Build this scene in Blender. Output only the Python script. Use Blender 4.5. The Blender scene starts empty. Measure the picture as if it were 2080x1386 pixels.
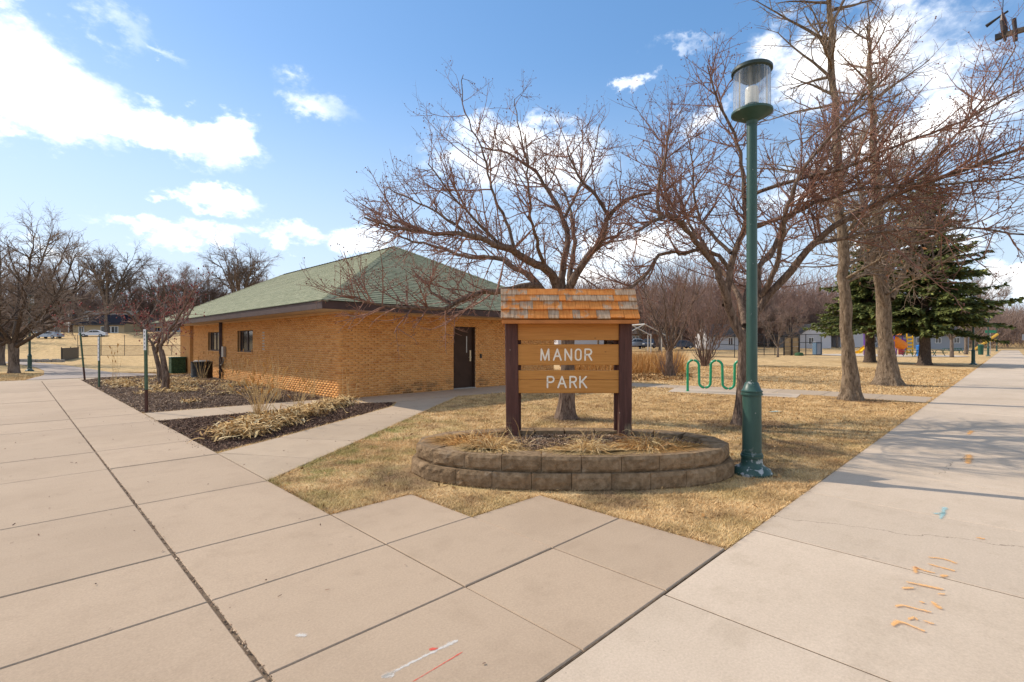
import bpy, math, random
import numpy as np
from mathutils import Vector, noise as mnoise
R = math.radians
S2 = math.sqrt(2.0)
rnd = random.Random(7)
scene = bpy.context.scene
col = scene.collection

# ------------------------------------------------------------------ camera
# World axes: +X runs along the public sidewalk, +Y along the plaza and the building's long wall.
cam_d = bpy.data.cameras.new('camera')
cam_d.sensor_width = 36.0
cam_d.lens = 17.57
cam_d.shift_y = 0.0019
cam_d.clip_end = 5000
cam = bpy.data.objects.new('camera', cam_d)
cam.location = (0, 0, 1.55)
cam.rotation_euler = (R(90), 0, R(-45))
col.objects.link(cam)
scene.camera = cam

# ------------------------------------------------------------------ light
SUN_AZ, SUN_EL = R(-21.1), R(38.5)
world = bpy.data.worlds.new('World')
scene.world = world
world.use_nodes = True
wt = world.node_tree
wt.nodes.clear()
SKY_STRENGTH = 0.15
EXPOSURE = 1.22
sun_d = bpy.data.lights.new('sun', 'SUN')
sun_d.energy = 2.05
sun_d.angle = R(0.55)
sun_d.color = (1.0, 0.90, 0.76)
sun = bpy.data.objects.new('sun', sun_d)
sd = Vector((math.sin(SUN_AZ) * math.cos(SUN_EL), math.cos(SUN_AZ) * math.cos(SUN_EL), math.sin(SUN_EL)))
sun.rotation_euler = sd.to_track_quat('Z', 'Y').to_euler()
sun.location = sd * 60
col.objects.link(sun)
vs = scene.view_settings
scene.display_settings.display_device = 'sRGB'
vs.view_transform = 'Standard'
vs.look = 'None'
vs.exposure = EXPOSURE
vs.gamma = 1.0
vs.use_curve_mapping = False
scene.cycles.max_bounces = 6
scene.cycles.transparent_max_bounces = 16
scene.cycles.use_denoising = True


class NT:
    """small helper for wiring node trees"""
    def __init__(self, nt):
        self.nt = nt

    def n(self, typ, **kw):
        nd = self.nt.nodes.new('ShaderNode' + typ)
        for k, v in kw.items():
            setattr(nd, k, v)
        return nd

    def put(self, sock, v):
        if v is None:
            return
        if isinstance(v, bpy.types.NodeSocket):
            self.nt.links.new(v, sock)
        else:
            if hasattr(sock.default_value, '__len__'):
                v = tuple(v) if hasattr(v, '__len__') else (v,) * len(sock.default_value)
                if len(sock.default_value) == 4 and len(v) == 3:
                    v = v + (1.0,)
            sock.default_value = v

    def m(self, op, a, b=None, c=None, clamp=False):
        nd = self.n('Math', operation=op, use_clamp=clamp)
        for i, v in enumerate((a, b, c)):
            if v is not None:
                self.put(nd.inputs[i], v)
        return nd.outputs[0]

    def vm(self, op, a, b=None):
        nd = self.n('VectorMath', operation=op)
        self.put(nd.inputs[0], a)
        if b is not None:
            self.put(nd.inputs[1], b)
        return nd.outputs[0]

    def noise(self, vec, scale=5, detail=3, rough=0.5, dist=0.0):
        nd = self.n('TexNoise')
        self.put(nd.inputs['Vector'], vec)
        nd.inputs['Scale'].default_value = scale
        nd.inputs['Detail'].default_value = detail
        nd.inputs['Roughness'].default_value = rough
        nd.inputs['Distortion'].default_value = dist
        return nd.outputs['Fac']

    def ramp(self, fac, stops):
        nd = self.n('ValToRGB')
        el = nd.color_ramp.elements
        while len(el) < len(stops):
            el.new(0.5)
        for e, (p, c) in zip(el, stops):
            e.position = p
            if not hasattr(c, '__len__'):
                c = (c, c, c)
            e.color = (c[0], c[1], c[2], 1)
        self.put(nd.inputs[0], fac)
        return nd.outputs[0]

    def mix(self, fac, a, b, mode='MIX'):
        nd = self.n('MixRGB', blend_type=mode)
        self.put(nd.inputs[0], fac)
        self.put(nd.inputs[1], a)
        self.put(nd.inputs[2], b)
        return nd.outputs[0]

    def step(self, v, a, b):
        nd = self.n('MapRange', interpolation_type='SMOOTHSTEP', clamp=True)
        self.put(nd.inputs[0], v)
        nd.inputs[1].default_value = a
        nd.inputs[2].default_value = b
        return nd.outputs[0]


# sky: Nishita with broken cumulus; each cloud is a patch of the dome given by compass azimuth and elevation
T = NT(wt)
sky = T.n('TexSky', sky_type='NISHITA', sun_disc=False)
sky.sun_elevation = SUN_EL
sky.sun_rotation = SUN_AZ
sky.air_density = 1.0
sky.dust_density = 0.1
sky.ozone_density = 2.0
tc = T.n('TexCoord')
gen = tc.outputs['Generated']
nz = T.n('TexNoise')
T.put(nz.inputs['Vector'], T.vm('MULTIPLY', gen, (1, 1, 1.6)))
nz.inputs['Scale'].default_value = 13.0
nz.inputs['Detail'].default_value = 6.0
nz.inputs['Roughness'].default_value = 0.62
warp = T.vm('MULTIPLY', T.vm('SUBTRACT', nz.outputs['Color'], (0.5, 0.5, 0.5)), (0.19, 0.19, 0.12))
wdir = T.vm('ADD', gen, warp)
CLOUDS = [(-44.2,20.9,6.0,3.4,-20,1.2),(-42.0,17.8,3.6,1.7,-5,.9),(-36.1,19.3,7.4,2.0,-8,1.1),(-29.9,19.6,3.6,1.6,-12,1.0),
 (-38.9,26.4,2.6,1.5,-35,.55),(-36.0,25.3,2.6,.6,-25,.5),(-45.8,25.4,1.6,.8,-20,.6),(-21.4,24.0,3.2,1.4,-20,.55),
 (-30.6,14.0,3.8,1.5,-5,1.1),(-37.0,11.1,3.2,.8,-4,.7),(-31.6,10.2,4.2,1.1,0,.75),(-23.7,11.2,4.6,1.0,0,.8),(-42.2,7.6,2.4,.9,0,.6),
 (1.1,20.5,10.0,3.2,-3,1.1),(-4.5,22.6,3.9,1.9,20,.8),(33.6,25.2,7.6,3.5,0,1.1),(40.0,22.6,3.6,1.9,-15,.85),(38.6,18.2,6.8,2.6,10,1.0),(20.5,22.7,3.4,1.4,10,.8),
 (12.6,26.7,1.8,.9,10,.9),(18.8,29.6,2.6,.6,-5,.5),(14.4,10.6,7.9,2.2,0,.95),(9.0,7.4,4.6,1.6,0,.95),(38.6,9.1,5.2,1.7,0,.8),(45.1,5.2,3.4,1.6,0,1.0),(45.7,18.7,2.4,1.1,10,.6),
 (-16.5,11.4,3.3,1.8,10,.85),(30.6,14.8,3.8,1.8,0,.7)]
field = None
for (a0, e0, w, h, tilt, amp) in CLOUDS:
    A_ = math.radians(a0 + 45.0)
    E_ = math.radians(e0)
    c_ = Vector((math.sin(A_) * math.cos(E_), math.cos(A_) * math.cos(E_), math.sin(E_)))
    rgt = Vector((math.cos(A_), -math.sin(A_), 0.0))
    upv = rgt.cross(c_)
    ct, st = math.cos(R(tilt)), math.sin(R(tilt))
    ax = rgt * ct + upv * st
    ay = upv * ct - rgt * st
    from mathutils import Matrix
    M3 = Matrix((ax, ay, ax.cross(ay))).transposed()
    mp = T.n('Mapping', vector_type='TEXTURE')
    T.put(mp.inputs[0], wdir)
    mp.inputs['Location'].default_value = c_
    mp.inputs['Rotation'].default_value = M3.to_euler()
    mp.inputs['Scale'].default_value = (math.radians(w) * 1.15, math.radians(h) * 1.2, 0.7)
    dt = T.n('VectorMath', operation='DOT_PRODUCT')
    T.put(dt.inputs[0], mp.outputs[0])
    T.put(dt.inputs[1], mp.outputs[0])
    f = T.m('MULTIPLY_ADD', dt.outputs['Value'], -amp, amp)
    field = f if field is None else T.m('MAXIMUM', field, f)
# unseen broken cloud added over the rest of the dome for neutral fill light
fwd = T.n('VectorMath', operation='DOT_PRODUCT')
T.put(fwd.inputs[0], gen)
fwd.inputs[1].default_value = (0.66, 0.66, 0.36)
rest = T.noise(T.vm('MULTIPLY', gen, (1, 1, 1.5)), 3.2, 4, 0.55, 0.2)
restf = T.m('MULTIPLY_ADD', rest, 7.0, -3.2)
restf = T.m('SUBTRACT', restf, T.m('MULTIPLY', T.step(fwd.outputs['Value'], 0.62, 0.80), 6.0))
field = T.m('MAXIMUM', field, restf)
dens = T.m('ADD', field, T.m('MULTIPLY_ADD', nz.outputs['Fac'], 1.5, -0.80))
cover = T.m('POWER', T.step(dens, -0.35, 1.25), 1.9)
core = T.step(dens, 0.3, 1.2)
shade = T.m('MULTIPLY', core, T.step(nz.outputs['Fac'], 0.62, 0.40))
ccol = T.mix(shade, (6.3, 6.15, 5.9), (2.65, 2.72, 2.85))
ss = T.n('SeparateColor')
T.put(ss.inputs[0], sky.outputs[0])
cc = T.n('CombineColor')
for i, (k_, p_) in enumerate(((0.445, 1.08), (0.64, 0.81), (0.90, 0.69))):
    T.put(cc.inputs[i], T.m('MINIMUM', T.m('MULTIPLY', T.m('POWER', ss.outputs[i], p_), k_), 9.0))
sepz = T.n('SeparateXYZ')
T.put(sepz.inputs[0], gen)
veil = T.m('MULTIPLY', T.step(sepz.outputs[2], 0.50, 0.03), 0.75)
hazed = T.mix(veil, cc.outputs[0], (2.05, 2.5, 2.95))
skyc = T.mix(cover, hazed, ccol)
bg = T.n('Background')
T.put(bg.inputs[0], skyc)
bg.inputs[1].default_value = SKY_STRENGTH
wo = T.n('OutputWorld')
wt.links.new(bg.outputs[0], wo.inputs[0])

# ------------------------------------------------------------------ materials
MATS = {}

def new_mat(name):
    m = bpy.data.materials.new(name)
    m.use_nodes = True
    nt = m.node_tree
    nt.nodes.clear()
    t = NT(nt)
    t.mat = m
    out = t.n('OutputMaterial')
    b = t.n('BsdfPrincipled')
    nt.links.new(b.outputs[0], out.inputs[0])
    t.b, t.out = b, out
    b.inputs['Specular IOR Level'].default_value = 0.3
    MATS[name] = m
    return t

def setb(t, color=None, rough=None, bump=None, strength=0.3, dist=0.01, metal=None, spec=None):
    if color is not None: t.put(t.b.inputs['Base Color'], color)
    if rough is not None: t.put(t.b.inputs['Roughness'], rough)
    if metal is not None: t.b.inputs['Metallic'].default_value = metal
    if spec is not None: t.b.inputs['Specular IOR Level'].default_value = spec
    if bump is not None:
        bn = t.n('Bump')
        bn.inputs['Strength'].default_value = strength
        bn.inputs['Distance'].default_value = dist
        t.put(bn.inputs['Height'], bump)
        t.nt.links.new(bn.outputs[0], t.b.inputs['Normal'])

def pos(t):
    return t.n('NewGeometry').outputs['Position']

def objc(t):
    return t.n('TexCoord').outputs['Object']

def orand(t):
    return t.n('ObjectInfo').outputs['Random']

def attr(t, name):
    nd = t.n('Attribute')
    nd.attribute_name = name
    return nd.outputs['Fac']

def plain(name, c, rough=0.6, var=0.15, scale=8, metal=0.0, bump=0.1, dist=0.004, spec=0.3):
    t = new_mat(name)
    n = t.noise(objc(t), scale, 5, 0.6)
    lo = tuple(x * (1 - var) for x in c)
    hi = tuple(x * (1 + var) for x in c)
    setb(t, t.ramp(n, [(0.3, lo), (0.7, hi)]), rough, t.noise(objc(t), scale * 6, 4, 0.6), bump, dist, metal, spec)
    return MATS[name]

def concrete(name, base, dirt, patch=1.0, crack=False):
    t = new_mat(name)
    p = pos(t)
    r = orand(t)
    big = t.noise(p, 0.55 * patch, 5, 0.6)
    mid = t.noise(p, 3.1, 6, 0.65)
    streak = t.noise(t.vm('MULTIPLY', p, (1.0, 9.0, 1.0)), 1.2, 4, 0.6)
    fine = t.noise(p, 75, 4, 0.75)
    c = t.mix(r, tuple(x * 0.93 for x in base), tuple(x * 1.05 for x in base))
    c = t.mix(t.m('MULTIPLY', t.step(big, 0.42, 0.66), 0.42), c, dirt)
    c = t.mix(t.m('MULTIPLY', t.step(mid, 0.48, 0.70), 0.36), c, dirt)
    c = t.mix(t.m('MULTIPLY', t.step(streak, 0.5, 0.75), 0.2), c, tuple(x * 1.12 for x in base))
    spk = t.n('TexVoronoi')
    t.put(spk.inputs['Vector'], p)
    spk.inputs['Scale'].default_value = 26
    pit = t.m('MULTIPLY', t.m('LESS_THAN', spk.outputs['Distance'], 0.10), t.step(t.noise(p, 5, 3), 0.55, 0.7))
    c = t.mix(t.m('MULTIPLY', pit, 0.45), c, (0.10, 0.085, 0.07))
    spk2 = t.n('TexVoronoi')
    t.put(spk2.inputs['Vector'], p)
    spk2.inputs['Scale'].default_value = 5.5
    stain = t.m('MULTIPLY', t.m('LESS_THAN', spk2.outputs['Distance'], 0.13), t.step(t.noise(p, 2.0, 3), 0.56, 0.66))
    c = t.mix(t.m('MULTIPLY', stain, 0.3), c, tuple(x * 0.55 for x in base))
    if crack:      # one long wandering hairline crack and a few short ones
        q = t.n('SeparateXYZ')
        t.put(q.inputs[0], p)
        wob = t.m('MULTIPLY_ADD', t.noise(p, 2.5, 5, 0.65), 0.34, -0.17)
        lin = t.m('ADD', t.m('MULTIPLY_ADD', q.outputs[1], 0.40, q.outputs[0]), wob)
        ln = t.m('LESS_THAN', t.m('ABSOLUTE', t.m('SUBTRACT', lin, 5.42)), 0.0045)
        lin2 = t.m('ADD', t.m('MULTIPLY_ADD', q.outputs[0], 0.12, q.outputs[1]), wob)
        ln2 = t.m('MULTIPLY', t.m('LESS_THAN', t.m('ABSOLUTE', t.m('SUBTRACT', lin2, 1.55)), 0.004), t.m('LESS_THAN', t.m('ABSOLUTE', t.m('SUBTRACT', q.outputs[0], 8.6)), 0.9))
        c = t.mix(t.m('MULTIPLY', t.m('MAXIMUM', ln, ln2), 0.7), c, (0.13, 0.10, 0.07))
    wall = t.m('MULTIPLY_ADD', fine, 0.62, 0.69)
    c = t.mix(1.0, c, wall, 'MULTIPLY')
    h = t.m('ADD', t.m('MULTIPLY', fine, 0.6), t.m('MULTIPLY', t.noise(p, 30, 4), 0.6))
    setb(t, c, 0.88, h, 0.22, 0.006, spec=0.2)

concrete('concrete_plaza', (0.415, 0.308, 0.214), (0.325, 0.236, 0.16))
concrete('concrete_walk', (0.525, 0.418, 0.315), (0.385, 0.298, 0.212), 0.8, True)
concrete('concrete_old', (0.44, 0.335, 0.235), (0.33, 0.248, 0.172))
t = new_mat('joint_dirt')
n = t.noise(pos(t), 22, 5, 0.7)
setb(t, t.ramp(n, [(0.3, (0.07, 0.048, 0.032)), (0.6, (0.16, 0.11, 0.068)), (0.75, (0.28, 0.195, 0.115))]), 0.95, n, 0.6, 0.01)

def turf_color(t, p):
    a = t.noise(p, 0.33, 5, 0.6)
    b = t.noise(p, 2.3, 5, 0.62)
    c0 = t.ramp(b, [(0.28, (0.30, 0.18, 0.085)), (0.44, (0.53, 0.35, 0.165)), (0.60, (0.69, 0.475, 0.235)), (0.8, (0.77, 0.57, 0.32))])
    c0 = t.mix(t.m('MULTIPLY', t.step(a, 0.5, 0.72), 0.4), c0, (0.44, 0.265, 0.11))
    sl_ = t.step(t.noise(t.vm('ADD', p, (7.3, 2.1, 0)), 0.9, 6, 0.68), 0.56, 0.70)
    c0 = t.mix(t.m('MULTIPLY', sl_, 0.68), c0, (0.27, 0.165, 0.09))
    # worn bare soil round trunks, the lamp and the planter
    ring = None
    wob = t.m('MULTIPLY_ADD', t.noise(p, 2.6, 5, 0.7), 1.7, -0.85)
    for (qx_, qy_, r_) in ((9.9, 3.5, 1.3), (8.1, 6.3, 0.9), (16.3, 2.9, 0.9), (23.0, 3.0, 1.2), (6.7, 2.3, 0.7), (3.3, 5.0, 0.75), (4.4, 2.9, 0.6), (8.2, 2.2, 0.8), (45.2, 4.0, 3.0)):
        dv = t.n('VectorMath', operation='DISTANCE')
        t.put(dv.inputs[0], p)
        dv.inputs[1].default_value = (qx_, qy_, 0)
        f_ = t.step(t.m('ADD', t.m('DIVIDE', dv.outputs['Value'], r_), wob), 1.0, 0.35)
        ring = f_ if ring is None else t.m('MAXIMUM', ring, f_)
    c0 = t.mix(t.m('MULTIPLY', ring, 0.75), c0, (0.20, 0.125, 0.075))
    # a greener tongue of lawn beside the entrance walk
    gx = t.n('SeparateXYZ')
    t.put(gx.inputs[0], p)
    da = t.m('SUBTRACT', t.m('MULTIPLY_ADD', gx.outputs[0], 0.765, 4.4), gx.outputs[1])
    nearw = t.m('MULTIPLY', t.step(da, 2.2, 0.1), t.m('MULTIPLY', t.step(da, -0.3, 0.0), t.step(gx.outputs[0], 7.5, 4.2)))
    far = t.step(gx.outputs[0], 16.0, 8.0)
    gn = t.step(t.noise(p, 1.6, 4, 0.65), 0.42, 0.68)
    g = t.m('MULTIPLY', gn, t.m('MULTIPLY_ADD', nearw, 0.75, t.m('MULTIPLY', far, 0.22)))
    c0 = t.mix(g, c0, (0.27, 0.255, 0.07))
    return c0

t = new_mat('turf_ground')
p = pos(t)
c = turf_color(t, p)
fib = t.noise(t.vm('MULTIPLY', p, (1, 1, 1)), 46, 4, 0.75)
c = t.mix(1.0, c, t.ramp(fib, [(0.25, 0.55), (0.5, 0.9), (0.75, 1.15)]), 'MULTIPLY')
soil = t.m('MULTIPLY', t.step(t.noise(p, 1.1, 6, 0.7), 0.60, 0.72), 0.62)
c = t.mix(soil, c, (0.15, 0.095, 0.055))
setb(t, c, 0.95, t.m('ADD', fib, t.noise(p, 9, 4)), 0.5, 0.03, spec=0.1)

t = new_mat('turf_blade')
p = pos(t)
c = turf_color(t, p)
c = t.mix(1.0, c, t.ramp(attr(t, 'rnd'), [(0.0, (0.6, 0.55, 0.5)), (0.35, (1.0, 0.98, 0.95)), (0.8, (1.2, 1.2, 1.17)), (1.0, (1.3, 1.32, 1.38))]), 'MULTIPLY')
setb(t, c, 0.8, spec=0.15)

t = new_mat('mulch_bed')
p = pos(t)
n = t.noise(p, 34, 5, 0.75)
setb(t, t.ramp(n, [(0.3, (0.03, 0.019, 0.014)), (0.55, (0.085, 0.052, 0.038)), (0.75, (0.18, 0.115, 0.08))]), 0.95, n, 0.9, 0.03, spec=0.1)
for nm, st in (('mulch_chip_dark', [(0, (0.045, 0.026, 0.018)), (0.6, (0.13, 0.068, 0.045)), (0.9, (0.24, 0.14, 0.09)), (1, (0.42, 0.28, 0.18))]),
               ('mulch_chip_grey', [(0, (0.07, 0.042, 0.027)), (0.5, (0.22, 0.135, 0.085)), (0.85, (0.40, 0.27, 0.17)), (1, (0.64, 0.47, 0.32))]),
               ('straw', [(0, (0.30, 0.165, 0.06)), (0.4, (0.54, 0.34, 0.135)), (0.8, (0.70, 0.49, 0.23)), (1, (0.80, 0.63, 0.37))]),
               ('straw_orange', [(0, (0.26, 0.115, 0.035)), (0.45, (0.50, 0.245, 0.07)), (0.85, (0.66, 0.39, 0.14)), (1, (0.75, 0.52, 0.25))]),
               ('leaf_litter', [(0, (0.16, 0.085, 0.035)), (0.5, (0.34, 0.19, 0.075)), (1, (0.55, 0.36, 0.17))])):
    t = new_mat(nm)
    setb(t, t.ramp(attr(t, 'rnd'), st), 0.85, spec=0.15)

t = new_mat('asphalt')
p = pos(t)
setb(t, t.mix(t.noise(p, 0.5, 4), (0.28, 0.225, 0.185), (0.37, 0.30, 0.25)), 0.92, t.noise(p, 60, 3), 0.3, 0.01)

t = new_mat('mortar')
p = pos(t)
setb(t, t.ramp(t.noise(p, 6, 5), [(0.3, (0.62, 0.375, 0.185)), (0.7, (0.71, 0.45, 0.24))]), 0.95, t.noise(p, 70, 3), 0.3, 0.004)
t = new_mat('brick')
p = pos(t)
c = t.ramp(attr(t, 'rnd'), [(0.0, (0.56, 0.235, 0.068)), (0.15, (0.65, 0.29, 0.086)), (0.6, (0.71, 0.335, 0.103)), (1.0, (0.75, 0.375, 0.13))])
c = t.mix(1.0, c, t.ramp(t.noise(p, 40, 4, 0.7), [(0.3, 0.86), (0.7, 1.1)]), 'MULTIPLY')
sp = t.n('SeparateXYZ')
t.put(sp.inputs[0], p)
damp = t.m('MULTIPLY', t.step(sp.outputs[2], 0.55, 0.05), t.step(t.noise(p, 1.7, 4, 0.6), 0.42, 0.62))
damp = t.m('MULTIPLY', damp, t.step(sp.outputs[0], 7.0, 9.0))
blot = t.m('MULTIPLY', t.m('GREATER_THAN', attr(t, 'rnd2'), 0.55), damp)
c = t.mix(t.m('MULTIPLY', blot, 0.72), c, (0.075, 0.04, 0.02))
c = t.mix(t.m('MULTIPLY', damp, 0.35), c, (0.16, 0.10, 0.05))
setb(t, c, 0.85, t.noise(p, 90, 3), 0.25, 0.004, spec=0.2)

t = new_mat('shingle_green')
p = objc(t)
r1 = t.noise(t.vm('MULTIPLY', p, (5, 5, 9)), 1.0, 2, 0.6)
r2 = t.noise(p, 0.5, 4, 0.6)
c = t.ramp(r1, [(0.3, (0.20, 0.212, 0.13)), (0.5, (0.255, 0.262, 0.168)), (0.7, (0.31, 0.31, 0.205))])
c = t.mix(t.m('MULTIPLY', t.step(r2, 0.45, 0.75), 0.35), c, (0.33, 0.315, 0.205))
c = t.mix(1.0, c, t.ramp(t.noise(p, 120, 2, 0.7), [(0.3, 0.8), (0.7, 1.15)]), 'MULTIPLY')
setb(t, c, 0.95, t.noise(p, 150, 2), 0.3, 0.006, spec=0.1)
plain('shingle_butt', (0.045, 0.05, 0.032), 0.95)  # on the shingle edges this dark tone paints each course's shadow line
plain('fascia_brown', (0.062, 0.035, 0.030), 0.55, 0.2, 3)
plain('soffit', (0.55, 0.44, 0.31), 0.8, 0.1, 3)
plain('door_brown', (0.055, 0.030, 0.019), 0.55, 0.2, 3, spec=0.12)
plain('metal_grey', (0.38, 0.36, 0.33), 0.42, 0.2, 10, 0.6)
plain('metal_brass', (0.55, 0.44, 0.28), 0.4, 0.15, 10, 0.5)
plain('cap_grey', (0.028, 0.045, 0.04), 0.45, 0.2, 8)
plain('metal_dark', (0.022, 0.022, 0.024), 0.5, 0.2, 8, 0.0)
plain('plastic_black', (0.012, 0.012, 0.013), 0.4, 0.2, 10)
plain('galvanised', (0.40, 0.40, 0.40), 0.45, 0.15, 10, 0.5)
plain('pole_wood', (0.15, 0.115, 0.085), 0.9, 0.3, 6)
plain('rack_green', (0.005, 0.27, 0.125), 0.28, 0.08, 5, spec=0.5, bump=0.03)
plain('post_green', (0.055, 0.10, 0.058), 0.6, 0.25, 12)
plain('post_rust', (0.075, 0.032, 0.022), 0.85, 0.35, 14)
plain('plate_white', (0.72, 0.71, 0.68), 0.5, 0.06, 10)
plain('plate_ink', (0.09, 0.10, 0.11), 0.6, 0.2, 30)
plain('play_yellow', (0.75, 0.42, 0.015), 0.4, 0.08)
plain('play_orange', (0.75, 0.20, 0.01), 0.4, 0.08)
plain('play_purple', (0.13, 0.04, 0.28), 0.4, 0.08)
plain('play_blue', (0.03, 0.06, 0.35), 0.4, 0.08)
plain('play_red', (0.35, 0.03, 0.03), 0.4, 0.08)
plain('bin_blue', (0.03, 0.16, 0.45), 0.45, 0.08)
plain('bench_green', (0.02, 0.085, 0.06), 0.5, 0.15)
plain('hedge_green', (0.04, 0.075, 0.03), 0.8, 0.6, 14, bump=0.8, dist=0.05)
plain('panel_tan', (0.34, 0.235, 0.125), 0.8, 0.15, 3)
plain('tarp_green', (0.03, 0.075, 0.03), 0.8, 0.2)
plain('brick_tan', (0.60, 0.29, 0.10), 0.9, 0.12, 5)
plain('brick_far', (0.235, 0.145, 0.10), 0.9, 0.15, 5)
plain('siding_tan', (0.36, 0.285, 0.175), 0.8, 0.1)
plain('siding_navy', (0.012, 0.018, 0.038), 0.7, 0.2)
plain('siding_blue', (0.10, 0.17, 0.25), 0.6, 0.1)
plain('siding_white', (0.50, 0.50, 0.52), 0.7, 0.05)
plain('siding_grey', (0.30, 0.32, 0.35), 0.7, 0.08)
plain('roof_brown', (0.22, 0.165, 0.125), 0.9, 0.2, 4)
plain('roof_dark', (0.06, 0.058, 0.06), 0.9, 0.2, 4)
plain('trim_white', (0.72, 0.72, 0.70), 0.6, 0.04)
plain('sand_pale', (0.50, 0.42, 0.33), 0.95, 0.1, 2)
plain('steel_pale', (0.40, 0.38, 0.35), 0.5, 0.1, 4)
plain('rubber', (0.014, 0.014, 0.015), 0.8, 0.2)
plain('car_silver', (0.34, 0.36, 0.39), 0.28, 0.03, 2, 0.5, 0.0)
plain('car_white', (0.65, 0.66, 0.68), 0.25, 0.03, 2, 0.0, 0.0)
plain('car_dark', (0.06, 0.065, 0.08), 0.25, 0.03, 2, 0.2, 0.0)
plain('lens_white', (0.85, 0.84, 0.78), 0.15, 0.03)
plain('gate_yellow', (0.55, 0.33, 0.05), 0.5, 0.1)
plain('street_green', (0.02, 0.22, 0.11), 0.5, 0.1)
plain('porcelain', (0.035, 0.024, 0.02), 0.3, 0.2)
plain('stone_grey', (0.30, 0.27, 0.23), 0.9, 0.25, 4, bump=0.6, dist=0.03)

t = new_mat('window_glass')
setb(t, t.ramp(t.noise(objc(t), 2.5, 3), [(0.35, (0.02, 0.022, 0.024)), (0.7, (0.055, 0.058, 0.06))]), 0.08, spec=0.6)

t = new_mat('lamp_green')
p = objc(t)
sp = t.n('SeparateXYZ')
t.put(sp.inputs[0], p)
n = t.noise(t.vm('MULTIPLY', p, (1, 1, 0.25)), 9, 4, 0.6)
c = t.ramp(n, [(0.3, (0.020, 0.058, 0.046)), (0.7, (0.032, 0.082, 0.066))])
low = t.m('MULTIPLY', t.step(sp.outputs[2], 0.40, 0.05), t.step(t.noise(p, 11, 5, 0.6), 0.56, 0.60))
mid = t.m('MULTIPLY', t.step(t.noise(t.vm('ADD', p, (3.1, 1.7, 0)), 14, 4, 0.6), 0.68, 0.70), 0.7)
c = t.mix(t.m('MAXIMUM', low, mid), c, (0.36, 0.37, 0.36))
setb(t, c, 0.42, t.noise(p, 60, 3), 0.08, 0.003, spec=0.4)

t = new_mat('lamp_glass')
nt = t.nt
tr = t.n('BsdfTransparent')
tr.inputs[0].default_value = (0.93, 0.94, 0.94, 1)
gl = t.n('BsdfGlossy')
gl.inputs['Roughness'].default_value = 0.06
df = t.n('BsdfTranslucent')
df.inputs[0].default_value = (0.8, 0.8, 0.78, 1)
fr = t.n('LayerWeight')
fr.inputs[0].default_value = 0.25
ms = t.n('MixShader')
nt.links.new(fr.outputs['Facing'], ms.inputs[0])
nt.links.new(tr.outputs[0], ms.inputs[1])
nt.links.new(gl.outputs[0], ms.inputs[2])
ms2 = t.n('MixShader')
t.put(ms2.inputs[0], t.m('MULTIPLY_ADD', t.step(t.noise(t.vm('MULTIPLY', objc(t), (9, 9, 0.5)), 3, 4), 0.45, 0.8), 0.32, 0.20))
nt.links.new(ms.outputs[0], ms2.inputs[1])
nt.links.new(df.outputs[0], ms2.inputs[2])
nt.links.new(ms2.outputs[0], t.out.inputs[0])

t = new_mat('chain_link')
nt = t.nt
tr = t.n('BsdfTransparent')
ms = t.n('MixShader')
ms.inputs[0].default_value = 0.22
nt.links.new(tr.outputs[0], ms.inputs[1])
nt.links.new(t.b.outputs[0], ms.inputs[2])
nt.links.new(ms.outputs[0], t.out.inputs[0])
setb(t, (0.06, 0.06, 0.062), 0.6)

def bark(name, lo, hi, zs=0.22, sc=26, strength=0.7, dist=0.02):
    t = new_mat(name)
    p = objc(t)
    q = t.vm('MULTIPLY', p, (1, 1, zs))
    n = t.noise(q, sc, 6, 0.7, 0.6)
    m2 = t.noise(p, 2.2, 4, 0.6)
    c = t.ramp(n, [(0.36, tuple(x * 0.38 for x in lo)), (0.48, lo), (0.68, hi)])
    c = t.mix(t.m('MULTIPLY', t.step(m2, 0.4, 0.7), 0.35), c, tuple(x * 0.7 for x in lo))
    setb(t, c, 0.92, n, strength, dist, spec=0.12)

bark('bark_crab', (0.15, 0.102, 0.075), (0.29, 0.215, 0.16))
bark('bark_oak', (0.20, 0.142, 0.094), (0.35, 0.268, 0.185), 0.3, 17, 1.0, 0.06)
bark('bark_dark', (0.085, 0.06, 0.045), (0.16, 0.12, 0.09))
bark('bark_far', (0.15, 0.115, 0.09), (0.25, 0.20, 0.16), 0.3, 6)
plain('twig_crab', (0.25, 0.135, 0.098), 0.8, 0.35, 3)
plain('twig_oak', (0.22, 0.16, 0.118), 0.85, 0.3, 3)
plain('twig_far', (0.235, 0.165, 0.132), 0.9, 0.25, 0.3)
plain('twig_far_red', (0.27, 0.175, 0.14), 0.9, 0.25, 0.3)
plain('twig_shrub', (0.25, 0.165, 0.125), 0.85, 0.3, 3)
plain('berry_red', (0.22, 0.022, 0.020), 0.5, 0.4, 9)
plain('bud_red', (0.20, 0.085, 0.065), 0.7, 0.4, 9)
plain('leaf_rust', (0.36, 0.165, 0.065), 0.8, 0.4, 9)
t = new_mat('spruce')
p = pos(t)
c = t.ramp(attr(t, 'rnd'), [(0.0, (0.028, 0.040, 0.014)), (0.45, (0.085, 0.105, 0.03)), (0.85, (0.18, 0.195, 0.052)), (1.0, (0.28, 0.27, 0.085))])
setb(t, c, 0.75, spec=0.2)

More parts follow.
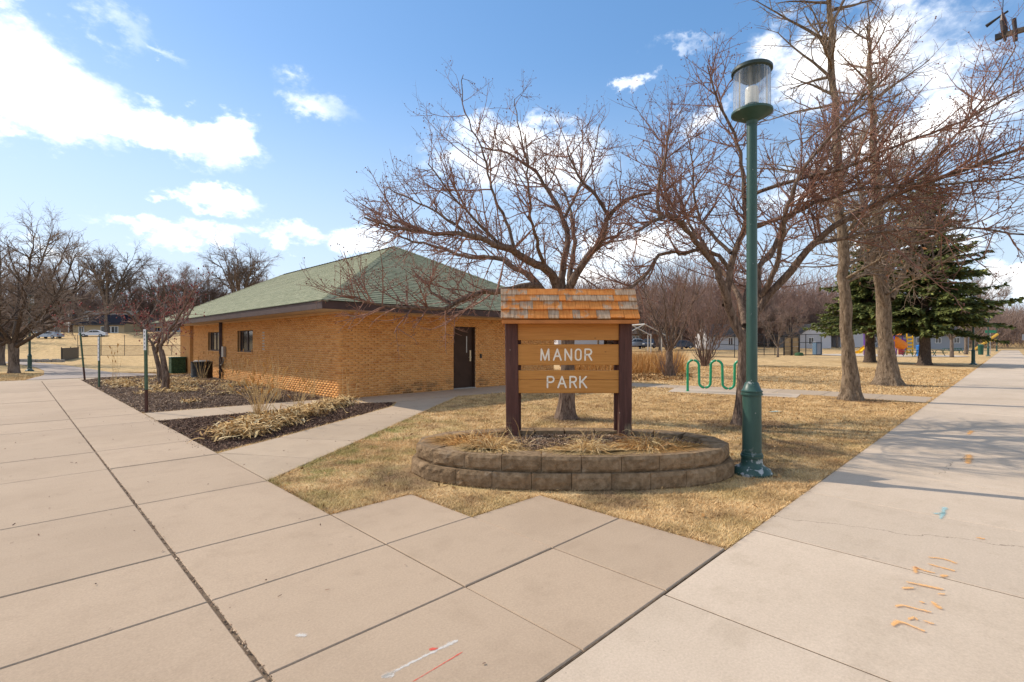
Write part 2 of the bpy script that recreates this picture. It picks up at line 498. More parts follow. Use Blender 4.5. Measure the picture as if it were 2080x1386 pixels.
# timber of the sign
t = new_mat('sign_board')
p = objc(t)
g = t.noise(t.vm('MULTIPLY', p, (1.0, 8, 22)), 2.2, 5, 0.62, 0.5)
c = t.ramp(g, [(0.3, (0.43, 0.17, 0.03)), (0.5, (0.52, 0.22, 0.042)), (0.72, (0.58, 0.26, 0.058))])
kn = t.n('TexVoronoi')
t.put(kn.inputs['Vector'], t.vm('MULTIPLY', p, (1.0, 1, 1.6)))
kn.inputs['Scale'].default_value = 2.6
c = t.mix(t.m('MULTIPLY', t.step(kn.outputs['Distance'], 0.055, 0.02), 0.6), c, (0.16, 0.06, 0.015))
setb(t, c, 0.5, g, 0.12, 0.004, spec=0.35)
t = new_mat('sign_post')
p = objc(t)
g = t.noise(t.vm('MULTIPLY', p, (9, 9, 0.8)), 3.0, 6, 0.65, 0.5)
c = t.ramp(g, [(0.3, (0.058, 0.022, 0.016)), (0.55, (0.095, 0.036, 0.026)), (0.75, (0.135, 0.056, 0.042))])
sp = t.n('SeparateXYZ')
t.put(sp.inputs[0], p)
wear = t.m('MULTIPLY', t.step(sp.outputs[2], 0.62, 0.25), t.step(t.noise(t.vm('MULTIPLY', p, (5, 5, 1)), 4.0, 4), 0.48, 0.60))
c = t.mix(t.m('MULTIPLY', wear, 0.75), c, (0.28, 0.22, 0.13))
chip = t.step(t.noise(p, 16, 4, 0.6), 0.70, 0.73)
c = t.mix(chip, c, (0.34, 0.27, 0.21))
setb(t, c, 0.6, g, 0.3, 0.006, spec=0.3)
t = new_mat('cedar_shingle')
p = objc(t)
r = orand(t)
g = t.noise(t.vm('MULTIPLY', p, (30, 3, 3)), 2.0, 4, 0.6)
stainc = t.ramp(g, [(0.3, (0.48, 0.15, 0.03)), (0.7, (0.64, 0.25, 0.06))])
greyc = t.ramp(g, [(0.3, (0.19, 0.145, 0.095)), (0.55, (0.38, 0.31, 0.22)), (0.75, (0.52, 0.44, 0.33))])
pp = t.n('VectorMath', operation='ADD')
t.put(pp.inputs[0], pos(t))
w = t.noise(pp.outputs[0], 9, 5, 0.65)
wf = t.m('MULTIPLY', t.step(t.m('ADD', w, t.m('MULTIPLY_ADD', r, 0.55, -0.40)), 0.40, 0.56), 0.8)
c = t.mix(wf, stainc, greyc)
setb(t, c, 0.8, g, 0.35, 0.006, spec=0.2)
plain('cedar_trim', (0.46, 0.165, 0.04), 0.6, 0.2, 6)
plain('letter_cream', (0.86, 0.77, 0.62), 0.6, 0.06, 20)

t = new_mat('block_face')
p = pos(t)
r = orand(t)
c = t.ramp(t.noise(p, 15, 5, 0.65), [(0.3, (0.15, 0.098, 0.055)), (0.55, (0.27, 0.185, 0.108)), (0.75, (0.37, 0.265, 0.165))])
c = t.mix(1.0, c, t.ramp(r, [(0, (0.86, 0.84, 0.82)), (1, (1.08, 1.06, 1.04))]), 'MULTIPLY')
lime = t.step(t.noise(p, 4.2, 4, 0.6), 0.62, 0.78)
c = t.mix(t.m('MULTIPLY', lime, 0.45), c, (0.42, 0.36, 0.28))
setb(t, c, 0.95, t.m('ADD', t.noise(p, 70, 4, 0.7), t.noise(p, 24, 4, 0.6)), 0.7, 0.012, spec=0.12)

def paint(name, c, thr=0.48, amt=0.8):
    t = new_mat(name)
    nt = t.nt
    tr = t.n('BsdfTransparent')
    ms = t.n('MixShader')
    p = pos(t)
    e = attr(t, 'edge')
    f = t.m('MULTIPLY', t.step(t.m('ADD', t.noise(p, 38, 4, 0.7), t.m('MULTIPLY_ADD', e, 0.55, -0.3)), thr - 0.22, thr + 0.22), amt)
    t.put(ms.inputs[0], f)
    nt.links.new(tr.outputs[0], ms.inputs[1])
    nt.links.new(t.b.outputs[0], ms.inputs[2])
    nt.links.new(ms.outputs[0], t.out.inputs[0])
    setb(t, c, 0.8, spec=0.1)
paint('paint_orange', (0.82, 0.42, 0.14), 0.48, 0.72)
paint('paint_blue', (0.30, 0.55, 0.58), 0.5, 0.6)
paint('paint_white', (0.72, 0.70, 0.65), 0.5, 0.6)
paint('paint_red', (0.75, 0.10, 0.07), 0.48, 0.75)
paint('paint_yellow', (0.62, 0.52, 0.22), 0.56, 0.4)
# ------------------------------------------------------------------ mesh helpers
def link(o, parent=None):
    col.objects.link(o)
    if parent is not None:
        o.parent = parent
    return o

def tag(o, label=None, cat=None, group=None, kind=None):
    if label: o['label'] = label
    if cat: o['category'] = cat
    if group: o['group'] = group
    if kind: o['kind'] = kind
    return o

def empty(name, loc, rz=0.0, label=None, cat=None, group=None, rot=None):
    o = bpy.data.objects.new(name, None)
    o.empty_display_size = 0.2
    o.location = loc
    o.rotation_euler = rot if rot else (0, 0, rz)
    link(o)
    return tag(o, label, cat, group)

def copy_tree(o, parent=None):
    c = o.copy()
    col.objects.link(c)
    c.parent = parent
    for ch in list(o.children):
        copy_tree(ch, c)
    return c

def mesh_np(name, V, F, mat, parent=None, smooth=False, attrs=None):
    """F: list of numpy int arrays (m,3) or (m,4); V: (n,3)"""
    me = bpy.data.meshes.new(name)
    V = np.asarray(V, dtype=np.float32)
    F = [np.asarray(f, dtype=np.int32) for f in F if len(f)]
    me.vertices.add(len(V))
    me.vertices.foreach_set('co', V.ravel())
    loops = np.concatenate([f.ravel() for f in F])
    tot = np.concatenate([np.full(len(f), f.shape[1], dtype=np.int32) for f in F])
    start = np.concatenate(([0], np.cumsum(tot)[:-1])).astype(np.int32)
    me.loops.add(len(loops))
    me.loops.foreach_set('vertex_index', loops)
    me.polygons.add(len(tot))
    me.polygons.foreach_set('loop_start', start)
    me.polygons.foreach_set('loop_total', tot)
    if smooth:
        me.polygons.foreach_set('use_smooth', np.ones(len(tot), dtype=bool))
    for k, a in (attrs or {}).items():
        at = me.attributes.new(k, 'FLOAT', 'POINT')
        at.data.foreach_set('value', np.asarray(a, dtype=np.float32))
    me.update(calc_edges=True)
    me.validate()
    if mat: me.materials.append(MATS[mat])
    o = bpy.data.objects.new(name, me)
    link(o, parent)
    return o


class MB:
    def __init__(self):
        self.v, self.f = [], []

    def add(self, vs, fs):
        b = len(self.v)
        self.v += [tuple(x) for x in vs]
        self.f += [tuple(i + b for i in f) for f in fs]
        return self

    def box(self, x0, y0, z0, x1, y1, z1, c=0.0):
        if c <= 0:
            vs = [(x, y, z) for z in (z0, z1) for (x, y) in ((x0, y0), (x1, y0), (x1, y1), (x0, y1))]
            return self.add(vs, [(3, 2, 1, 0), (4, 5, 6, 7), (0, 1, 5, 4), (1, 2, 6, 5), (2, 3, 7, 6), (3, 0, 4, 7)])
        vs, fs = [], []
        # chamfered box: three points per corner
        for sx, X in ((1, x0), (-1, x1)):
            for sy, Y in ((1, y0), (-1, y1)):
                for sz, Z in ((1, z0), (-1, z1)):
                    vs += [(X, Y + sy * c, Z + sz * c), (X + sx * c, Y, Z + sz * c), (X + sx * c, Y + sy * c, Z)]
        def i(ix, iy, iz, k): return ((ix * 2 + iy) * 2 + iz) * 3 + k
        for ix in (0, 1):
            fs.append([i(ix, 0, 0, 0), i(ix, 1, 0, 0), i(ix, 1, 1, 0), i(ix, 0, 1, 0)])
            fs.append([i(0, ix, 0, 1), i(0, ix, 1, 1), i(1, ix, 1, 1), i(1, ix, 0, 1)])
            fs.append([i(0, 0, ix, 2), i(1, 0, ix, 2), i(1, 1, ix, 2), i(0, 1, ix, 2)])
        for a in (0, 1):
            for b in (0, 1):
                fs.append([i(a, b, 0, 0), i(a, b, 1, 0), i(a, b, 1, 1), i(a, b, 0, 1)])
                fs.append([i(a, 0, b, 0), i(a, 1, b, 0), i(a, 1, b, 2), i(a, 0, b, 2)])
                fs.append([i(0, a, b, 1), i(1, a, b, 1), i(1, a, b, 2), i(0, a, b, 2)])
                for d in (0, 1):
                    fs.append([i(a, b, d, 0), i(a, b, d, 1), i(a, b, d, 2)])
        return self.add(vs, fs)

    def tube(self, pts, r, k=8, cap=True):
        pts = [Vector(p) for p in pts]
        n = len(pts)
        rs = r if hasattr(r, '__len__') else [r] * n
        vs, fs = [], []
        ref = None
        for i, p in enumerate(pts):
            d = (pts[min(i + 1, n - 1)] - pts[max(i - 1, 0)]).normalized()
            if ref is None:
                ref = Vector((0, 0, 1)) if abs(d.z) < 0.9 else Vector((1, 0, 0))
            u = d.cross(ref).normalized()
            w = d.cross(u)
            ref = -u.cross(d) if False else ref
            for j in range(k):
                a = 2 * math.pi * j / k
                vs.append(p + u * math.cos(a) * rs[i] + w * math.sin(a) * rs[i])
        for i in range(n - 1):
            for j in range(k):
                fs.append((i * k + j, i * k + (j + 1) % k, (i + 1) * k + (j + 1) % k, (i + 1) * k + j))
        if cap:
            fs.append(tuple(range(k))[::-1])
            fs.append(tuple((n - 1) * k + j for j in range(k)))
        return self.add(vs, fs)

    def lathe(self, prof, k=24, c=(0, 0, 0)):
        vs, fs = [], []
        for (r, z) in prof:
            for j in range(k):
                a = 2 * math.pi * j / k
                vs.append((c[0] + r * math.cos(a), c[1] + r * math.sin(a), c[2] + z))
        for i in range(len(prof) - 1):
            for j in range(k):
                fs.append((i * k + j, i * k + (j + 1) % k, (i + 1) * k + (j + 1) % k, (i + 1) * k + j))
        fs.append(tuple(range(k))[::-1])
        fs.append(tuple((len(prof) - 1) * k + j for j in range(k)))
        return self.add(vs, fs)

    def prism(self, poly, z0, z1):
        n = len(poly)
        vs = [(x, y, z0) for x, y in poly] + [(x, y, z1) for x, y in poly]
        fs = [tuple(range(n))[::-1], tuple(range(n, 2 * n))]
        fs += [(i, (i + 1) % n, n + (i + 1) % n, n + i) for i in range(n)]
        return self.add(vs, fs)

    def extrude(self, prof, axis, a, b):
        """profile of 2-D points swept along an axis from a to b"""
        def P(p, t):
            return {'x': (t, p[0], p[1]), 'y': (p[0], t, p[1])}[axis]
        n = len(prof)
        vs = [P(p, a) for p in prof] + [P(p, b) for p in prof]
        fs = [tuple(range(n))[::-1], tuple(range(n, 2 * n))]
        fs += [(i, (i + 1) % n, n + (i + 1) % n, n + i) for i in range(n)]
        return self.add(vs, fs)

    def build(self, name, mat, parent=None, smooth=False, label=None):
        me = bpy.data.meshes.new(name)
        me.from_pydata([tuple(v) for v in self.v], [], self.f)
        if smooth:
            me.polygons.foreach_set('use_smooth', [True] * len(me.polygons))
        import bmesh
        bm = bmesh.new()
        bm.from_mesh(me)
        bmesh.ops.recalc_face_normals(bm, faces=bm.faces)
        if smooth:
            for e in bm.edges:
                if len(e.link_faces) == 2 and e.calc_face_angle(0) > 0.7:
                    e.smooth = False
        bm.to_mesh(me)
        bm.free()
        me.materials.append(MATS[mat])
        o = bpy.data.objects.new(name, me)
        link(o, parent)
        if label: o['label'] = label
        return o


def inset(poly, c):
    """shrink a convex counter-clockwise polygon by c"""
    n = len(poly)
    area = sum(poly[i][0] * poly[(i + 1) % n][1] - poly[(i + 1) % n][0] * poly[i][1] for i in range(n))
    if area < 0:
        poly = poly[::-1]
    out = []
    for i in range(n):
        p0, p1, p2 = (Vector(poly[(i + k) % n]).to_2d() for k in (-1, 0, 1))
        d1 = (p1 - p0).normalized()
        d2 = (p2 - p1).normalized()
        n1 = Vector((-d1.y, d1.x))
        n2 = Vector((-d2.y, d2.x))
        b = n1 + n2
        k = b.dot(n1)
        out.append(tuple(p1 + b * (c / max(k, 0.25))))
    return out

def slab(poly, parent, mat, gap=0.006, z1=0.0, z0=-0.10, ch=0.006, name='slab', jit=0.003):
    a = inset(list(poly), gap)
    b = inset(a, ch)
    n = len(a)
    zz = z1 + rnd.uniform(-jit, jit)
    vs = [(x, y, z0) for x, y in a] + [(x, y, zz - ch) for x, y in a] + [(x, y, zz) for x, y in b]
    fs = [tuple(range(2 * n, 3 * n))]
    for L in (0, 1):
        fs += [(L * n + i, L * n + (i + 1) % n, (L + 1) * n + (i + 1) % n, (L + 1) * n + i) for i in range(n)]
    return MB().add(vs, fs).build(name, mat, parent)

def sm(a, b, x):
    t = np.clip((np.asarray(x, dtype=float) - a) / (b - a), 0, 1)
    return t * t * (3 - 2 * t)

def in_poly(X, Y, poly):
    r = np.zeros(X.shape, dtype=bool)
    n = len(poly)
    for i in range(n):
        x0, y0 = poly[i]
        x1, y1 = poly[(i + 1) % n]
        if y0 == y1:
            continue
        c = ((y0 > Y) != (y1 > Y)) & (X < (x1 - x0) * (Y - y0) / (y1 - y0) + x0)
        r ^= c
    return r

# ------------------------------------------------------------------ terrain
def ground_z(X, Y):
    X = np.asarray(X, dtype=float)
    Y = np.asarray(Y, dtype=float)
    d = (X + Y) / S2
    l = (X - Y) / S2
    k = l / np.maximum(np.abs(d), 1.0)
    front = sm(5, 20, d)
    wl = sm(-0.05, -0.4, k) * front
    zl = -0.25 * sm(28.5, 40, Y) + 2.75 * sm(76, 101, d) + 1.6 * sm(100, 114, d) + 2.5 * sm(118, 220, d)
    wr = (1 - wl) * front
    far_r = sm(0.93, 0.70, k)
    zr = far_r * (0.9 * sm(66, 110, d) + 2.0 * sm(110, 200, d)) + (1 - far_r) * 5.2 * sm(108, 165, d)
    mound = 0.34 * np.exp(-(((d - 40) / 9.0) ** 2 + ((l - 17.5) / 8.0) ** 2)) + 0.16 * np.exp(-(((d - 27) / 5.0) ** 2 + ((l - 14) / 5.0) ** 2))
    lump = 0.007 * np.sin(X * 0.9 + 1.3) * np.sin(Y * 0.8 + 0.4) * sm(10, 25, d) * sm(2.0, 4.0, Y)
    mound = mound * sm(1.9, 6.0, Y)
    return -0.012 + wl * zl + wr * (zr + mound) + lump

def gz(x, y):
    return float(ground_z(np.array(x), np.array(y)))

nr, na = 110, 200
rad = np.concatenate(([0.0], np.geomspace(0.6, 2200, nr)))
ang = np.linspace(0, 2 * np.pi, na, endpoint=False)
rr, aa = np.meshgrid(rad, ang, indexing='ij')
gx, gy = 3 + rr * np.cos(aa), 3 + rr * np.sin(aa)
gzv = ground_z(gx, gy)
V = np.stack([gx, gy, gzv], -1).reshape(-1, 3)
ii, jj = np.meshgrid(np.arange(nr), np.arange(na), indexing='ij')
F = np.stack([ii * na + jj, (ii + 1) * na + jj, (ii + 1) * na + (jj + 1) % na, ii * na + (jj + 1) % na], -1).reshape(-1, 4)
g = mesh_np('ground', V, [F], 'turf_ground', smooth=True)
tag(g, 'dormant tan park lawn reaching to the far houses', 'lawn', kind='structure')

# ------------------------------------------------------------------ paving
def bed(name, polys, label, cat, z=-0.008, mat='joint_dirt'):
    m = MB()
    for p in polys:
        n = len(p)
        m.add([(x, y, z) for x, y in p], [tuple(range(n))])
    o = m.build(name, mat)
    return tag(o, label, cat, kind='structure')

PAVED = []                      # polygons kept free of lawn
YJ = [1.529, 2.46, 3.41, 4.36, 5.93, 7.85, 9.22, 10.65, 12.08, 13.5, 15.0, 16.5, 18.2, 20.0, 22.0, 24.0, 26.0, 27.75]
XL = 0.84
XR = 2.04
plaza = bed('plaza', [[(-2.6, 1.5), (XR, 1.5), (XR, 27.75), (-2.6, 27.75)], [(XR, 1.5), (3.80, 1.5), (3.80, 2.46), (XR, 2.46)],
                      [(XR, 2.46), (3.80, 2.46), (3.80, 3.41), (XR, 3.41)], [(XR, 3.41), (2.9, 3.41), (2.9, 4.36), (XR, 4.36)]],
            'tan concrete plaza of square slabs with dark joints in the foreground', 'plaza')
PAVED += [[(-9, -9), (XR, -9), (XR, 27.75), (-9, 27.75)], [(XR, -9), (3.80, -9), (3.80, 3.41), (XR, 3.41)], [(XR, 3.3), (2.9, 3.3), (2.9, 4.36), (XR, 4.36)]]
def rect(x0, y0, x1, y1): return [(x0, y0), (x1, y0), (x1, y1), (x0, y1)]
for i in range(len(YJ) - 1):
    g_ = 0.005 if i < 5 else 0.004
    slab([(-0.7, YJ[i]), (XL - 0.006, YJ[i]), (XL - 0.006, YJ[i + 1]), (-0.7, YJ[i + 1])], plaza, 'concrete_plaza', g_)
    slab([(-2.6, YJ[i]), (-0.7, YJ[i]), (-0.7, YJ[i + 1]), (-2.6, YJ[i + 1])], plaza, 'concrete_plaza', g_)
    slab([(XL + 0.006, YJ[i]), (XR, YJ[i]), (XR, YJ[i + 1]), (XL + 0.006, YJ[i + 1])], plaza, 'concrete_plaza', g_)
for (x0, y0, x1, y1) in ((XR, YJ[0], 2.9, YJ[1]), (2.9, YJ[0], 3.81, YJ[1]), (XR, YJ[1], 2.9, YJ[2]), (2.9, YJ[1], 3.81, YJ[2]), (XR, YJ[2], 2.9, YJ[3])):
    slab(rect(x0, y0, x1, y1), plaza, 'concrete_plaza', 0.0048)

YS = 1.525
sw = bed('sidewalk', [[(-6, -1.05), (150, -1.05), (150, YS), (-6, YS)]], 'pale concrete sidewalk running away along the right edge', 'sidewalk')
PAVED.append([(-9, -9), (160, -9), (160, YS), (-9, YS)])
xj = [-4.6, -3.1, -1.62, -0.14, 1.35, 2.85, 4.36, 5.87]
while xj[-1] < 149:
    xj.append(xj[-1] + (1.52 if xj[-1] < 60 else 4.56))
for i in range(len(xj) - 1):
    slab(rect(xj[i], -1.05, xj[i + 1], YS), sw, 'concrete_walk', 0.0055 if i < 9 else 0.004, z1=-0.004, name='slab')

# entrance walk, from the plaza to the door
ew_lo = [(2.04, 5.93), (2.90, 6.58), (3.88, 7.33), (4.96, 8.16), (6.10, 9.04), (7.3, 9.96), (8.4, 10.80), (9.2, 11.40)]
ew_hi = [(2.04, 7.90), (2.06, 7.92), (3.08, 8.50), (4.26, 9.24), (5.42, 9.98), (6.62, 10.75), (7.15, 11.45), (8.1, 11.55)]
ew = bed('entrance_walk', [[ew_lo[i], ew_lo[i + 1], ew_hi[i + 1], ew_hi[i]] for i in range(7)], 'diagonal concrete walk from the plaza to the brown door', 'walkway')
PAVED.append(ew_lo + ew_hi[::-1])
slab([ew_lo[0], ew_lo[1], ew_hi[0]], ew, 'concrete_old', 0.005)
for i in range(1, 7):
    slab([ew_lo[i], ew_lo[i + 1], ew_hi[i + 1], ew_hi[i]], ew, 'concrete_old', 0.005)

# walk along the front wall and on to the sidewalk
fw_lo = [(2.05, 12.08), (3.5, 12.07), (4.9, 12.06), (5.95, 12.05), (7.16, 11.48), (8.15, 11.58), (9.2, 11.43), (10.7, 11.30), (12.2, 11.2), (13.7, 11.0), (14.8, 10.5)]
fw_hi = [(2.05, 13.62), (3.5, 13.55), (4.9, 13.5), (6.38, 13.4), (7.16, 13.14), (8.15, 13.14), (9.2, 13.14), (10.7, 13.14), (12.2, 13.14), (13.7, 13.14), (15.6, 13.14)]
fw = bed('building_walk', [[fw_lo[i], fw_lo[i + 1], fw_hi[i + 1], fw_hi[i]] for i in range(10)], 'narrow concrete walk along the foot of the brick front wall', 'walkway')
PAVED.append(fw_lo + fw_hi[::-1])
for i in range(10):
    slab([fw_lo[i], fw_lo[i + 1], fw_hi[i + 1], fw_hi[i]], fw, 'concrete_old', 0.005, z1=-0.003)
sp_a = [(14.8, 10.5), (15.75, 9.5), (16.15, 8.2), (16.5, 6.7), (16.75, 5.3), (16.85, 4.0), (16.85, 2.7), (16.8, 1.53)]
sp_b = [(15.7, 13.1), (17.0, 10.7), (17.35, 8.6), (17.8, 6.9), (18.35, 5.4), (18.6, 4.1), (18.62, 2.7), (18.6, 1.53)]
sp_ = bed('cross_path', [[sp_a[i], sp_a[i + 1], sp_b[i + 1], sp_b[i]] for i in range(7)], 'concrete cross path behind the bike rack meeting the sidewalk', 'path')
PAVED.append(sp_a + sp_b[::-1])
for i in range(7):
    slab([sp_a[i], sp_a[i + 1], sp_b[i + 1], sp_b[i]], sp_, 'concrete_old', 0.005, z1=-0.002)
pad = [(14.75, 7.75), (15.7, 4.3), (16.84, 4.5), (16.45, 6.75), (16.1, 8.2)]
pd = bed('bike_pad', [pad], 'pale concrete pad under the green bike rack', 'pad')
slab(pad, pd, 'concrete_walk', 0.004, z1=0.002)
PAVED.append(pad)
# end-of-plaza walk to the porch and the asphalt trail
pw = [(2.05, 27.75), (8.0, 27.75), (8.0, 29.2), (-2.6, 29.2), (-2.6, 27.75)]
left = [(0.4, 28.9), (0.9, 33), (1.25, 38), (1.45, 44), (1.2, 51), (0.5, 58), (-0.7, 64), (-4, 70), (-10, 76)]
right = [(5.4, 28.9), (4.9, 33), (4.3, 38), (3.9, 44), (3.3, 51), (2.4, 58), (1.1, 65), (-2.4, 72), (-9, 78.5)]
trail = MB()
N_ = 40
def along(P, t):
    s = t * (len(P) - 1)
    i = min(int(s), len(P) - 2)
    f = s - i
    return (P[i][0] * (1 - f) + P[i + 1][0] * f, P[i][1] * (1 - f) + P[i + 1][1] * f)
vs, fs = [], []
for i in range(N_ + 1):
    for P in (left, right):
        x, y = along(P, i / N_)
        vs.append((x, y, gz(x, y) + 0.03))
    if i: fs.append((2 * i - 2, 2 * i - 1, 2 * i + 1, 2 * i))
trail.add(vs, fs)
tro = trail.build('trail', 'asphalt')
tag(tro, 'pale asphalt trail winding off beyond the end of the plaza', 'path', kind='structure')
PAVED.append(left + right[::-1])
pwo = bed('porch_walk', [pw], 'thin concrete strip across the far end of the plaza', 'walkway')
slab([(2.05, 27.76), (8.0, 27.76), (8.0, 28.9), (2.05, 28.9)], pwo, 'concrete_old', 0.004)
slab([(-2.6, 27.76), (2.05, 27.76), (2.05, 28.9), (-2.6, 28.9)], pwo, 'concrete_old', 0.004)
PAVED.append(pw)

# ------------------------------------------------------------------ mulch beds
BED_A = [(2.05, 8.0), (3.08, 8.56), (4.26, 9.30), (5.42, 10.04), (6.62, 10.82), (7.12, 11.44), (5.95, 12.0), (2.05, 12.02)]
BED_B = [(2.05, 13.66), (6.38, 13.45), (6.38, 27.72), (2.05, 27.72)]
PAVED += [BED_A, BED_B, rect(6.3, 13.1, 15.7, 34)]

def scatter(poly, dens, seed):
    rg = np.random.default_rng(seed)
    P = np.array(poly)
    lo, hi = P.min(0), P.max(0)
    n = int((hi - lo).prod() * dens)
    X = rg.uniform(lo[0], hi[0], n)
    Y = rg.uniform(lo[1], hi[1], n)
    k = in_poly(X, Y, poly)
    return X[k], Y[k], rg

def bed_z(poly, X, Y, h):
    """low crown: height grows with distance from the outline"""
    dmin = np.full(X.shape, 9.0)
    n = len(poly)
    for i in range(n):
        a = np.array(poly[i]); b = np.array(poly[(i + 1) % n])
        ab = b - a
        t = np.clip(((X - a[0]) * ab[0] + (Y - a[1]) * ab[1]) / (ab @ ab), 0, 1)
        dmin = np.minimum(dmin, np.hypot(X - a[0] - t * ab[0], Y - a[1] - t * ab[1]))
    return -0.008 + h * sm(0, 0.7, dmin) + 0.012 * np.sin(X * 5) * np.sin(Y * 4.4) * sm(0, 0.4, dmin)

def chips(name, X, Y, Z, rg, mat, parent=None, L=(0.025, 0.07), W=(0.006, 0.016), tilt=0.5):
    n = len(X)
    az_ = rg.uniform(0, 2 * np.pi, n)
    tl = rg.normal(0, tilt, n)
    ln = rg.uniform(L[0], L[1], n) / 2
    wd = rg.uniform(W[0], W[1], n) / 2
    D = np.stack([np.cos(az_) * np.cos(tl), np.sin(az_) * np.cos(tl), np.sin(tl)], -1)
    ro = rg.normal(0, 0.6, n)
    Nn = np.stack([-np.sin(az_) * np.cos(ro), np.cos(az_) * np.cos(ro), np.sin(ro)], -1)
    U = np.cross(D, Nn)
    C = np.stack([X, Y, Z + 0.006], -1)
    th = wd * 0.45
    q = [C - D * ln[:, None] - Nn * wd[:, None], C + D * ln[:, None] - Nn * wd[:, None] * 0.8, C + D * ln[:, None] + Nn * wd[:, None], C - D * ln[:, None] * 0.9 + Nn * wd[:, None], C + U * th[:, None] * np.sign(U[:, 2:3] + 1e-6)]
    Vv = np.stack(q, 1).reshape(-1, 3)
    b = np.arange(n) * 5
    T3 = np.concatenate([np.stack([b, b + 1, b + 4], -1), np.stack([b + 1, b + 2, b + 4], -1), np.stack([b + 2, b + 3, b + 4], -1), np.stack([b + 3, b, b + 4], -1)])
    return mesh_np(name, Vv, [T3], mat, parent, attrs={'rnd': np.repeat(rg.uniform(0, 1, n), 5)})

def mulch(name, poly, h, dens_fn, seed, label, mat):
    P = np.array(poly)
    lo, hi = P.min(0), P.max(0)
    st = 0.12
    xs = np.arange(lo[0] - st, hi[0] + st, st)
    ys = np.arange(lo[1] - st, hi[1] + st, st)
    X, Y = np.meshgrid(xs, ys, indexing='ij')
    ins = in_poly(X, Y, poly)
    Z = np.where(ins, bed_z(poly, X, Y, h), -0.03)
    nx, ny = X.shape
    a, b = np.meshgrid(np.arange(nx - 1), np.arange(ny - 1), indexing='ij')
    Fq = np.stack([a * ny + b, (a + 1) * ny + b, (a + 1) * ny + b + 1, a * ny + b + 1], -1).reshape(-1, 4)
    keep = ins.ravel()[Fq].any(1)
    base = mesh_np(name, np.stack([X, Y, Z], -1).reshape(-1, 3), [Fq[keep]], 'mulch_bed', smooth=True)
    tag(base, label, 'mulch bed', kind='structure')
    Xc, Yc, rg = scatter(poly, dens_fn[0], seed)
    dd = (Xc + Yc) / S2
    k = rg.uniform(0, 1, len(Xc)) < np.clip(dens_fn[1] / np.maximum(dd, 1), 0.05, 1)
    Xc, Yc = Xc[k], Yc[k]
    sc_ = np.clip(((Xc + Yc) / S2) / 9.0, 0.9, 2.0)
    o = chips('mulch_chips', Xc, Yc, bed_z(poly, Xc, Yc, h), rg, mat, base)
    o['kind'] = 'stuff'
    return base

mulch('mulch_bed', BED_A, 0.06, (1700, 9.0), 3, 'triangular bed of dark brown mulch between the two walks', 'mulch_chip_dark')
mulch('mulch_bed', BED_B, 0.10, (900, 10.0), 4, 'long mulch bed beside the brick wall under the small trees', 'mulch_chip_grey')
# chips spilled over the edge of the plaza
rg = np.random.default_rng(12)
Yc = rg.uniform(8.2, 13.0, 160); Xc = 2.05 - np.abs(rg.normal(0, 0.07, 160))
Yc2 = rg.uniform(1.6, 15, 90); Xc2 = rg.uniform(-0.4, 2.0, 90)
X3 = rg.uniform(2, 7, 60); Y3 = ew_lo[0][1] + (X3 - 2.04) * 0.765 + rg.uniform(0.1, 1.2, 60)
o = chips('wood_debris', np.concatenate([Xc, Xc2, X3]), np.concatenate([Yc, Yc2, Y3]), np.zeros(310) + 0.002, rg, 'mulch_chip_dark', tilt=0.15, L=(0.008, 0.03), W=(0.003, 0.010))
tag(chips('joint_debris', XL + rg.normal(0, 0.006, 900), 1.6 + 26 * rg.uniform(0, 1, 900) ** 1.6, np.full(900, -0.006), rg, 'mulch_chip_grey', tilt=0.3, L=(0.006, 0.022), W=(0.004, 0.010)),
    'dirt and leaf crumbs packed in the long plaza joint', 'debris', kind='stuff')
tag(o, 'stray mulch chips and twig bits scattered over the plaza slabs', 'debris', kind='stuff')

# ------------------------------------------------------------------ lawn blades
PL_C = (4.94, 3.90)              # planter centre; long axis runs across the view
PR, PD = 1.98, 0.99
def planter_uv(X, Y):
    dx, dy = X - PL_C[0], Y - PL_C[1]
    return (dx - dy) / S2, (dx + dy) / S2

def lawn_mask(X, Y):
    m = np.ones(X.shape, dtype=bool)
    for p in PAVED:
        m &= ~in_poly(X, Y, p)
    u, v = planter_uv(X, Y)
    m &= (np.abs(u / (PR - 0.03)) ** 2.3 + np.abs(v / (PD - 0.03)) ** 2.3) > 1
    return m

